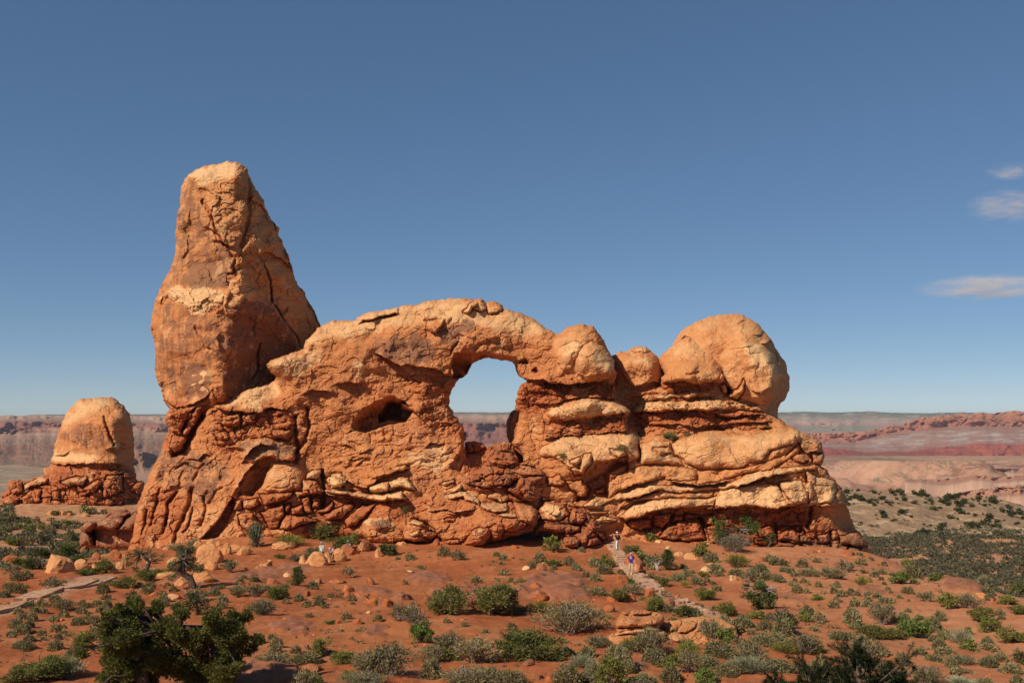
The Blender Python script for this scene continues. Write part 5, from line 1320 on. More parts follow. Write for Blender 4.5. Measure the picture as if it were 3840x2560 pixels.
M_PLAIN = m
m, nt, bs, N, p, col = tint_material('slickrock', .35, 6)
wv = N.n('ShaderNodeTexWave'); wv.inputs['Scale'].default_value = .14; wv.inputs['Distortion'].default_value = 9; wv.inputs['Detail'].default_value = 3; wv.inputs['Detail Scale'].default_value = .35
nt.links.new(N.pos(.25, .5, 1.5), wv.inputs['Vector'])
col = N.mix(N.math('MULTIPLY', wv.outputs['Fac'], .45), col, (.27, .16, .09))
col = N.mix(N.math('MULTIPLY', N.ramp(N.noise(N.pos(.3, 1, 1), .30, 5, .7), .52, .60), .5), col, (.62, .44, .28))
col = N.mix(N.math('MULTIPLY', N.ramp(N.noise(p, .10, 6, .75), .55, .64), .6), col, (.20, .135, .075))
nt.links.new(col, bs.inputs['Base Color'])
nt.links.new(N.bump(N.noise(p, .4, 5, .7), .8, 1.2, bs), bs.inputs['Normal'])
M_SLICK = m


def fan(name, px, rows, Ys, tone, mat, extra=None, **props):
    """terrain strip: for every column the survey rows and distances of its profile"""
    U = (px[None, :] - 512) / F
    Z = CZ - (rows - HY) / F * Ys
    X = U * Ys
    if extra is not None:
        X, Ys, Z = extra(X, Ys, Z)
    nr, nc = Z.shape
    idx = np.arange(nr * nc).reshape(nr, nc)
    f = np.stack([idx[:-1, :-1], idx[:-1, 1:], idx[1:, 1:], idx[1:, :-1]], -1).reshape(-1, 4)
    col = np.concatenate([np.clip(tone, 0, 1), np.ones((nr, nc, 1))], -1).reshape(-1, 4)
    me = mesh_np(name, np.stack([X, Ys, Z], -1).reshape(-1, 3), f, mat, True, {'tone': col})
    return link(name, me, **props)


def profile(px, keys, n_per, seed, flute, dim=.66):
    """keys: list of (row(px), Y(px), colour, flute weight); rows between are interpolated"""
    rows, ys, cols = [], [], []
    for a, b, n in zip(keys[:-1], keys[1:], n_per):
        for i in range(n):
            t = i / n
            rows.append(a[0] * (1 - t) + b[0] * t)
            y = a[1] * (1 - t) + b[1] * t
            w = a[3] * (1 - t) + b[3] * t
            pk_ = px + 6 * fbm(px / 19, rows[-1] / 6, 3, seed + 5)
            y = y + w * flute * (1.5 * fbm(px / 46, rows[-1] / 40, 3, seed + 9) + .45 * fbm(pk_ / 9, rows[-1] / 9, 4, seed) + .75 * np.abs(gnoise(pk_ / 3.9, rows[-1] / 45, seed + 3)) * (.35 + .65 * sstep(-.3, .4, gnoise(px / 25, rows[-1] / 40, seed + 7))))
            ys.append(y)
            cols.append(np.asarray(a[2])[None] * (1 - t) + np.asarray(b[2])[None] * t + 0 * px[:, None])
    cols = [c * dim for c in cols]; rows.append(keys[-1][0] + 0 * px); ys.append(keys[-1][1] + 0 * px); cols.append(np.asarray(keys[-1][2])[None] + 0 * px[:, None])
    return np.array(rows), np.array(ys), np.array(cols)


def curve(r, pts, px):
    q = np.array(P(r, pts)); return np.interp(px, q[:, 0], q[:, 1])


# red cliff line on the right
px = np.arange(600, 1330, 1.0)
top = curve(8, [(830, 232), (900, 228), (1000, 226), (1100, 222), (1200, 222), (1280, 205), (1360, 185), (1420, 180), (1480, 170), (1540, 140), (1600, 125), (1700, 110), (1800, 100), (1880, 98), (1960, 95), (2030, 82), (2120, 92), (2230, 75), (2343, 80), (2600, 70), (3600, 90)], px) + 1.0 * fbm(px / 14, 0 * px, 4, 801) + .5 * gnoise(px / 2.6, 0 * px, 805)
cb = curve(8, [(830, 300), (1150, 300), (1220, 270), (1300, 255), (1480, 215), (1700, 195), (1900, 180), (2343, 185), (3600, 190)], px) + .8 * fbm(px / 20, 0 * px, 3, 802)
ct = curve(8, [(830, 335), (1060, 345), (1200, 370), (1500, 365), (1800, 330), (2100, 310), (2343, 318), (3600, 320)], px) + .9 * fbm(px / 18, 0 * px, 3, 803)
cr = curve(8, [(830, 382), (1060, 384), (1300, 397), (1600, 394), (1900, 407), (2343, 414), (3600, 425)], px)
_k = sstep(620, 815, px)
top = cr + (top - cr) * _k; cb = cr + (cb - cr) * _k; ct = cr + (ct - cr) * _k
mid = cb * .62 + ct * .38
rows, ys, cols = profile(px, [(cr + 3, 2850 + 0 * px, (.50, .27, .19), 0), (cr, 2900 + 0 * px, (.36, .105, .080), .6), (ct, 2990 + 0 * px, (.40, .12, .085), .8), (ct - .8, 3060 + 0 * px, (.46, .22, .16), .3), (mid, 3400 + 0 * px, (.47, .29, .22), .6),
                              (cb, 3700 + 0 * px, (.42, .19, .13), .5), (cb * .45 + top * .55, 3725 + 0 * px, (.45, .18, .11), 1.3), (top, 3750 + 0 * px, (.50, .24, .15), 1.0), (top + .3, 4100 + 0 * px, (.35, .2, .12), 0), (top + 25, 4600 + 0 * px, (.4, .2, .12), 0)],
                         [2, 14, 2, 12, 12, 14, 12, 3, 3], 810, 34)
UU, RR = np.meshgrid(px, np.arange(len(rows)))
wht = sstep(.05, .5, fbm(UU / 26 - rows / 5, rows / 2.2 + UU / 40, 4, 820)) * sstep(0, 3, rows - cb[None] - 1.5) * sstep(0, 3, ct[None] - rows - 1) * .9
cols = cols * (1 - wht[..., None]) + np.array([.36, .31, .26]) * wht[..., None]
band = gnoise(rows / 1.3 + .6 * gnoise(UU / 60, rows / 9, 5), UU / 200, 830)
cols = cols * (1 + .22 * band[..., None] * (rows > cb[None])[..., None])
fan('mesa', px, rows, ys, cols, M_CLIFF, kind='structure')

# far plateau right across the view
px = np.arange(-330, 1350, 1.4)
top = np.interp(px, [-330, 18, 24, 30, 165, 430, 480, 770, 790, 805, 830, 860, 875, 890, 930, 960, 1000, 1350], [416, 416.4, 415.4, 414, 413.6, 411.6, 411.7, 412.2, 411.4, 411.0, 412, 411.2, 410.8, 412.2, 412.6, 411.6, 413, 413]) + .25 * fbm(px / 9, 0 * px, 3, 850)
g_end = np.interp(px, [-330, 100, 170, 400, 520, 760, 800, 1350], [417, 415, 417, 415.5, 415.6, 419, 421.5, 421.5]) + .8 * fbm(px / 16, 0 * px, 3, 851)
p_end = np.interp(px, [-330, 100, 170, 400, 520, 760, 800, 1350], [421, 420, 423, 421.2, 421.4, 424, 427, 427]) + .8 * fbm(px / 13, 0 * px, 3, 852)
r_top = p_end + 1.4 + .5 * gnoise(px / 8, 0 * px, 853)
r_end = np.interp(px, [-330, 100, 400, 520, 760, 800, 1350], [432, 432, 440.5, 441.0, 431, 430.5, 430.5]) + .8 * fbm(px / 10, 0 * px, 3, 854)
b_end = np.interp(px, [-330, 100, 400, 520, 760, 800, 1350], [441, 441, 452, 452, 433, 433, 433])
right = sstep(600, 780, px)
rc = np.array([.40, .16, .11])[None] * (1 - right[:, None]) + np.array([.20, .20, .13])[None] * right[:, None]
rows, ys, cols = profile(px, [(b_end, 7600 + 0 * px, (.36, .15, .105), 0), (r_end, 8100 + 0 * px, (.30, .12, .09), .6), (r_top, 8250 + 0 * px, (.36, .14, .10), 1.4), (p_end, 8500 + 0 * px, (.36, .24, .16), .4), (g_end + .6, 8750 + 0 * px, (.56, .33, .23), 1.2), (g_end - .4, 8850 + 0 * px, (.50, .33, .23), 1.0),
                              (top + .6, 9400 + 0 * px, (.14, .15, .08), .5), (top, 9450 + 0 * px, (.22, .18, .12), .3), (top + .5, 10500 + 0 * px, (.2, .2, .12), 0), (top + 14, 11000 + 0 * px, (.2, .2, .12), 0)],
                         [5, 14, 3, 8, 2, 9, 2, 2, 2], 860, 130)
ys = ys * (.52 + .48 * sstep(600, 780, px))[None]
UU, RR = np.meshgrid(px, np.arange(len(rows)))
k = (right[None] * (rows > p_end[None]))
cols = cols * (1 - k[..., None]) + np.array([.20, .21, .13]) * k[..., None]
wl_ = sstep(.25, .5, gnoise(UU / 22, rows / .55, 871)) * (rows < g_end[None]) * .5
cols = cols * (1 - wl_[..., None]) + np.array([.5, .42, .33]) * wl_[..., None]
fan('mesa', px, rows, ys, cols, M_CLIFF, kind='structure')

# lower terrace on the left
px = np.arange(-330, 345, 1.0)
top = curve(9, [(-2500, 500), (0, 490), (150, 490), (400, 475), (640, 465), (1440, 452), (1830, 460), (2600, 500), (3400, 900)], px) + .6 * fbm(px / 10, 0 * px, 3, 881)
cb = top + 5.0 + .8 * fbm(px / 14, 0 * px, 3, 882)
s1 = cb + 6; s2 = cb + 14
bt_ = np.maximum(curve(9, [(-2500, 940), (0, 930), (2000, 930)], px), s2 + 4)
rows, ys, cols = profile(px, [(bt_ + 1.5, 2030 + 0 * px, (.46, .29, .19), 0), (bt_, 2100 + 0 * px, (.36, .21, .13), .3), (s2, 2650 + 0 * px, (.36, .165, .105), 1.0), (s1, 3000 + 0 * px, (.44, .26, .165), .8), (cb, 3260 + 0 * px, (.46, .27, .18), .5), (top, 3310 + 0 * px, (.40, .18, .115), 1.4), (top + .2, 3700 + 0 * px, (.4, .25, .16), 0), (top + 20, 4300 + 0 * px, (.4, .25, .16), 0)],
                         [2, 16, 8, 8, 9, 2, 2], 890, 60)
UU, RR = np.meshgrid(px, np.arange(len(rows)))
band = gnoise(rows / 1.5 + .7 * gnoise(UU / 40, rows / 9, 7), UU / 150, 893)
cols = cols * (1 + .30 * band[..., None])
veg = sstep(.0, .25, fbm(UU / 2.0, rows / 1.1, 3, 894)) * sstep(2, 8, rows - cb[None]) * .75
cols = cols * (1 - veg[..., None]) + np.array([.10, .085, .05]) * veg[..., None]
fan('mesa', px, rows, ys, cols, M_CLIFF, kind='structure')

# cliff head in the gap between butte and arch
px = np.arange(118, 178, .8)
top = curve(9, [(1300, 760), (1450, 730), (1600, 735), (1680, 760), (1740, 790), (1850, 900)], px) + .5 * fbm(px / 4, 0 * px, 3, 896)
rows, ys, cols = profile(px, [(482 + 0 * px, 1250 + 0 * px, (.46, .28, .19), 0), (472 + 0 * px, 1330 + 0 * px, (.5, .3, .2), .2), (top + 3, 1400 + .9 * np.maximum(px - 143, 0) * 10, (.46, .22, .13), 1.4), (top, 1420 + .9 * np.maximum(px - 143, 0) * 10, (.5, .3, .2), .4), (top + .5, 1560 + 0 * px, (.45, .28, .19), 0), (top + 22, 1700 + 0 * px, (.45, .28, .19), 0)], [3, 14, 3, 2, 2], 897, 26)
fan('mesa', px, rows, ys, cols, M_CLIFF, kind='structure')

# low cliff bands standing on the right hand plain
for x0, tr, br, Y0, sd, c1, c2 in ((868, [(868, 472), (905, 469.5), (960, 468), (1000, 466.5), (1024, 467.5), (1330, 466)], 4.5, 1950, 980, (.50, .26, .165), (.58, .36, .25)),
                               (905, [(905, 479), (950, 477.5), (975, 474), (1005, 476.5), (1024, 474), (1330, 472)], 5.0, 1550, 985, (.46, .22, .135), (.56, .34, .23)),
                               (935, [(935, 497), (965, 491), (990, 487), (1010, 485), (1024, 484), (1100, 482), (1330, 480)], 11.0, 1150, 990, (.46, .22, .14), (.56, .33, .22))):
    px = np.arange(x0, 1330, 1.1)
    q = np.array(tr); top = np.interp(px, q[:, 0], q[:, 1]) + .9 * fbm(px / 11, 0 * px, 4, sd)
    k = sstep(0, 40, px - x0)
    hh = br * (.25 + .75 * k) * (.8 + .35 * gnoise(px / 30, 0 * px, sd + 1))
    rows, ys, cols = profile(px, [(top + hh + 45, Y0 - 170 + 0 * px, c2, 0), (top + hh + 3, Y0 - 110 + 0 * px, c2, .2), (top + hh, Y0 - 30 + 0 * px, c1, .6), (top + hh * .3, Y0 + 0 * px, c1, 1.6), (top, Y0 + 12 + 0 * px, c2, 1.2), (top - .3, Y0 + 90 + 0 * px, c2, 0), (top + 9, Y0 + 260 + 0 * px, c2, 0)], [5, 3, 6, 6, 3, 2], sd + 2, 26, .78)
    fan('mesa', px, rows, ys, cols, M_CLIFF, kind='structure')

# open plain
px = np.arange(-360, 1390, 3.0)
Yl = 285 * (14000 / 285) ** np.linspace(0, 1, 210)
UU, YY = np.meshgrid((px - 512) / F, Yl)
XX = UU * YY
n = fbm(XX / 260, YY / 420, 4, 901)
terr = np.floor(n * 4) / 4 + .25 * sstep(.55, 1.0, n * 4 - np.floor(n * 4))
amp = 46 * sstep(330, 700, YY) * (1 - sstep(2000, 2700, YY)) * sstep(-100, 250, XX)
ZZ = PLAIN_Z + amp * terr + 2.0 * fbm(XX / 90, YY / 140, 3, 905) * sstep(330, 700, YY) * (1 - sstep(2300, 2800, YY))
ZZ = np.minimum(ZZ, CZ - (460 - HY) / F * np.minimum(YY, 2600))
pk = sstep(-.3, .5, fbm(XX / 500, YY / 900, 3, 909))
cols = mix3((.43, .225, .140), (.37, .205, .130), pk)
gr = sstep(.1, .5, fbm(XX / 420, YY / 1500, 3, 911)) * sstep(1400, 2200, YY)
cols = cols * (1 - .55 * gr[..., None]) + .55 * gr[..., None] * np.array([.27, .25, .15])
lf = (XX < -100) * sstep(1300, 1500, YY)
cols = cols * (1 - .7 * lf[..., None]) + .7 * lf[..., None] * np.array([.27, .22, .14])
nr, nc = ZZ.shape
idx = np.arange(nr * nc).reshape(nr, nc)
f = np.stack([idx[:-1, :-1], idx[:-1, 1:], idx[1:, 1:], idx[1:, :-1]], -1).reshape(-1, 4)
me = mesh_np('plain', np.stack([XX, YY, ZZ], -1).reshape(-1, 3), f, M_PLAIN, True, {'tone': np.concatenate([cols, np.ones((nr, nc, 1))], -1).reshape(-1, 4)})
link('plain', me, kind='structure')

# pale slickrock rise beyond the sage flat
px = np.arange(700, 1420, 1.6)
crest = curve(8, [(0, 640), (900, 625), (1060, 618), (1150, 632), (1300, 648), (1500, 652), (1650, 658), (1720, 680), (1800, 690), (1950, 688), (2080, 676), (2180, 702), (2280, 728), (2343, 742), (3000, 780)], px) + .8 * fbm(px / 12, 0 * px, 3, 921)
base = np.interp(px, [700, 850, 1024, 1420], [556, 556, 557, 560])
T = np.linspace(0, 1, 90)
rows = []; ys = []
for t in T:
    rows.append(base * (1 - t) + crest * t); ys.append(188 + 105 * t + 0 * px)
for t in np.linspace(.1, 1, 12):
    rows.append(crest + 10 * t * t); ys.append(293 + 190 * t + 0 * px)
rows = np.array(rows); ys = np.array(ys)
UU, RR = np.meshgrid(px, np.arange(len(rows)))
tt = RR / 89.0


def roll(X, Y, Z):
    env = np.clip(np.sin(np.clip(tt, 0, 1) * np.pi), 0, 1)
    Z = Z + env * (1.5 * fbm(X / 22, Y / 30, 3, 931) + .35 * fbm(X / 5, Y / 5, 3, 933))
    st = np.abs(gnoise(X / 30 + Y / 14, Y / 40, 935))
    Z = Z + env * .5 * sstep(.0, .12, st)
    return X, Y, Z


pale = sstep(.75, .2, tt + .25 * fbm(UU / 40, tt * 4, 3, 940)) if False else 1 - sstep(.12, .62, tt + (UU - 850) / 420 + .16 * fbm(UU / 30, tt * 6, 3, 940))
cols = mix3((.315, .20, .115), (.56, .385, .235), pale)  # upper slope darkened: cloud shadow put into the slickrock colour
dk = sstep(.1, .4, fbm(UU / 18, tt * 14, 4, 944)) * .45
cols = cols * (1 - dk[..., None]) + np.array([.30, .185, .11]) * dk[..., None]
hill = fan('hill', px, rows, ys, cols, M_SLICK, roll, kind='structure')

# air: one even volume round the whole scene
hz = Acc()
hz.box((0, 6400, (-99.5 + 75) / 2), (34000, 13400, 75 + 99.5))
m = bpy.data.materials.new('haze'); m.use_nodes = True
nt = m.node_tree; nt.nodes.clear()
o = nt.nodes.new('ShaderNodeOutputMaterial'); v = nt.nodes.new('ShaderNodeVolumePrincipled')
v.inputs['Color'].default_value = (.72, .82, 1.0, 1)
v.inputs['Density'].default_value = 3.4e-5
v.inputs['Anisotropy'].default_value = 0.0
nt.links.new(v.outputs[0], o.inputs['Volume'])
link('haze', hz.mesh('haze', m, False), kind='stuff')

# three wisps of cloud on the right
m = bpy.data.materials.new('cloud'); m.use_nodes = True
nt = m.node_tree; nt.nodes.clear()
N = NT(nt)
o = nt.nodes.new('ShaderNodeOutputMaterial'); v = nt.nodes.new('ShaderNodeVolumePrincipled')
v.inputs['Color'].default_value = (1.0, .90, .87, 1)
v.inputs['Anisotropy'].default_value = -.2
tc = nt.nodes.new('ShaderNodeTexCoord')
ln = N.n('ShaderNodeVectorMath', operation='LENGTH'); nt.links.new(tc.outputs['Object'], ln.inputs[0])
fall = N.ramp(ln.outputs['Value'], 1.0, .1)
mp = nt.nodes.new('ShaderNodeMapping'); mp.inputs['Scale'].default_value = (.0035, .006, .018); 
g = N.n('ShaderNodeNewGeometry'); nt.links.new(g.outputs['Position'], mp.inputs['Vector'])
nn = N.ramp(N.noise(mp.outputs['Vector'], 1.0, 7, .7), .42, .70)
nt.links.new(N.math('MULTIPLY', N.math('MULTIPLY', fall, nn), .0085), v.inputs['Density'])
nt.links.new(v.outputs[0], o.inputs['Volume'])
M_CLOUD = m
for x, y, w, h, lab in ((1012, 171, 30, 10, 'topmost faint wisp of pinkish cloud at the right edge of the sky'),
                        (1008, 206, 46, 19, 'wedge of pinkish white cloud at the right edge, below the faint top wisp'),
                        (992, 287, 84, 14, 'long flat white cloud, lowest of the three on the right')):
    Yc = 9000.0
    a = Acc(); a.ball((0, 0, 0), 1, 24, 14)
    thing('cloud', lab, 'cloud', ((x - 512) / F * Yc, Yc, CZ - (y - HY) / F * Yc), (0, 0, 0), (w / F * Yc, w / F * Yc * .7, h / F * Yc), group='small clouds low on the right', data=a.mesh('cloud', M_CLOUD))
# ---------------------------------------------------------------- plants
def leaf_material(name, rough=.85):
    m = bpy.data.materials.new(name); m.use_nodes = True
    nt = m.node_tree; nt.nodes.clear(); N = NT(nt)
    out = nt.nodes.new('ShaderNodeOutputMaterial')
    oi = nt.nodes.new('ShaderNodeObjectInfo')
    a, r, g, b, _ = N.attr('tone')
    f = N.math('ADD', N.math('MULTIPLY', r, .9), .5)
    f = N.math('MULTIPLY', f, N.math('ADD', N.math('MULTIPLY', oi.outputs['Random'], .35), .82))
    gm = N.n('ShaderNodeVectorMath', operation='SCALE')
    nt.links.new(oi.outputs['Color'], gm.inputs[0]); nt.links.new(f, gm.inputs['Scale'])
    c = N.mix(N.math('MULTIPLY', g, .55), gm.outputs[0], (.24, .19, .10))
    d = nt.nodes.new('ShaderNodeBsdfDiffuse'); t = nt.nodes.new('ShaderNodeBsdfTranslucent')
    nt.links.new(c, d.inputs['Color']); nt.links.new(c, t.inputs['Color'])
    mx = nt.nodes.new('ShaderNodeMixShader'); mx.inputs[0].default_value = .28
    nt.links.new(d.outputs[0], mx.inputs[1]); nt.links.new(t.outputs[0], mx.inputs[2])
    nt.links.new(mx.outputs[0], out.inputs['Surface'])
    return m


M_LEAF = leaf_material('foliage')
m, nt, bs = new_mat('bark')
N = NT(nt); p = N.pos(3, 3, .8)
c = N.mix(N.ramp(N.noise(p, 3.0, 5, .7), .35, .65), (.050, .032, .024), (.150, .108, .080))
nt.links.new(c, bs.inputs['Base Color'])
nt.links.new(N.bump(N.noise(p, 8.0, 4, .7), .6, .02, bs), bs.inputs['Normal'])
M_BARK = m
m, nt, bs = new_mat('dead_wood')
N = NT(nt); p = N.pos(3, 3, 1)
nt.links.new(N.mix(N.noise(p, 5.0, 4), (.26, .215, .18), (.46, .40, .345)), bs.inputs['Base Color'])
M_DEAD = m


def leaves(rng, cen, out, lw, ll, jit=.7):
    """quads at cen, long axis along out plus jitter"""
    n = len(cen)
    d = out + jit * rng.normal(size=(n, 3)); d /= np.linalg.norm(d, axis=1)[:, None] + 1e-9
    s = np.cross(d, rng.normal(size=(n, 3))); s /= np.linalg.norm(s, axis=1)[:, None] + 1e-9
    k = (.6 + .8 * rng.random(n))[:, None]
    w = lw * k * .5; l = ll * k
    v = np.stack([cen - s * w * .5, cen + s * w * .5, cen + s * w + d * l * .6, cen - s * w * .6 + d * l], 1).reshape(-1, 3)
    return v


def leaf_mesh(name, V, tone):
    n = len(V) // 4
    f = np.arange(n * 4).reshape(n, 4)
    t = np.repeat(tone, 4, axis=0)
    return mesh_np(name, V, f, M_LEAF, False, {'tone': np.concatenate([t, np.zeros((n * 4, 1)), np.ones((n * 4, 1))], 1)})


def sph(rng, n):
    d = rng.normal(size=(n, 3)); return d / np.linalg.norm(d, axis=1)[:, None]


def shrub_data(kind, lod, seed):
    """unit shrub: about 1 wide; returns foliage mesh, stem mesh, natural height"""
    rng = np.random.default_rng(seed * 7 + lod)
    n = (180, 620, 2000, 4600)[lod]
    leaf = (.14, .080, .046, .032)[lod]
    st = Acc()
    nst = (4, 8, 14, 22)[lod]
    if kind in ('s', 'm', 'P', 'Y', 'w', 'b'):
        H = {'s': .55, 'm': .85, 'P': .6, 'Y': .75, 'w': 1.5, 'b': .8}[kind]
        if kind == 's':
            d = sph(rng, n); d[:, 2] = np.abs(d[:, 2])
            az = np.arctan2(d[:, 1], d[:, 0])
            ph = rng.random(3) * 6
            rad = .40 + .07 * np.sin(2 * az + ph[0]) + .05 * np.sin(5 * az + ph[1] + 3 * d[:, 2])
            r = rad * (.55 + .45 * rng.random(n) ** .4)
            cen = d * r[:, None] * np.array([1, 1, H / .45])
            cen[:, 2] += .02
            V = leaves(rng, cen, d * .8 + np.array([0, 0, .5]), leaf * .8, leaf * 1.4, .6)
            tone = np.stack([rng.random(n) * .8 + .2 * (r / rad), (rng.random(n) < .16) * rng.random(n)], 1)
        else:
            # many stalks rising from the foot, leaves scattered along them
            ns = max(14, n // {'m': 14, 'P': 3, 'Y': 4, 'w': 16, 'b': 5}[kind])
            spread = {'m': .62, 'P': .55, 'Y': .55, 'w': .33, 'b': .75}[kind]
            a = rng.random(ns) * 6.283; q = rng.random(ns) ** .6
            dirv = np.stack([np.cos(a) * q * spread, np.sin(a) * q * spread, H * (1 - .42 * q * q) * (.6 + .4 * rng.random(ns))], 1)
            per = max(1, n // ns)
            t = rng.random((ns, per)) ** .65
            if kind in ('m', 'w', 'b'):
                t = .30 + .70 * t
            base = rng.normal(size=(ns, 3)) * np.array([.06, .06, 0])
            cen = base[:, None] + dirv[:, None] * t[..., None] ** np.array([1.15, 1.15, .95])
            cen = cen + rng.normal(size=cen.shape) * (.035 if kind in ('m', 'w', 'b') else .012)
            cen = cen.reshape(-1, 3); n = len(cen)
            dd = np.repeat(dirv / np.linalg.norm(dirv, axis=1)[:, None], per, 0)
            if kind in ('P', 'Y'):
                V = leaves(rng, cen, dd, leaf * .35, leaf * 3.6, .14)
            else:
                V = leaves(rng, cen, dd, leaf * .7, leaf * 1.5, .6)
            tone = np.stack([rng.random(n), (rng.random(n) < {'m': .3, 'P': .3, 'Y': .12, 'w': .1, 'b': .8}[kind]) * rng.random(n)], 1)
            for i in range(min(ns, nst * 2)):
                pts = [base[i], base[i] + dirv[i] * .45 + rng.normal(size=3) * .03, base[i] + dirv[i] * .98]
                pts[0][2] = -.06
                st.tube(pts, [.014, .009, .004], 4, False)
        for i in range(nst):
            a = rng.random() * 6.28; q = .3 * rng.random()
            st.tube([(0, 0, -.06), (math.cos(a) * q * .6, math.sin(a) * q * .6, H * .35), (math.cos(a) * q * 1.3, math.sin(a) * q * 1.3, H * .8)], [.018, .012, .005], 4, False)
    else:
        # clumped crowns: green bush G, dark bush D, juniper bush g, pinyon p
        H = {'G': .85, 'D': .7, 'g': .8, 'p': 1.05, 'L': .95}[kind]
        nc = {'G': 16, 'D': 18, 'g': 20, 'p': 26, 'L': 20}[kind]
        C_ = []
        for i in range(nc):
            if kind == 'p':
                z = .12 + .83 * (i + .5) / nc; rr = .40 * (1 - z * .86) * rng.random() ** .5
                a = rng.random() * 6.28; C_.append((rr * math.cos(a), rr * math.sin(a), z * H, .17 * (1.15 - z * .75)))
            else:
                a = rng.random() * 6.28; rr = .36 * rng.random() ** .55; z = .16 + .64 * rng.random() * math.sqrt(max(0, 1 - (rr / .46) ** 2))
                C_.append((rr * math.cos(a), rr * math.sin(a), z * H, .10 + .08 * rng.random()))
        C_ = np.array(C_)
        ci = rng.integers(0, nc, n)
        d = sph(rng, n)
        r = C_[ci, 3] * rng.random(n) ** .35 * (1 + .25 * rng.normal(size=n).clip(-1, 1))
        cen = C_[ci, :3] + d * r[:, None] * np.array([1.1, 1.1, .85])
        cen[:, 2] = np.maximum(cen[:, 2], .01)
        up = np.array([0, 0, .45])
        if kind == 'L':
            V = leaves(rng, cen, d + up, leaf * 1.3, leaf * 1.3, .9)
        else:
            V = leaves(rng, cen, d + up, leaf * .75, leaf * 1.5, .55)
        tone = np.stack([.15 + .85 * rng.random(n) * (.65 + .35 * rng.random(nc)[ci]), (rng.random(n) < .09) * rng.random(n)], 1)
        for i in range(min(nc, nst + 6)):
            c = C_[i, :3]
            st.tube([(0, 0, -.08), c * np.array([.35, .35, .45]) + rng.normal(size=3) * .02, c * .98], [.022, .014, .006], 5, False)
        if kind == 'g' and lod >= 1:
            for i in range(6):
                a = rng.random() * 6.28; e = np.array([.5 * math.cos(a), .5 * math.sin(a), H * (.35 + .5 * rng.random())])
                st.tube([e * .3, e * .7 + rng.normal(size=3) * .04, e * 1.02 + rng.normal(size=3) * .05], [.012, .008, .003], 4, False)
    fm = leaf_mesh('foliage', V, tone)
    sm = st.mesh('stems', M_BARK if kind in ('G', 'D', 'p', 'g', 'L') else M_DEAD, True)
    return fm, sm, H


_shrubs = {}


def shrub_get(kind, lod, var):
    key = (kind, lod, var)
    if key not in _shrubs:
        _shrubs[key] = shrub_data(kind, lod, 1000 + var * 31 + ord(kind))
    return _shrubs[key]


PCOL = {'s': (.245, .212, .100), 'm': (.240, .198, .095), 'P': (.33, .34, .20), 'Y': (.26, .24, .045), 'w': (.150, .175, .075), 'G': (.205, .208, .055), 'b': (.20, .17, .12),
        'D': (.100, .115, .035), 'g': (.180, .172, .052), 'p': (.110, .135, .040), 'L': (.155, .200, .050)}
PNAME = {'s': ('grey_shrub', 'grey-green dome shrub', 'shrub'), 'm': ('sagebrush', 'grey-brown twiggy sagebrush', 'shrub'), 'P': ('grass_tuft', 'pale green grass tuft', 'grass'),
         'Y': ('broom_shrub', 'yellow-green broom-like shrub', 'shrub'), 'w': ('tall_shrub', 'tall feathery green shrub', 'shrub'), 'G': ('green_bush', 'bright green bush', 'bush'), 'b': ('bare_bush', 'bare brown twiggy bush', 'bush'),
         'D': ('dark_bush', 'dark green bush', 'bush'), 'g': ('juniper_bush', 'green juniper bush with dead twigs', 'bush'), 'p': ('pinyon_bush', 'dense dark green conifer bush', 'bush'), 'L': ('leafy_bush', 'leafy bright green bush', 'bush')}
PGROUP = {'s': 'grey-green dome shrubs scattered over the red soil', 'm': 'grey-brown sagebrush in the foreground', 'P': 'pale grass tufts among the shrubs', 'Y': 'yellow-green broom shrubs', 'w': 'tall feathery shrubs', 'G': 'bright green bushes on the slope', 'b': 'bare brown bushes',
          'D': 'dark green bushes', 'g': 'juniper bushes with dead twigs', 'p': 'dense dark conifer bushes', 'L': 'leafy green bushes'}
# landmarks in frame pixels, used only to word the labels
LAND = [('left edge of the photo', 10, 600), ('left trail', 70, 590), ('twisted juniper tree', 190, 570), ('big dark juniper', 165, 645), ('mushroom rock', 100, 525), ('cream blocks left of the arch', 60, 565), ('left foot of the arch', 165, 535), ('big tan boulder', 208, 548),
        ('tan rocks beside the hikers', 325, 557), ('undercut slab', 500, 545), ('brown boulder mass', 575, 535), ('stone steps', 635, 562), ('wide flat red slab', 540, 595), ('layered outcrop', 650, 630),
        ('lower end of the trail', 690, 612), ('red wall of the arch base', 740, 530), ('right end of the arch', 865, 548), ('leafy bush on the right', 930, 640), ('sage flat rim', 930, 575), ('right edge of the photo', 1015, 620),
        ('bottom centre of the photo', 500, 680), ('pine tops', 880, 670), ('pale stone on the right slope', 733, 580), ('round red boulders', 395, 590), ('bedrock patch', 300, 625), ('dark juniper on the right', 765, 608)]
PLANTS = []


def plant(r, x, y, w, kind, h=None):
    px, py = P1(r, x, y)
    PLANTS.append([px, py, w * S1(r), kind, None if h is None else h * S1(r)])


def many(r, kind, txt):
    for it in txt.split(';'):
        q = [float(t) for t in it.split(',')]
        plant(r, q[0], q[1], q[2], kind, q[3] if len(q) > 3 else None)


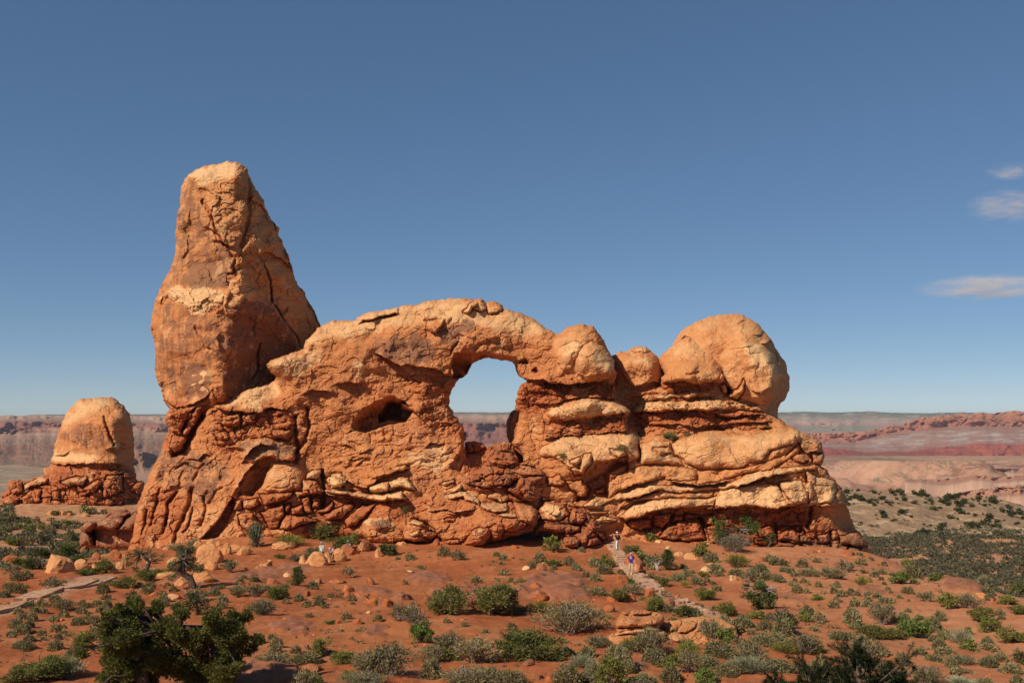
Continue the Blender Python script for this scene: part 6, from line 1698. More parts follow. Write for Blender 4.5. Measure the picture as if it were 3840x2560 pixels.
many(10, 's', '140,725,90;220,712,80;130,830,130;30,870,100;530,755,45;220,790,40;840,828,110;865,892,80;1140,782,60;1220,797,90;1205,832,85;1365,782,55;1415,822,65;1335,845,50;1085,855,60;1030,848,30;1115,900,60;1335,902,80;1330,942,90;1110,930,50;1750,850,90;1800,797,50;1960,747,60;1990,717,50;2080,742,70;450,900,90;330,937,60;375,947,60;235,952,70;285,992,75;150,1002,70;355,997,60;675,927,60;715,947,60;665,994,85;795,937,70;815,987,60;875,957,90;890,1007,75;525,1027,80;440,1062,75;180,1042,70;265,1052,85;720,1042,70;640,1097,110;770,1082,90;775,1117,65;825,1142,45;770,1152,70;455,1147,80;520,1122,50;345,1177,65;285,1157,40;525,1174,60;470,1207,75;130,1112,110;175,1165,140;240,1115,90;85,1187,70;235,1230,100;355,1222,50;800,1202,120;190,1285,190,70;460,1302,110;610,1358,160,90;1815,912,80;1815,952,70;2180,807,50;60,790,70')
many(10, 'm', '430,787,140,90;525,965,160,95;1940,862,130,110;2090,862,150,120;2140,1012,180,140;1880,655,110;1600,905,120;90,660,110,70')
many(10, 'G', '640,1265,230,140;1010,790,230,110;700,680,200,60;860,670,180,140;1180,725,180,110;1290,700,180,80;2270,874,190,130;600,470,160,70;1560,440,70,40')
many(10, 'g', '320,1530,420,220;130,1560,240,120')
many(10, 'P', '560,1520,190,170;470,1500,160,140;1575,450,60,50;1415,480,60,40')
many(10, 'w', '2090,455,180,230')
many(10, 'D', '260,640,160,120;350,545,130,95;170,610,110,80;560,540,200,120;620,605,180,90;1050,430,80,70;980,450,70,40')
many(10, 'b', '330,640,70,110')
many(10, 'G', '100,440,110,75;250,330,90,60;230,280,60;340,305,80,50;690,185,80,80;450,195,60,50;560,190,60,40;40,330,70,50;160,300,70,45;540,290,70')
many(10, 's', '210,440,100;320,415,110,80;570,405,90,90;410,360,100;30,260,80;100,250,80;760,180,60;300,260,60;430,300,60;850,185,50;900,110,40;670,95,60;0,370,90')
many(11, 's', '120,742,65;375,917,55;220,802,40;480,902,80;595,797,80;550,942,65;645,882,60;650,932,90;695,952,50;745,867,50;720,852,25;370,792,60;915,892,65;920,925,40;1010,787,35;1390,562,70;1475,632,40;1665,527,100;2095,527,50;2150,562,60;2135,602,40;2155,687,80;2225,747,55;1930,752,75;870,1042,75;565,1032,60;1130,1057,75;1835,1102,60;2215,1112,60;2240,1152,60;2000,1167,60;145,1247,110;260,1207,65;300,1277,100;290,1312,90;455,1322,95;530,1402,260,90;1030,1387,110;600,520,120,60;600,885,30;1690,1072,60;1350,760,40;1290,560,40')
many(11, 'm', '175,1012,165,130;875,703,75,90;1230,1505,270,300;1300,1052,130,140;1400,1042,150,130;1570,1392,200,150;1930,1395,320,220;1870,1575,400,150;2200,1575,230,130;1000,1580,330,110;270,1432,260,130;1780,562,110,90;450,570,100,60;530,545,100,50;130,455,90,60')
many(11, 'g', '1700,1002,330,260;2090,1005,400,300;2250,1365,330,230;700,385,250,170')
many(11, 'G', '735,1082,90,50;1150,932,90,60;680,1342,170,170;850,1402,210,140;1120,1362,100,90;1760,1382,100,80;320,882,170,120;790,475,240,120;910,425,120,110;600,1575,130,110;330,545,90,50')
many(11, 'L', '1480,1235,200,210;1680,1290,130,130;880,1530,110,90')
many(11, 'Y', '1660,1388,100,110;400,450,200,100;1940,1545,140,100;2300,778,110,60')
many(11, 'D', '1215,522,160,110')
many(11, 'p', '470,768,160,155')
many(11, 'b', '770,1360,60,40;1420,1090,110,110')
many(12, 's', '210,627,85;270,582,110;570,652,85;510,602,90;385,642,50;360,677,55;715,617,100;800,672,110;930,682,70;645,702,65;720,737,90;640,792,45;40,747,60;740,845,150,60;1190,602,110;1180,642,80;1400,732,130,60;1445,632,60;1460,662,40;1480,692,60;1520,672,40;1530,702,40;1555,762,100;1630,742,60;1685,762,50;1715,822,75;1730,695,70;1700,662,140,70;1670,582,110,80;1875,682,140,50;2000,692,110,40;2070,662,120,70;2120,724,85;2210,738,85;2150,567,70;2185,602,70;2260,652,60;2310,667,60;2320,767,40;610,492,50;760,1035,80;815,1097,60;50,1102,40;60,1147,60;1310,985,130,60;1550,1022,90;1560,962,90,50;1700,982,60;1930,1105,200,90;1920,1142,40;2050,1182,50;2100,1190,60;1210,1412,220,130;900,1445,230,180;1740,1345,250,120;1640,1425,250,80;480,1335,200,70;660,1355,140,90;270,1355,110;980,1472,160,90;500,1570,300,150;720,1560,250,130;1340,1545,220,110;60,1575,180,100;1100,1575,280,80;1800,1505,200,100;2150,1255,380,90;2200,1485,250,110;2000,1170,60;1450,700,60')
many(12, 'm', '1030,842,130,100;1180,732,100,70;520,1155,430,290;740,1122,60,50;740,1275,160,120;110,1002,200,80;1300,860,70,50;960,1320,180,90;2230,600,80,50')
many(12, 'g', '230,1360,520,280;1030,502,160,70;1280,775,110,100;910,895,170,130')
many(12, 'G', '380,602,130,70;130,777,110,50;1610,702,90,60;1620,885,170,130;1595,527,140,130;830,612,120,120;370,485,150,130;1180,402,80,80;1170,965,230,130;1360,1062,90,40;1800,1010,170,130;2020,1045,150,100;1090,560,150,70')
many(12, 'Y', '280,995,150,90;840,1045,45;1455,787,50;1880,622,170,110;1080,1315,230,140;1480,1372,170,150;2270,1325,180,100;1400,1385,90,60')
many(12, 'D', '1450,1025,150,100;2300,1115,150,120;1130,570,90,60')
many(12, 'p', '1310,642,190,165')
many(12, 'L', '1780,1225,190,140;1620,1575,170,160;1020,755,60,60')
many(12, 'P', '620,1445,170,110;2000,1485,230,130;1060,1290,100,90')
many(12, 'b', '1850,495,170,160;2250,1100,120,160')
many(13, 's', '275,572,60;315,602,80;540,617,100;660,582,60;190,662,90;245,692,60;125,697,110;245,727,90;345,742,90;390,657,60;445,672,70;480,692,60;480,732,40;550,752,60;455,772,35;590,692,160,60;850,722,60;825,757,40;830,787,50;670,782,60;580,832,55;800,832,70;860,862,70;920,852,50;935,822,50;990,852,50;820,892,50;850,912,40;800,952,80,60;965,887,35;1065,852,40;1075,892,60;1065,942,85;1145,872,60;1220,912,130,50;1260,967,55;1335,872,40;1410,897,25;1405,992,50;1090,742,45;1135,702,65;1190,677,60;1185,727,40;990,692,30;1020,602,80;1210,607,50;1105,562,40;1010,527,50;1210,767,40;1240,802,40;1265,832,35;1400,837,90;1520,722,25;1290,752,40;1460,757,60;1490,867,40;1850,782,60;2070,892,90;2150,1012,70;2170,1047,50;1935,772,80;2050,842,130,60;1690,1177,70;1780,1495,80;1840,1482,60;2060,1425,180,80;2160,1392,120;2250,1485,150,80;2030,1575,110,60;2300,1575,120;1760,1435,110,80;1620,1390,120,60;1700,1330,150,60;1500,1340,140,60;2050,1300,140,60')
many(13, 'm', '395,612,70,60;770,715,180,110;890,655,110,100;1040,672,60,40;1555,897,110,90;1890,955,180,130;1840,1400,200,70;1550,1560,220,150;1690,1180,80,60;560,1500,200,120;330,1480,260,120')
many(13, 'G', '665,888,120,60;1990,1065,220,150;2230,922,160,90;2250,1235,230,150;1900,1168,90,70;1900,1305,150,110;1720,955,150,160;1620,732,120,90;2310,1000,190,90;1780,720,60,30;640,1320,180,110')
many(13, 'L', '1470,1195,260,210;1340,755,170,130')
many(13, 'Y', '1025,772,90,75;1400,620,60')
many(13, 'D', '2330,1405,120,110')
many(13, 'g', '2310,835,130,110;1100,1190,300,120;1290,1200,180,110')
many(13, 'P', '1840,1575,200,60;30,1480,180,120')
many(7, 'g', '1150,110,110,90'); many(7, 'D', '1200,110,80,40'); many(7, 's', '1320,75,70,25;885,80,35;875,130,55;710,210,110,50'); many(7, 'G', '170,262,90,30;990,1050,90,90')
many(8, 'G', '530,200,80,20'); many(5, 'G', '1490,860,60,110;1412,280,30,20')

_r = random.Random(21)
for i in range(70):     # the near edge is thick with sage, thinner to the left
    _x = _r.choice((_r.uniform(300, 1024), _r.uniform(560, 1024))); _y = _r.uniform(646, 690) if _x < 640 else _r.uniform(622, 690)
    if all(abs(_x - q[0]) > .42 * q[2] or abs(_y - q[1]) > 7 for q in PLANTS):
        PLANTS.append([_x, _y, _r.uniform(13, 34) * (.55 + (_y - 600) / 160), _r.choice('smsmsmGsPm'), None])
for i in range(60):     # and the right hand slope carries many small ones
    _x = _r.uniform(690, 1020); _y = _r.uniform(575, 650)
    if _y > 548 + (_x - 860) * .24 and all(abs(_x - q[0]) > .5 * q[2] + 3 or abs(_y - q[1]) > 4 for q in PLANTS):
        PLANTS.append([_x, _y, _r.uniform(7, 17), _r.choice('ssmsssG'), None])

# plants rooted on the rock itself rather than on the ground: (frame px of the foot, distance)
ON_ROCK = {}


def place_plants():
    rng = random.Random(5)
    recs = []
    for px, py, w, kind, h in PLANTS:
        if py < 512 and px > 130:
            Y = 99.0 if px > 600 else 93.5
            # stand on the rock: the distance of the rock face at that spot
            best = None
            for M in (bs_, sl, wl):
                i = int(round((px - M.us[0]) / (M.us[1] - M.us[0]))); j = int(round((py - M.vs[0]) / (M.vs[1] - M.vs[0])))
                if 0 <= i < len(M.us) and 0 <= j < len(M.vs) and M.s[j, i] > 0:
                    d = M.D[j, i]
                    best = d if best is None else min(best, d)
            Y = (best or Y) - .12
            X = (px - 512) / F * Y; Z = CZ - (py - HY) / F * Y
        else:
            X, Y, Z = on_ground(px, py)
        recs.append(dict(px=px, py=py, w=w, kind=kind, h=h, loc=(X, Y, Z)))
    # wording
    for q in recs:
        size = 'small' if q['w'] < 11 else ('' if q['w'] < 22 else 'large')
        best = min(LAND, key=lambda L: math.hypot(L[1] - q['px'], 1.6 * (L[2] - q['py'])))
        dx, dy = q['px'] - best[1], q['py'] - best[2]
        if 'edge' in best[0] or 'bottom' in best[0]:
            rel = 'near the'
        elif abs(dx) > 1.3 * abs(dy):
            rel = 'left of the' if dx < 0 else 'right of the'
        else:
            rel = 'below the' if dy > 0 else 'above the'
        q['txt'] = (size, PNAME[q['kind']][1], rel, best[0])
    groups = {}
    for q in recs:
        groups.setdefault(q['txt'], []).append(q)
    ords = ['leftmost', 'second from left', 'third from left', 'fourth from left', 'fifth from left', 'sixth from left', 'seventh from left', 'eighth from left', 'ninth from left', 'tenth from left', 'eleventh from left', 'twelfth from left', 'thirteenth from left', 'fourteenth from left', 'fifteenth from left', 'sixteenth from left', 'seventeenth from left', 'eighteenth from left', 'nineteenth from left', 'twentieth from left']
    for txt, qs in groups.items():
        size, nm, rel, land = txt
        base = (size + ' ' + nm).strip() + ' ' + rel + ' ' + land
        qs.sort(key=lambda q: q['px'])
        n = len(qs)
        for i, q in enumerate(qs):
            if n == 1:
                q['label'] = base
            else:
                o = ords[i] if i < len(ords) else ords[-1]
                if i == n - 1:
                    o = 'rightmost'
                q['label'] = base + ', ' + o
    for i, q in enumerate(recs):
        lod = 0 if q['w'] < 10 else (1 if q['w'] < 19 else (2 if q['w'] < 40 else 3))
        fm, sm, H = shrub_get(q['kind'], lod, rng.randrange(4 if lod < 3 else 3))
        X, Y, Z = q['loc']
        W = q['w'] / F * Y * (1.22 if q['w'] < 20 else 1.15)
        hz = 1.0 if q['h'] is None else (q['h'] / F * Y) / (W * H)
        if q['h'] is None:
            hz = .9 + .3 * rng.random()
        nm = PNAME[q['kind']]
        o = thing(nm[0], q['label'], nm[2], (X, Y, Z - .02), (0, 0, rng.random() * 6.283), (W, W, W * hz), group=PGROUP[q['kind']], data=fm if lod == 0 else None)
        c = PCOL[q['kind']]; k = .85 + .3 * rng.random(); k2 = .93 + .14 * rng.random()
        col = (c[0] * k * k2, c[1] * k, c[2] * k, 1)
        o.color = col
        if lod > 0:
            f = link('foliage', fm, o); f.color = col
            link('stems', sm, o)


place_plants()


# --- trees with trunks: limbs run from the trunk to clumps of foliage
def tree(name, label, category, px, py, Y, trunk, clumps, col, leaf=.085, per=420, dead=6, seed=1, depth=.5, group=None, wood=None, twr=(.22, .10), zfoot=None, dl=1.0, more=0):
    """trunk and clumps as frame-pixel offsets (dx right, dy up[, r]) from the foot, turned into metres at distance Y"""
    rng = np.random.default_rng(seed)
    k = Y / F
    X = (px - 512) * k; Z = CZ - (py - HY) * k if zfoot is None else zfoot
    root = thing(name, label, category, (X, Y, Z), group=group)
    T = [np.array([dx * k, rng.normal() * .08, dy * k]) for dx, dy in trunk]
    T[0][1] = 0; T[0][2] -= .15
    a = Acc()
    n = len(T)
    a.tube(T, [twr[0] * (1 - i / (n - 1)) + twr[1] * (i / (n - 1)) for i in range(n)], 8)
    V = []; TN = []
    for i in range(more):
        q = clumps[rng.integers(0, len(clumps))]
        clumps = clumps + [(q[0] + rng.normal() * 6, q[1] + rng.normal() * 5 - 1, q[2] * .8)]
    for dx, dy, r in clumps:
        c = np.array([dx * k, rng.normal() * depth, dy * k]); R = r * k
        j = int(np.argmin([np.linalg.norm(c - t) - .6 * t[2] for t in T[1:]])) + 1
        s = T[j]
        mid = (s + c) / 2 + rng.normal(size=3) * .12 * np.linalg.norm(c - s) * np.array([1, .6, .6])
        b0 = twr[1] * .7
        a.tube([s, mid, c], [b0, b0 * .6, b0 * .25], 5)
        for q in range(4):
            e = c + sph(rng, 1)[0] * R * .9
            a.tube([mid * .3 + c * .7, e], [b0 * .3, b0 * .1], 4)
        m = int(per * max(.35, (r / 8.0)) ** 2)
        sub = c + sph(rng, 7) * R * .75 * rng.random((7, 1)) ** .4
        si = rng.integers(0, 7, m)
        d = sph(rng, m)
        cen = sub[si] + d * (R * .62 * rng.random(m) ** .4)[:, None] * np.array([1, 1, .8])
        V.append(leaves(rng, cen, d + np.array([0, 0, .4]), leaf * .8, leaf * 1.5, .5))
        br = .5 + .5 * rng.random()
        TN.append(np.stack([.1 + .9 * rng.random(m) * br, (rng.random(m) < .06) * rng.random(m)], 1))
    link('trunk', a.mesh('trunk', wood or M_BARK, True), root)
    if V:
        cr = link('crown', leaf_mesh('crown', np.concatenate(V), np.concatenate(TN)), root); cr.color = (*col, 1)
    if dead:
        dm = Acc()
        for i in range(dead):
            s = T[rng.integers(1, n)]
            ang = rng.random() * 6.28
            L = (.5 + .6 * rng.random()) * max(np.abs([c[0] for c in clumps] or [12])) * k * dl
            p = [s]
            d = np.array([math.cos(ang), .5 * math.sin(ang), .5 * rng.random()])
            for j in range(3):
                d = d + rng.normal(size=3) * .35; p.append(p[-1] + d / np.linalg.norm(d) * L / 3)
            b0 = twr[1] * .45
            dm.tube(p, [b0, b0 * .7, b0 * .45, b0 * .2], 4)
            for j in (1, 2):
                e = p[j] + sph(rng, 1)[0] * L * .35
                dm.tube([p[j], (p[j] + e) / 2 + rng.normal(size=3) * .03, e], [b0 * .4, b0 * .3, b0 * .12], 4)
        link('dead_branch', dm.mesh('dead_branch', M_DEAD, True), root)
    return root


def rel(r, foot, pts):
    fx, fy = foot; s = S1(r)
    return [((x - fx) * s, (fy - y) * s, *[z * s for z in q]) for x, y, *q in pts]


JC = (.105, .135, .040)
# twisted juniper
ft = (1570, 800); px, py = P1(10, *ft); X, Y, Z = on_ground(px, py)
tree('juniper_tree', 'twisted juniper with a dark leaning trunk and feathery grey-green crown, left of centre', 'tree', px, py, Y,
     rel(10, ft, [(1590, 800), (1565, 760), (1550, 710), (1500, 675), (1490, 620), (1500, 560)]),
     rel(10, ft, [(1450, 640, 50), (1500, 600, 55), (1560, 620, 50), (1470, 540, 55), (1520, 500, 60), (1560, 470, 50), (1450, 490, 40), (1580, 560, 35), (1440, 690, 35), (1630, 640, 45), (1650, 620, 30), (1500, 450, 45), (1400, 600, 35), (1440, 580, 40)]), (.145, .165, .075), .065, 640, 7, 11, .4, twr=(.27, .13))
ft = (1180, 660); px, py = P1(10, *ft); X, Y, Z = on_ground(px, py)
tree('juniper_tree', 'sprawling juniper with black bent branches, in front of the arch left foot', 'tree', px, py, Y,
     rel(10, ft, [(1190, 660), (1200, 620), (1220, 580), (1180, 540), (1150, 510)]),
     rel(10, ft, [(1060, 540, 40), (1100, 500, 38), (1160, 490, 40), (1220, 490, 36), (1270, 520, 40), (1300, 550, 34), (1060, 600, 36), (1100, 570, 30), (1240, 560, 26), (1120, 640, 36), (1060, 510, 26)]), (.130, .150, .050), .065, 480, 8, 12, .4, twr=(.2, .1))
# big dark juniper at the lower left
ft = (1190, 1640); px, py = P1(10, *ft); X, Y, Z = on_ground(px, py)
tree('juniper_tree', 'largest juniper, dark and bushy, at the bottom left', 'tree', px, py, Y,
     rel(10, ft, [(1190, 1640), (1180, 1500), (1180, 1380), (1230, 1250), (1330, 1150)]) + rel(10, ft, [(1500, 1120), (1750, 1130)]),
     rel(10, ft, [(1000, 960, 65), (960, 1010, 55), (1060, 1000, 75), (1130, 980, 60), (1010, 1110, 100), (1120, 1100, 100), (930, 1200, 85), (1030, 1230, 110), (880, 1220, 50), (1220, 1180, 110), (1250, 960, 60), (1240, 1010, 50), (1210, 900, 16), (1330, 1130, 95), (1350, 1010, 45), (1420, 1060, 70), (1500, 1020, 60),
                  (1520, 1120, 90), (1450, 1220, 110), (1600, 1180, 110), (1700, 1080, 90), (1790, 1030, 80), (1800, 1110, 90), (1890, 1060, 75), (1960, 1060, 60), (2010, 1110, 60), (1900, 1150, 90), (1990, 1200, 75), (1780, 1220, 110), (1900, 1270, 90), (2010, 1300, 50), (1650, 1320, 130), (1800, 1380, 110),
                  (1920, 1400, 70), (1000, 1380, 100), (860, 1500, 90), (1010, 1500, 130), (900, 1560, 90), (1150, 1480, 120), (1280, 1460, 130), (1300, 1330, 120), (1420, 1400, 130), (1520, 1480, 130), (1680, 1500, 120), (1800, 1520, 90), (1120, 1290, 110), (760, 1570, 60), (1900, 1480, 50), (2000, 1380, 40)]),
     (.140, .140, .038), .060, 700, 6, 13, .75, twr=(.24, .11), dl=.38, more=45)
ft = (1620, 1010); px, py = P1(10, *ft); X, Y, Z = on_ground(px, py)
tree('juniper_tree', 'thin juniper just behind the big dark one, below the twisted juniper', 'tree', px, py, Y,
     rel(10, ft, [(1620, 1010), (1610, 950), (1600, 880), (1590, 840)]),
     rel(10, ft, [(1550, 850, 40), (1600, 840, 42), (1650, 850, 40), (1530, 920, 45), (1590, 910, 50), (1660, 920, 48), (1640, 970, 50), (1560, 970, 40), (1690, 960, 30), (1480, 920, 25), (1430, 930, 20)]), (.085, .110, .032), .06, 330, 6, 14, .35, twr=(.14, .06))
# pair of junipers against the red base wall
ft = (1850, 500); px, py = P1(12, *ft)
tree('juniper_tree', 'tall twin-crowned green juniper against the red wall of the arch base', 'tree', px, py, 96.4,
     rel(12, ft, [(1850, 500), (1850, 430), (1880, 360), (1900, 310)]),
     rel(12, ft, [(1715, 240, 30), (1740, 270, 45), (1770, 250, 32), (1790, 300, 38), (1720, 310, 45), (1760, 340, 50), (1710, 360, 40), (1740, 400, 45), (1790, 380, 38), (1800, 420, 30), (1970, 240, 40), (2010, 260, 45), (2030, 300, 42), (1980, 300, 40), (1960, 340, 36), (2010, 340, 36), (1930, 230, 24), (1870, 300, 28), (1840, 330, 26), (1930, 370, 22)]), (.095, .150, .036), .10, 420, 12, 15, .4, twr=(.2, .09))
ft = (2150, 495); px, py = P1(12, *ft)
tree('juniper_tree', 'small bent juniper with a bare trunk right of the twin-crowned one', 'tree', px, py, 96.0,
     rel(12, ft, [(2150, 495), (2130, 460), (2160, 420), (2150, 390)]), rel(12, ft, [(2140, 390, 28), (2170, 380, 26), (2160, 355, 20), (2130, 410, 20), (2190, 400, 18), (2180, 360, 16)]), (.125, .160, .050), .09, 420, 4, 16, .25, twr=(.14, .07))
ft = (2080, 960); px, py = P1(12, *ft); X, Y, Z = on_ground(px, py)
tree('juniper_tree', 'wide dark juniper with dead grey top twigs on the right slope', 'tree', px, py, Y,
     rel(12, ft, [(2080, 960), (2070, 900), (2060, 840), (2100, 800)]),
     rel(12, ft, [(1960, 830, 45), (1990, 790, 42), (2040, 780, 45), (2090, 790, 40), (2010, 850, 55), (2080, 860, 60), (2140, 840, 50), (2180, 830, 35), (2040, 910, 60), (2120, 910, 55), (1940, 860, 25), (2200, 880, 36), (2060, 760, 22)]), (.080, .105, .030), .07, 400, 16, 17, .5, twr=(.18, .08))
ft = (1240, 650); px, py = P1(12, *ft); X, Y, Z = on_ground(px, py)
tree('dead_snag', 'bleached dead juniper snag just right of the stone steps', 'dead tree', px, py, Y, rel(12, ft, [(1240, 650), (1225, 610), (1210, 585), (1235, 600), (1250, 570)]), [], JC, dead=5, seed=18, wood=M_DEAD, twr=(.16, .05))
ft = (1350, 255); px, py = P1(11, *ft)
tree('pinyon_sapling', 'small green tree with a thin pale trunk, standing on the arch foot', 'tree', px, py, 95.2, rel(11, ft, [(1355, 255), (1355, 210), (1350, 170)]), rel(11, ft, [(1345, 160, 28), (1360, 140, 22), (1330, 150, 20), (1365, 175, 18), (1345, 180, 18)]), (.10, .14, .035), .09, 420, 2, 19, .2, twr=(.07, .04))
ft = (2290, 840); px, py = P1(13, *ft); X, Y, Z = on_ground(px, py)
tree('juniper_tree', 'small juniper leaning at the right edge above the sage flat', 'tree', px, py, Y, rel(13, ft, [(2275, 840), (2300, 800), (2310, 770)]), rel(13, ft, [(2270, 760, 30), (2310, 740, 36), (2340, 760, 36), (2350, 730, 30), (2280, 735, 22)]), (.11, .135, .045), .08, 400, 4, 20, .3, twr=(.1, .06))


# pinyon pines near the camera, only their dark tops in view
def pine(label, px, py, Y, tips, seed):
    rng = np.random.default_rng(seed)
    k = Y / F; X = (px - 512) * k
    Z = float(ground_z(np.array([X]), np.array([Y]))[0])
    ztop = CZ - (py - HY) * k
    root = thing('pinyon_pine', label, 'tree', (X, Y, Z), group='dark pine tops in the near foreground')
    a = Acc(); H = ztop - Z
    a.tube([(0, 0, -.2), (.1, 0, H * .5), (0, 0, H * .95)], [.16, .11, .03], 8)
    link('trunk', a.mesh('trunk', M_BARK, True), root)
    V = []; TN = []; b = Acc()
    for tx, ty in tips:
        e = np.array([(tx - px) * k, rng.normal() * .25, CZ - (ty - HY) * k - Z])
        s = np.array([0, 0, max(.3, e[2] - .25 - .45 * abs(e[0]))])
        b.tube([s, (s + e) / 2 + np.array([0, 0, -.06]), e], [.030, .018, .008], 5)
        ax = (e - s) / (np.linalg.norm(e - s) + 1e-6)
        for j in range(9):      # short side shoots, each a brush of needles
            t0 = .35 + .65 * rng.random()
            q0 = s + (e - s) * t0
            q1 = q0 + (ax * .6 + sph(rng, 1)[0] * .8) * (.10 + .14 * rng.random())
            b.tube([q0, q1], [.007, .004], 4, False)
            m = 130
            t = rng.random(m) ** .8
            cen = q0 + (q1 - q0) * t[:, None]
            dd = (q1 - q0) / np.linalg.norm(q1 - q0)
            V.append(leaves(rng, cen, dd * .7 + sph(rng, m) * .9, .006, .052, .1))
            TN.append(np.stack([rng.random(m), (rng.random(m) < .03) * 1.0], 1))
    link('branches', b.mesh('branches', M_BARK, True), root)
    cr = link('crown', leaf_mesh('crown', np.concatenate(V), np.concatenate(TN)), root); cr.color = (.030, .042, .016, 1)


pine('dark pine top in the near foreground at the bottom right', *P1(13, 1000, 1220), 13.0, P(13, [(960, 1250), (930, 1330), (1040, 1340), (880, 1400), (1100, 1400), (1000, 1420), (800, 1450), (1200, 1380), (1300, 1360), (1420, 1380), (1350, 1440), (1250, 1470), (1150, 1500), (1460, 1440), (900, 1520), (780, 1540), (1050, 1540), (1300, 1540), (1000, 1330), (1200, 1560), (1400, 1500)]), 31)
pine('lower dark pine top, left of the bigger one in the near foreground', *P1(13, 600, 1380), 13.6, P(13, [(560, 1400), (640, 1420), (520, 1470), (600, 1480), (690, 1460), (480, 1540), (560, 1560), (660, 1540), (760, 1560), (300, 1540), (250, 1500), (360, 1570), (720, 1390), (620, 1560)]), 32)
# ---------------------------------------------------------------- loose boulders
def boulder_mesh(seed, flat=.0):
    import bmesh
    bm = bmesh.new(); bmesh.ops.create_icosphere(bm, subdivisions=4, radius=1.0)
    v = np.array([q.co[:] for q in bm.verts])
    rng = np.random.default_rng(seed)
    r = np.ones(len(v))
    for i in range(9):     # cut flat facets, leave the edges a little rounded
        d = sph(rng, 1)[0]; d[2] = abs(d[2]) * (1.6 if flat else .8); d /= np.linalg.norm(d)
        h = .55 + .36 * rng.random()
        c = v @ d
        r = np.minimum(r, np.where(c > .15, h / np.maximum(c, .15), 9))
    r = r * (1 + .06 * fbm(v[:, 0] * 1.6 + seed, v[:, 1] * 1.6 + v[:, 2], 3, seed) + .05 * gnoise(v[:, 0] * 3 + v[:, 2] * 2, v[:, 1] * 3 - v[:, 2] * 2, seed + 7) + .035 * fbm(v[:, 2] * 5, v[:, 0] * 2 + v[:, 1], 2, seed + 3))
    v = v * r[:, None]
    v[:, 2] = np.where(v[:, 2] < -.45, -.45 + (v[:, 2] + .45) * .2, v[:, 2])
    f = np.array([[q.index for q in p.verts] for p in bm.faces])
    bm.free()
    mn, mx = v.min(0), v.max(0)
    v = (v - (mn + mx) / 2) / (mx - mn)
    v[:, 2] += .5 - .12          # foot a little below the ground
    return mesh_np('boulder', v, f, M_BOULDER, False)


_b = [boulder_mesh(40 + i) for i in range(8)]
_bf = [boulder_mesh(60 + i, 1.0) for i in range(4)]
TONES = {'tan': (.42, .2, .2, 1), 'pale': (.85, .0, .1, 1), 'orange': (.3, .35, .1, 1), 'red': (.0, 1.0, .55, 1), 'dark': (.0, 1.0, .85, 1), 'white': (1.0, .0, .0, 1)}
LOOK = {'tan': 'tan', 'pale': 'pale cream', 'orange': 'orange', 'red': 'red', 'dark': 'dark red-brown', 'white': 'whitish'}
ROCKS = []


def rocks(r, tone, txt):
    for it in txt.split(';'):
        q = [float(t) for t in it.split(',')]
        ROCKS.append((*P1(r, q[0], q[1]), q[2] * S1(r), q[3] * S1(r), tone))


rocks(10, 'tan', '450,672,230,145;650,638,140,80;780,642,110,65;1690,590,215,150;1715,637,130,62;1410,607,130,60;1610,455,70,50;1730,458,110,60;1350,715,170,50;2300,472,160,60;1985,522,110,70;1390,885,130,40;960,640,90,60;920,670,70,40;1010,610,60,90;1300,560,60,20;1230,600,80,50')
rocks(10, 'orange', '1840,517,90,90;1640,745,220,85;1470,772,120,70;2165,627,100,60;1790,500,80,50;1900,480,120,40;680,1490,70,50;1560,690,60,30;1780,450,60,40;1350,480,60,25;1300,470,50,22;500,195,80,40;400,190,70,30;690,210,60,30;560,200,40,25')
rocks(10, 'red', '65,592,150,68;690,502,75,60;830,492,95,70;935,552,90,72;780,562,65,60;2000,652,42,32;2095,637,42,22;1250,857,75,32;500,1062,42,26;320,897,55,25;620,480,40,20;735,892,24,14;45,925,50,20;110,890,25,16;750,1330,60,40;1240,470,20,12')
rocks(11, 'tan', '510,607,62,82;620,612,185,112;710,582,85,80;800,572,135,102;1130,542,62,84;1300,442,62,28;1328,448,62,36;350,475,195,58')
rocks(11, 'pale', '1060,1412,125,32;1045,997,36,20;380,697,60,30;1380,660,60,12')
rocks(11, 'red', '885,522,142,90;1010,492,112,100;1070,480,80,60;210,627,98,60;45,652,42,32;640,757,52,46;270,757,95,44;520,858,95,66;1050,768,95,62;880,823,95,58;870,862,52,42;980,865,145,38;1010,915,112,62;1190,942,115,72;1090,925,125,50;960,1082,72,40;790,1082,52,30;570,1467,165,46;455,1467,55,52;1575,1538,62,22;1840,872,62,70;2310,875,150,72;1835,782,52,30;790,752,135,26;1220,618,32,12;1700,1180,120,40;1600,440,60,50;1760,1120,60,26;1500,1000,50,20;2250,470,60,30;1900,1180,120,30')
rocks(11, 'dark', '1310,892,175,64')
rocks(12, 'red', '1045,612,155,112;1070,652,102,70;1100,668,75,24;950,745,115,64;1170,865,105,74;1330,938,102,62;840,982,92,52;240,825,135,72;340,812,62,46;240,893,185,72;285,652,82,60;2085,567,46,32;180,1422,105,48;400,1392,32,16;250,1530,95,40;365,1565,105,50;1395,1417,52,24;1900,1322,85,22;870,905,90,40;1000,900,110,60;1400,870,60,24;720,905,60,26;1320,1180,60,30;560,1440,40,16')
rocks(12, 'tan', '1415,532,85,38;1500,557,92,50;1560,562,52,22;1830,1330,70,22;310,605,60,24;1150,385,60,22')
rocks(12, 'pale', '1640,682,105,64;1855,727,72,42;160,642,72,30;1240,420,50,26;1320,470,40,20;1665,610,50,26')
rocks(13, 'red', '955,577,75,28;930,527,95,44;210,572,48,32;1150,600,50,16;1080,540,60,22;700,500,60,22;1300,580,40,14;1250,590,36,12;2130,920,50,24;2100,900,40,30;1620,760,60,16;640,500,70,20')
rocks(13, 'orange', '2010,870,90,40;1750,700,120,20')
LANDR = LAND


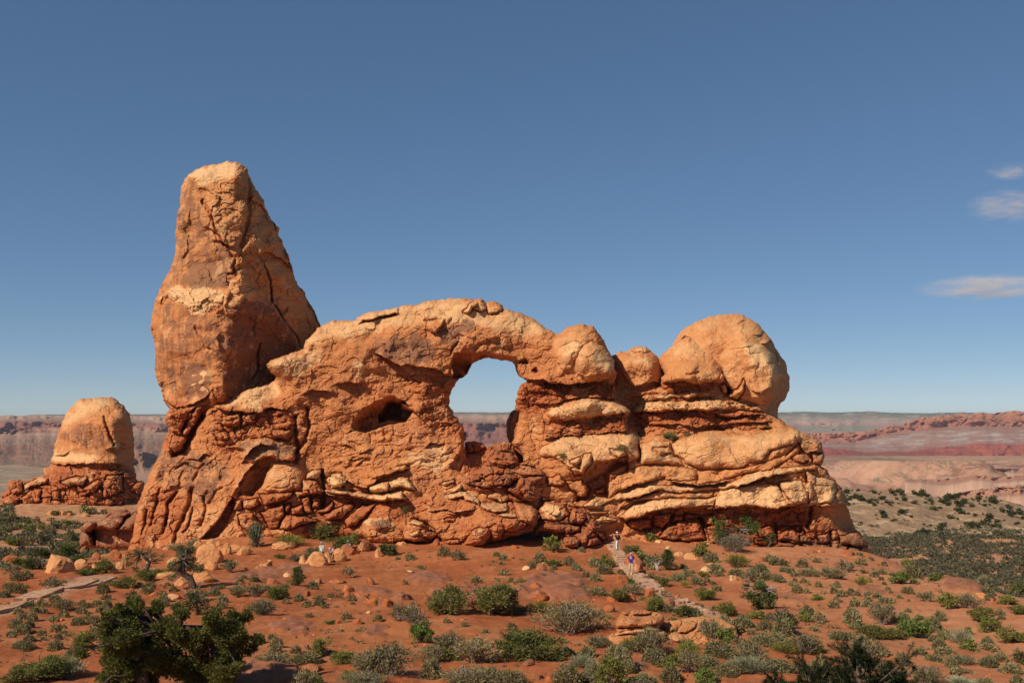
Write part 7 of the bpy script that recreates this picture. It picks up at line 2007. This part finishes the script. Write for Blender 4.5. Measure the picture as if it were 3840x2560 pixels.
def place_rocks():
    rng = random.Random(9)
    recs = []
    for px, py, w, h, tone in ROCKS:
        X, Y, Z = on_ground(px, py)
        best = min(LANDR, key=lambda L: math.hypot(L[1] - px, 1.6 * (L[2] - py)))
        dx, dy = px - best[1], py - best[2]
        if 'edge' in best[0] or 'bottom' in best[0]:
            rel_ = 'near the'
        elif 'boulder' in best[0] and math.hypot(dx, dy) < 6 or 'blocks' in best[0] and math.hypot(dx, dy) < 25 or 'rocks' in best[0] and math.hypot(dx, dy) < 25:
            rel_ = 'among the'
        elif abs(dx) > 1.3 * abs(dy):
            rel_ = 'left of the' if dx < 0 else 'right of the'
        else:
            rel_ = 'below the' if dy > 0 else 'above the'
        size = 'small' if w < 8 else ('' if w < 14 else 'large')
        kind = 'flat slab' if h < .38 * w else ('boulder' if w > 8 else 'stone')
        recs.append(dict(px=px, loc=(X, Y, Z), w=w, h=h, tone=tone, kind=kind, txt=(size + ' ' + LOOK[tone] + ' ' + kind).strip() + ' ' + rel_ + ' ' + best[0]))
    g = {}
    for q in recs:
        g.setdefault(q['txt'], []).append(q)
    ords = ['leftmost', 'second from left', 'third from left', 'fourth from left', 'fifth from left', 'sixth from left', 'seventh from left', 'eighth from left']
    for t, qs in g.items():
        qs.sort(key=lambda q: q['px'])
        for i, q in enumerate(qs):
            q['label'] = t if len(qs) == 1 else t + ', ' + ('rightmost' if i == len(qs) - 1 else ords[min(i, 7)])
    for q in recs:
        X, Y, Z = q['loc']; W = q['w'] / F * Y; H = q['h'] / F * Y
        me = rng.choice(_bf if q['kind'] == 'flat slab' else _b)
        nm = {'flat slab': 'rock_slab', 'boulder': 'boulder', 'stone': 'stone'}[q['kind']]
        o = thing(nm, q['label'], {'flat slab': 'rock slab', 'boulder': 'boulder', 'stone': 'stone'}[q['kind']], (X, Y + W * .3, Z), (0, 0, rng.uniform(-.5, .5) + rng.choice((0, math.pi))), (W * 1.08, W * (.7 + .25 * rng.random()), H * 1.18), group='loose rocks lying on the red slope', data=me)
        t = TONES[q['tone']]; o.color = t


place_rocks()

# ---------------------------------------------------------------- trail steps
m, nt, bs = new_mat('step_stone')
N = NT(nt); p = N.pos()
c = N.mix(N.ramp(N.noise(p, 2.2, 5, .65), .35, .65), (.40, .220, .130), (.54, .335, .215))
nt.links.new(c, bs.inputs['Base Color'])
nt.links.new(N.bump(N.noise(p, 9.0, 4, .7), .5, .03, bs), bs.inputs['Normal'])
M_STEP = m
path = link('path', None, None, kind='structure')


def step(xl, yl, xr, yr, back, reg=12, rise=.17, seed=0):
    """one stone tread: front edge between two survey points, running back up the slope"""
    rng = np.random.default_rng(seed + 200)
    a = np.array(on_ground(*P1(reg, xl, yl))); b = np.array(on_ground(*P1(reg, xr, yr)))
    z = (a[2] + b[2]) / 2 + .02
    back = np.array([0.0, back, 0])
    n = 7
    top = []; 
    fr = [a + (b - a) * t + np.array([0, rng.normal() * .05, 0]) for t in np.linspace(0, 1, n)]
    bk = [q + back + np.array([rng.normal() * .04, rng.normal() * .06, 0]) for q in fr]
    v = []
    for q in fr: v.append((q[0], q[1], z + rise + rng.normal() * .012))
    for q in bk: v.append((q[0], q[1], z + rise + rng.normal() * .012 + .02))
    for q in fr: v.append((q[0], q[1] + .02, z - .35))
    for q in bk: v.append((q[0], q[1], z - .35))
    f = []
    for i in range(n - 1):
        f += [(i, i + 1, n + i + 1, n + i), (2 * n + i, 2 * n + i + 1, i + 1, i), (n + i, n + i + 1, 3 * n + i + 1, 3 * n + i)]
    f += [(0, n, 3 * n, 2 * n), (n - 1, 2 * n + n - 1, 3 * n + n - 1, 2 * n - 1)]
    link('stone_step', mesh_np('stone_step', np.array(v), np.array(f), M_STEP, False), path)


STEPS = [(822, 432, 890, 436), (820, 456, 893, 458), (832, 480, 928, 484), (868, 500, 960, 503), (880, 517, 966, 518), (880, 533, 972, 534), (882, 550, 977, 551), (884, 570, 980, 572), (895, 590, 985, 592), (905, 610, 990, 612),
         (928, 634, 1000, 636), (955, 656, 1040, 657), (975, 676, 1072, 680), (1035, 700, 1130, 698), (1048, 720, 1165, 716), (1060, 742, 1185, 738), (1080, 762, 1205, 757), (1110, 786, 1248, 780), (1165, 806, 1265, 801), (1195, 830, 1290, 825), (1400, 925, 1490, 918), (1480, 955, 1555, 948), (1515, 980, 1592, 976), (1545, 1005, 1642, 1000)]
for i, q in enumerate(STEPS):
    step(*q, .95 if i < 20 else .8, 12, .16, i)
for i, q in enumerate([(690, 792, 862, 752), (395, 822, 692, 790), (180, 868, 420, 838), (110, 900, 330, 880), (-60, 1004, 125, 968)]):
    step(*q, (2.0, 2.2, 1.6, 1.6, 2.0)[i], 10, .13, 40 + i)
# ---------------------------------------------------------------- people
def plain(name, col, rough=.8):
    m, nt, bs = new_mat(name); bs.inputs['Roughness'].default_value = rough
    N = NT(nt); p = N.pos()
    c = N.mix(N.noise(p, 18.0, 3), tuple(x * .82 for x in col), tuple(min(1, x * 1.12) for x in col))
    nt.links.new(c, bs.inputs['Base Color'])
    return m


M_SKIN = plain('skin', (.50, .29, .20)); M_HAIR = plain('hair', (.05, .035, .025)); M_BLACK = plain('black_cloth', (.018, .018, .022)); M_WHITE = plain('white_cloth', (.80, .80, .80))
M_PURPLE = plain('purple_cloth', (.055, .035, .22)); M_KHAKI = plain('khaki_cloth', (.52, .40, .26)); M_MINT = plain('mint_cloth', (.42, .68, .66)); M_NAVY = plain('navy_cloth', (.03, .035, .07))
M_BLUE = plain('pale_blue_cloth', (.52, .62, .80)); M_TEAL = plain('teal_cloth', (.13, .36, .36)); M_GREY = plain('grey_cloth', (.40, .40, .42)); M_REDC = plain('red_strap', (.55, .06, .04)); M_SHOE = plain('shoe', (.16, .15, .15)); M_CAM = plain('camera_black', (.015, .015, .015), .4)


def skin_mesh(name, verts, edges, radii, mat, root=0, levels=2):
    me = bpy.data.meshes.new(name)
    me.from_pydata([tuple(v) for v in verts], edges, [])
    o = bpy.data.objects.new(name, me); COL.objects.link(o)
    md = o.modifiers.new('skin', 'SKIN'); md.use_smooth_shade = True
    if not me.skin_vertices:
        bpy.context.view_layer.objects.active = o
        bpy.ops.mesh.customdata_skin_add()
    for i, r in enumerate(radii):
        rr = r if isinstance(r, tuple) else (r, r)
        me.skin_vertices[0].data[i].radius = rr
        me.skin_vertices[0].data[i].use_root = (i == root)
    sb = o.modifiers.new('sub', 'SUBSURF'); sb.levels = levels; sb.render_levels = levels
    dg = bpy.context.evaluated_depsgraph_get(); dg.update()
    out = bpy.data.meshes.new_from_object(o.evaluated_get(dg))
    bpy.data.objects.remove(o)
    out.name = name; out.materials.clear(); out.materials.append(mat)
    for p in out.polygons:
        p.use_smooth = True
    return out


def hand_mesh(wrist, d, side, up=(0, 0, 1)):
    """palm with five bent fingers, pointing along d"""
    d = np.asarray(d, float); d /= np.linalg.norm(d)
    s = np.cross(d, up); s = s / (np.linalg.norm(s) + 1e-9) * side
    n = np.cross(s, d)
    w = np.asarray(wrist, float)
    a = Acc()
    ax = np.stack([d, s, n])
    a.ball(w + d * .045, 1e-6 + .001, 4, 3)
    a.box(w + d * .05, (.085, .075, .026), ax)
    for i, L in enumerate((.070, .080, .075, .058)):
        b = w + d * .09 + s * (.028 - i * .0185)
        k1 = b + d * L * .45 - n * .006; k2 = k1 + d * L * .3 - n * .016; k3 = k2 + d * L * .2 - n * .022
        a.tube([b, k1, k2, k3], [.0095, .009, .008, .006], 6)
    b = w + d * .025 + s * .034
    a.tube([b, b + d * .025 + s * .024 - n * .006, b + d * .055 + s * .03 - n * .014], [.012, .0105, .007], 6)
    return a.mesh('hand', M_SKIN, True)


def person(label, loc, face, pose, shirt, trousers, cap=None, hair=M_HAIR, scale=1.0, shorts=False):
    """pose: joints in metres, x right of the person, y forward, z up"""
    root = thing('person', label, 'person', loc, (0, 0, face), (scale,) * 3)
    J = {k: np.array(v, float) for k, v in pose.items()}
    order = ['pelvis', 'waist', 'chest', 'neck', 'headb', 'headt', 'shl', 'ell', 'wrl', 'shr', 'elr', 'wrr', 'hpl', 'knl', 'anl', 'tol', 'hpr', 'knr', 'anr', 'tor']
    ix = {k: i for i, k in enumerate(order)}
    ed = [('pelvis', 'waist'), ('waist', 'chest'), ('chest', 'neck'), ('neck', 'headb'), ('headb', 'headt'), ('chest', 'shl'), ('shl', 'ell'), ('ell', 'wrl'), ('chest', 'shr'), ('shr', 'elr'), ('elr', 'wrr'),
          ('pelvis', 'hpl'), ('hpl', 'knl'), ('knl', 'anl'), ('anl', 'tol'), ('pelvis', 'hpr'), ('hpr', 'knr'), ('knr', 'anr'), ('anr', 'tor')]
    rad = dict(pelvis=(.13, .105), waist=(.125, .10), chest=(.145, .11), neck=.052, headb=.078, headt=.085, shl=.058, ell=.040, wrl=.028, shr=.058, elr=.040, wrr=.028, hpl=.088, knl=.056, anl=.038, tol=.036, hpr=.088, knr=.056, anr=.038, tor=.036)
    E = [(ix[a], ix[b]) for a, b in ed]
    link('body', skin_mesh('body', [J[k] for k in order], E, [rad[k] for k in order], M_SKIN), root)

    def sub(keys, edges, f, add, mat, name, cut=None):
        kx = {k: i for i, k in enumerate(keys)}
        vs = [J[k] if k in J else cut[k] for k in keys]
        rs = [tuple(x * f + add for x in ((rad[k], rad[k]) if not isinstance(rad.get(k, .05), tuple) else rad[k])) if k in rad else (cut[k + '_r'],) * 2 for k in keys]
        link(name, skin_mesh(name, vs, [(kx[a], kx[b]) for a, b in edges], rs, mat), root)
    cut = {'sl': J['shl'] * .3 + J['ell'] * .7, 'sr': J['shr'] * .3 + J['elr'] * .7, 'sl_r': .056, 'sr_r': .056, 'hem': J['pelvis'] * .8 + J['waist'] * .2, 'hem_r': .145}
    sub(['waist', 'chest', 'neckb', 'shl', 'sl', 'shr', 'sr', 'hem'], [('hem', 'waist'), ('waist', 'chest'), ('chest', 'neckb'), ('chest', 'shl'), ('shl', 'sl'), ('chest', 'shr'), ('shr', 'sr')], 1.0, .018, shirt, 'shirt',
        dict(cut, neckb=J['chest'] * .45 + J['neck'] * .55, neckb_r=.07))
    cut2 = {'al': J['knl'] * .15 + J['anl'] * .85, 'ar': J['knr'] * .15 + J['anr'] * .85, 'al_r': .062, 'ar_r': .062, 'belt': J['pelvis'] * .45 + J['waist'] * .55, 'belt_r': .135}
    sub(['pelvis', 'belt', 'hpl', 'knl', 'al', 'hpr', 'knr', 'ar'], [('belt', 'pelvis'), ('pelvis', 'hpl'), ('hpl', 'knl'), ('knl', 'al'), ('pelvis', 'hpr'), ('hpr', 'knr'), ('knr', 'ar')], 1.0, .022, trousers, 'trousers', cut2)
    for an, to in (('anl', 'tol'), ('anr', 'tor')):
        a = Acc(); d = J[to] - J[an]
        a.ball(J[an] + d * .45 + np.array([0, 0, -.015]), (.052, .15, .052), 10, 7)
        link('shoe', a.mesh('shoe', M_SHOE, True), root)
    link('hand', hand_mesh(J['wrl'], J['wrl'] - J['ell'] * .6 - J['shl'] * .4, 1), root)
    link('hand', hand_mesh(J['wrr'], J['wrr'] - J['elr'] * .6 - J['shr'] * .4, -1), root)
    hc = (J['headb'] + J['headt']) / 2; up = J['headt'] - J['headb']; up /= np.linalg.norm(up)
    fw = np.array(pose.get('look', (0, 1, 0)), float); fw /= np.linalg.norm(fw)
    rt = np.cross(fw, up)
    # face: nose, eyes, mouth, ears
    fc = Acc(); fc.ball(hc + fw * .098 - up * .01, (.014, .018, .022), 8, 6)
    link('nose', fc.mesh('nose', M_SKIN, True), root)
    ey = Acc()
    for s in (-1, 1):
        ey.ball(hc + fw * .086 + rt * s * .032 + up * .02, .011, 8, 6)
    link('eyes', ey.mesh('eyes', M_HAIR, True), root)
    mo = Acc(); mo.ball(hc + fw * .084 - up * .055, (.024, .008, .007), 8, 5)
    link('mouth', mo.mesh('mouth', M_REDC, True), root)
    er = Acc()
    for s in (-1, 1):
        er.ball(hc + rt * s * .086, (.012, .022, .032), 8, 6)
    link('ears', er.mesh('ears', M_SKIN, True), root)
    hr = Acc(); hr.ball(hc - fw * .022 + up * .026, (.093, .096, .098), 12, 8, -.35)
    link('hair', hr.mesh('hair', hair, True), root)
    if cap is not None:
        cp = Acc(); cp.ball(hc + up * .050 - fw * .006, (.103, .108, .085), 14, 8, -.1)
        cm = link('cap', cp.mesh('cap', cap, True), root)
        br = Acc(); br.ball(hc + fw * .125 + up * .055, (.078, .082, .010), 12, 6)
        link('brim', br.mesh('brim', cap, True), cm)
    return root, J, hc


STAND = dict(pelvis=(0, 0, .93), waist=(0, .0, 1.08), chest=(0, .0, 1.32), neck=(0, .0, 1.48), headb=(0, .02, 1.57), headt=(0, .02, 1.66), shl=(-.18, 0, 1.40), shr=(.18, 0, 1.40), ell=(-.24, -.02, 1.12), elr=(.24, -.02, 1.12), wrl=(-.25, .06, .88), wrr=(.25, .06, .88),
             hpl=(-.10, 0, .88), hpr=(.10, 0, .88), knl=(-.11, .02, .49), knr=(.11, .02, .49), anl=(-.11, -.01, .09), anr=(.11, -.01, .09), tol=(-.12, .15, .04), tor=(.12, .15, .04))


def turned(d):
    q = dict(STAND); q.update(d); return q


# hiker with a camera at the head of the steps, seen from behind and slightly right
x, y, z = on_ground(*P1(12, 905, 497))
r1, J, hc = person('hiker in white cap, black top and white trousers, taking a picture atop the stone steps', (x, y + .1, z + .16), math.radians(50),
                   turned(dict(shl=(-.18, .02, 1.40), shr=(.18, .02, 1.40), ell=(-.25, .22, 1.30), elr=(.25, .22, 1.30), wrl=(-.09, .38, 1.50), wrr=(.09, .38, 1.50), chest=(0, -.02, 1.32), headb=(0, .03, 1.57), headt=(0, .03, 1.66))),
                   M_BLACK, M_WHITE, M_WHITE)
bp = Acc(); bp.ball((0.02, -.19, 1.22), (.14, .09, .20), 12, 8)
link('backpack', bp.mesh('backpack', M_BLACK, True), r1)
sp = Acc()
for s in (-1, 1):
    sp.tube([(s * .10, -.17, 1.40), (s * .11, -.02, 1.465), (s * .11, .12, 1.36), (s * .12, .10, 1.16), (s * .12, -.12, 1.06)], [.016] * 5, 6)
link('strap', sp.mesh('strap', M_REDC, True), r1)
cmr = Acc(); cmr.box((0, 0, 0), (.13, .06, .085)); cmr.tube([(0, .02, 0), (0, .12, 0)], [.036, .038], 12); cmr.box((0, 0, .052), (.05, .05, .025))
cc = np.array([0, .44, 1.56]); a = math.radians(50)
thing('camera_body', 'small black camera held up to the face of the white-capped hiker', 'camera', (x + cc[0] * math.cos(a) - cc[1] * math.sin(a), y + .1 + cc[0] * math.sin(a) + cc[1] * math.cos(a), z + .16 + cc[2]), (0, 0, a), data=cmr.mesh('camera_body', M_CAM, False))

# hiker in purple coming down the steps, head bent
x, y, z = on_ground(*P1(12, 1015, 695))
person('hiker in purple shirt and khaki trousers walking down the stone steps, head bent', (x, y, z + .10), math.radians(172),
       turned(dict(headb=(0, .06, 1.57), headt=(0, .11, 1.65), neck=(0, .02, 1.48), look=(0, .75, -.65), knl=(-.11, .10, .52), anl=(-.11, .04, .16), tol=(-.12, .20, .10), knr=(.11, .05, .48), anr=(.11, -.12, .08), tor=(.12, .04, .02), ell=(-.27, -.02, 1.12), wrl=(-.24, .12, .90), elr=(.27, -.05, 1.12), wrr=(.25, -.02, .87))),
       M_PURPLE, M_KHAKI, M_GREY, scale=1.03)

# resting party behind the tan rocks
x, y, z = on_ground(*P1(11, 668, 574))
person('hiker in a mint shirt, dark trousers and grey cap standing behind the tan rocks', (x, y, z - .02), math.radians(150),
       turned(dict(ell=(-.26, .0, 1.12), wrl=(-.16, .14, .98), elr=(.28, -.02, 1.13), wrr=(.2, .1, .92), look=(.4, .9, -.1))), M_MINT, M_NAVY, M_GREY, scale=.98)
SIT = dict(pelvis=(0, 0, .46), waist=(0, .03, .60), chest=(0, .10, .83), neck=(0, .16, .98), headb=(0, .20, 1.06), headt=(0, .21, 1.15), shl=(-.18, .10, .90), shr=(.18, .10, .90), ell=(-.24, .22, .66), elr=(.24, .22, .66), wrl=(-.12, .42, .60), wrr=(.12, .42, .60),
           hpl=(-.10, .02, .44), hpr=(.10, .02, .44), knl=(-.13, .42, .48), knr=(.13, .42, .48), anl=(-.12, .44, .09), anr=(.12, .44, .09), tol=(-.13, .60, .04), tor=(.13, .60, .04))
x, y, z = on_ground(*P1(11, 785, 545))
bent = dict(SIT); bent.update(chest=(0, .26, .74), neck=(0, .40, .80), headb=(0, .47, .83), headt=(0, .55, .87), shl=(-.18, .26, .79), shr=(.18, .26, .79), ell=(-.24, .42, .58), elr=(.24, .42, .58), wrl=(-.12, .58, .50), wrr=(.12, .58, .50), look=(0, .6, -.8))
person('person in a pale blue shirt bent over, mostly hidden behind the tan rocks', (x, y, z), math.radians(110), bent, M_BLUE, M_NAVY, M_BLUE)
x, y, z = on_ground(*P1(11, 885, 515))
person('seated person with only a teal cap showing above the red boulder', (x, y + .4, z), math.radians(160), SIT, M_GREY, M_NAVY, M_TEAL)

# ---------------------------------------------------------------- sage flat, scrub and gravel too small to pick apart
def scatter(name, pts, kind_sizes, col, quads, seed, label=None):
    """one object of many tiny tufts: each a handful of leaf faces on the ground"""
    rng = np.random.default_rng(seed)
    n = len(pts)
    rep = np.repeat(pts, quads, 0); sz = np.repeat(kind_sizes, quads)
    m = len(rep)
    d = sph(rng, m); d[:, 2] = np.abs(d[:, 2])
    cen = rep + d * (sz * .5 * rng.random(m) ** .4)[:, None] * np.array([1, 1, .85])
    d4 = d * .7 + np.array([0, 0, .5])
    d4 = d4 + .5 * rng.normal(size=(m, 3)); d4 /= np.linalg.norm(d4, axis=1)[:, None]
    s = np.cross(d4, rng.normal(size=(m, 3))); s /= np.linalg.norm(s, axis=1)[:, None]
    w = (sz * .13)[:, None]; l = (sz * .32)[:, None]
    V = np.stack([cen - s * w, cen + s * w, cen + s * w * .8 + d4 * l, cen - s * w * .8 + d4 * l], 1).reshape(-1, 3)
    tone = np.stack([rng.random(m) * .7 + .3 * np.repeat(rng.random(n), quads), (rng.random(m) < .12) * rng.random(m)], 1)
    o = link(name, leaf_mesh(name, V, tone), kind='stuff'); o.color = (*col, 1)
    return o


rng = np.random.default_rng(77)
# right hand flat
Yr = 128 + 95 * rng.random(11000) ** .9; Xr = Yr * (.27 + .50 * rng.random(11000))
keep = fbm(Xr / 7, Yr / 9, 3, 55) > -.42
Xr, Yr = Xr[keep], Yr[keep]
scatter('sagebrush_flat', np.stack([Xr, Yr, ground_z(Xr, Yr)], 1), .75 + .5 * rng.random(len(Xr)), (.145, .130, .078), 11, 1)  # darker sage colour stands in for cloud shadow on the flat
# left hand hollow
Yl_ = 112 + 70 * rng.random(8600); Xl = Yl_ * (-.78 + .46 * rng.random(8600))
keep = (fbm(Xl / 8, Yl_ / 9, 3, 58) > -.15) & ~((Yl_ > 168) & (Xl > -.50 * Yl_)) & (Yl_ > 112 + 12 * gnoise(Xl / 9, Xl / 9, 59))
Xl, Yl_ = Xl[keep], Yl_[keep]
scatter('sagebrush', np.stack([Xl, Yl_, ground_z(Xl, Yl_)], 1), .6 + .5 * rng.random(len(Xl)), (.180, .168, .092), 11, 2)
# sparse low scrub and dry grass on the near slopes
Ys_ = 30 + 62 * rng.random(2600) ** .8; Xs = Ys_ * (-.56 + 1.12 * rng.random(2600))
keep = (fbm(Xs / 6, Ys_ / 8, 3, 61) > .12) | (Ys_ < 46) & (rng.random(2600) < .35)
Xs, Ys_ = Xs[keep], Ys_[keep]
scatter('low_scrub', np.stack([Xs, Ys_, ground_z(Xs, Ys_)], 1), .14 + .22 * rng.random(len(Xs)) ** 2, (.26, .22, .12), 14, 3)
Yo = 30 + 75 * rng.random(900); Xo = Yo * (.56 + .30 * rng.random(900)) * np.where(rng.random(900) < .5, -1, 1)
keep = fbm(Xo / 9, Yo / 9, 3, 63) > -.1
Xo, Yo = Xo[keep], Yo[keep]
scatter('desert_scrub', np.stack([Xo, Yo, ground_z(Xo, Yo)], 1), .5 + .9 * rng.random(len(Xo)) ** 1.5, (.225, .200, .100), 60, 5)
# gravel and chips of rock
n = 5200
Yg = 26 + 70 * rng.random(n) ** .75; Xg = Yg * (-.57 + 1.14 * rng.random(n))
keep = (fbm(Xg / 5, Yg / 7, 3, 66) > -.1)
Xg, Yg = Xg[keep], Yg[keep]; n = len(Xg)
sz = (.03 + .10 * rng.random(n) ** 3.5) * (Yg / 45) ** .5
ico = np.array([(-1, -1, -.6), (1, -1, -.6), (1, 1, -.6), (-1, 1, -.6), (-.7, -.6, .6), (.6, -.75, .5), (.7, .6, .65), (-.6, .7, .5)])
f6 = np.array([(4, 5, 6, 7), (0, 1, 5, 4), (1, 2, 6, 5), (2, 3, 7, 6), (3, 0, 4, 7)])
ang = rng.random(n) * 6.28
b = ico[None] * (1 + .3 * rng.normal(size=(n, 8, 1)).clip(-1, 1)) * (sz[:, None, None] * np.stack([.6 + .6 * rng.random(n), .6 + .5 * rng.random(n), .35 + .4 * rng.random(n)], 1)[:, None])
R = np.stack([np.cos(ang), -np.sin(ang), np.sin(ang), np.cos(ang)], -1).reshape(n, 2, 2)
b[..., :2] = np.einsum('nij,nkj->nki', R, b[..., :2])
b += np.stack([Xg, Yg, ground_z(Xg, Yg)], 1)[:, None]
ff = (f6[None] + 8 * np.arange(n)[:, None, None]).reshape(-1, 4)
o = link('gravel', mesh_np('gravel', b.reshape(-1, 3), ff, M_BOULDER, False), kind='stuff'); o.color = (.1, .8, .3, 1)

# junipers dotted over the pale slickrock rise: every one a plant of its own
hv = np.empty(len(hill.data.vertices) * 3, np.float32); hill.data.vertices.foreach_get('co', hv); hv = hv.reshape(-1, 3)
hu = 512 + hv[:, 0] / hv[:, 1] * F; hw = HY + (CZ - hv[:, 2]) / hv[:, 1] * F
q_ = np.arange(len(hv))
vis = (hu > 828) & (hu < 1040) & (hv[:, 1] < 296) & (hv[:, 1] > 200)
dens = np.where(hw < 505, 1.0, .25) * np.where(hu > 930, 1.2, .9) * np.clip(.6 + 1.1 * fbm(hv[:, 0] / 16, hv[:, 1] / 22, 3, 71), 0, 2)
dens = dens * vis
pick = rng.choice(q_, size=280, replace=False, p=dens / dens.sum())
fmj = [shrub_get('D', 0, i)[0] for i in range(4)]
for i, k in enumerate(pick):
    s = .7 + 1.9 * rng.random() ** 2.2
    o = thing('juniper', 'dark juniper dotted over the pale slickrock rise behind the sage flat', 'tree', tuple(hv[k] - np.array([0, 0, .1])), (0, 0, rng.random() * 6.28), (s, s, s * (.8 + .4 * rng.random())), group='dark junipers on the pale slickrock rise', data=fmj[i % 4])
    o.color = (.062, .072, .030, 1)

# the sage thins out over the foot of the slickrock rise
vis2 = (hu > 820) & (hu < 1100) & (hv[:, 1] < 262) & (hv[:, 1] > 196)
dn = vis2 * np.clip(1 - (hv[:, 1] - 200) / 55, .02, 1) ** 2 * np.clip(.4 + 1.4 * fbm(hv[:, 0] / 9, hv[:, 1] / 12, 3, 75), 0, 2)
pk2 = rng.choice(q_, size=1500, replace=True, p=dn / dn.sum())
pp = hv[pk2] + np.stack([rng.normal(size=1500) * .5, rng.normal(size=1500) * .4, np.zeros(1500)], 1)
scatter('scattered_sage', pp, .5 + .7 * rng.random(1500), (.150, .145, .085), 12, 4)
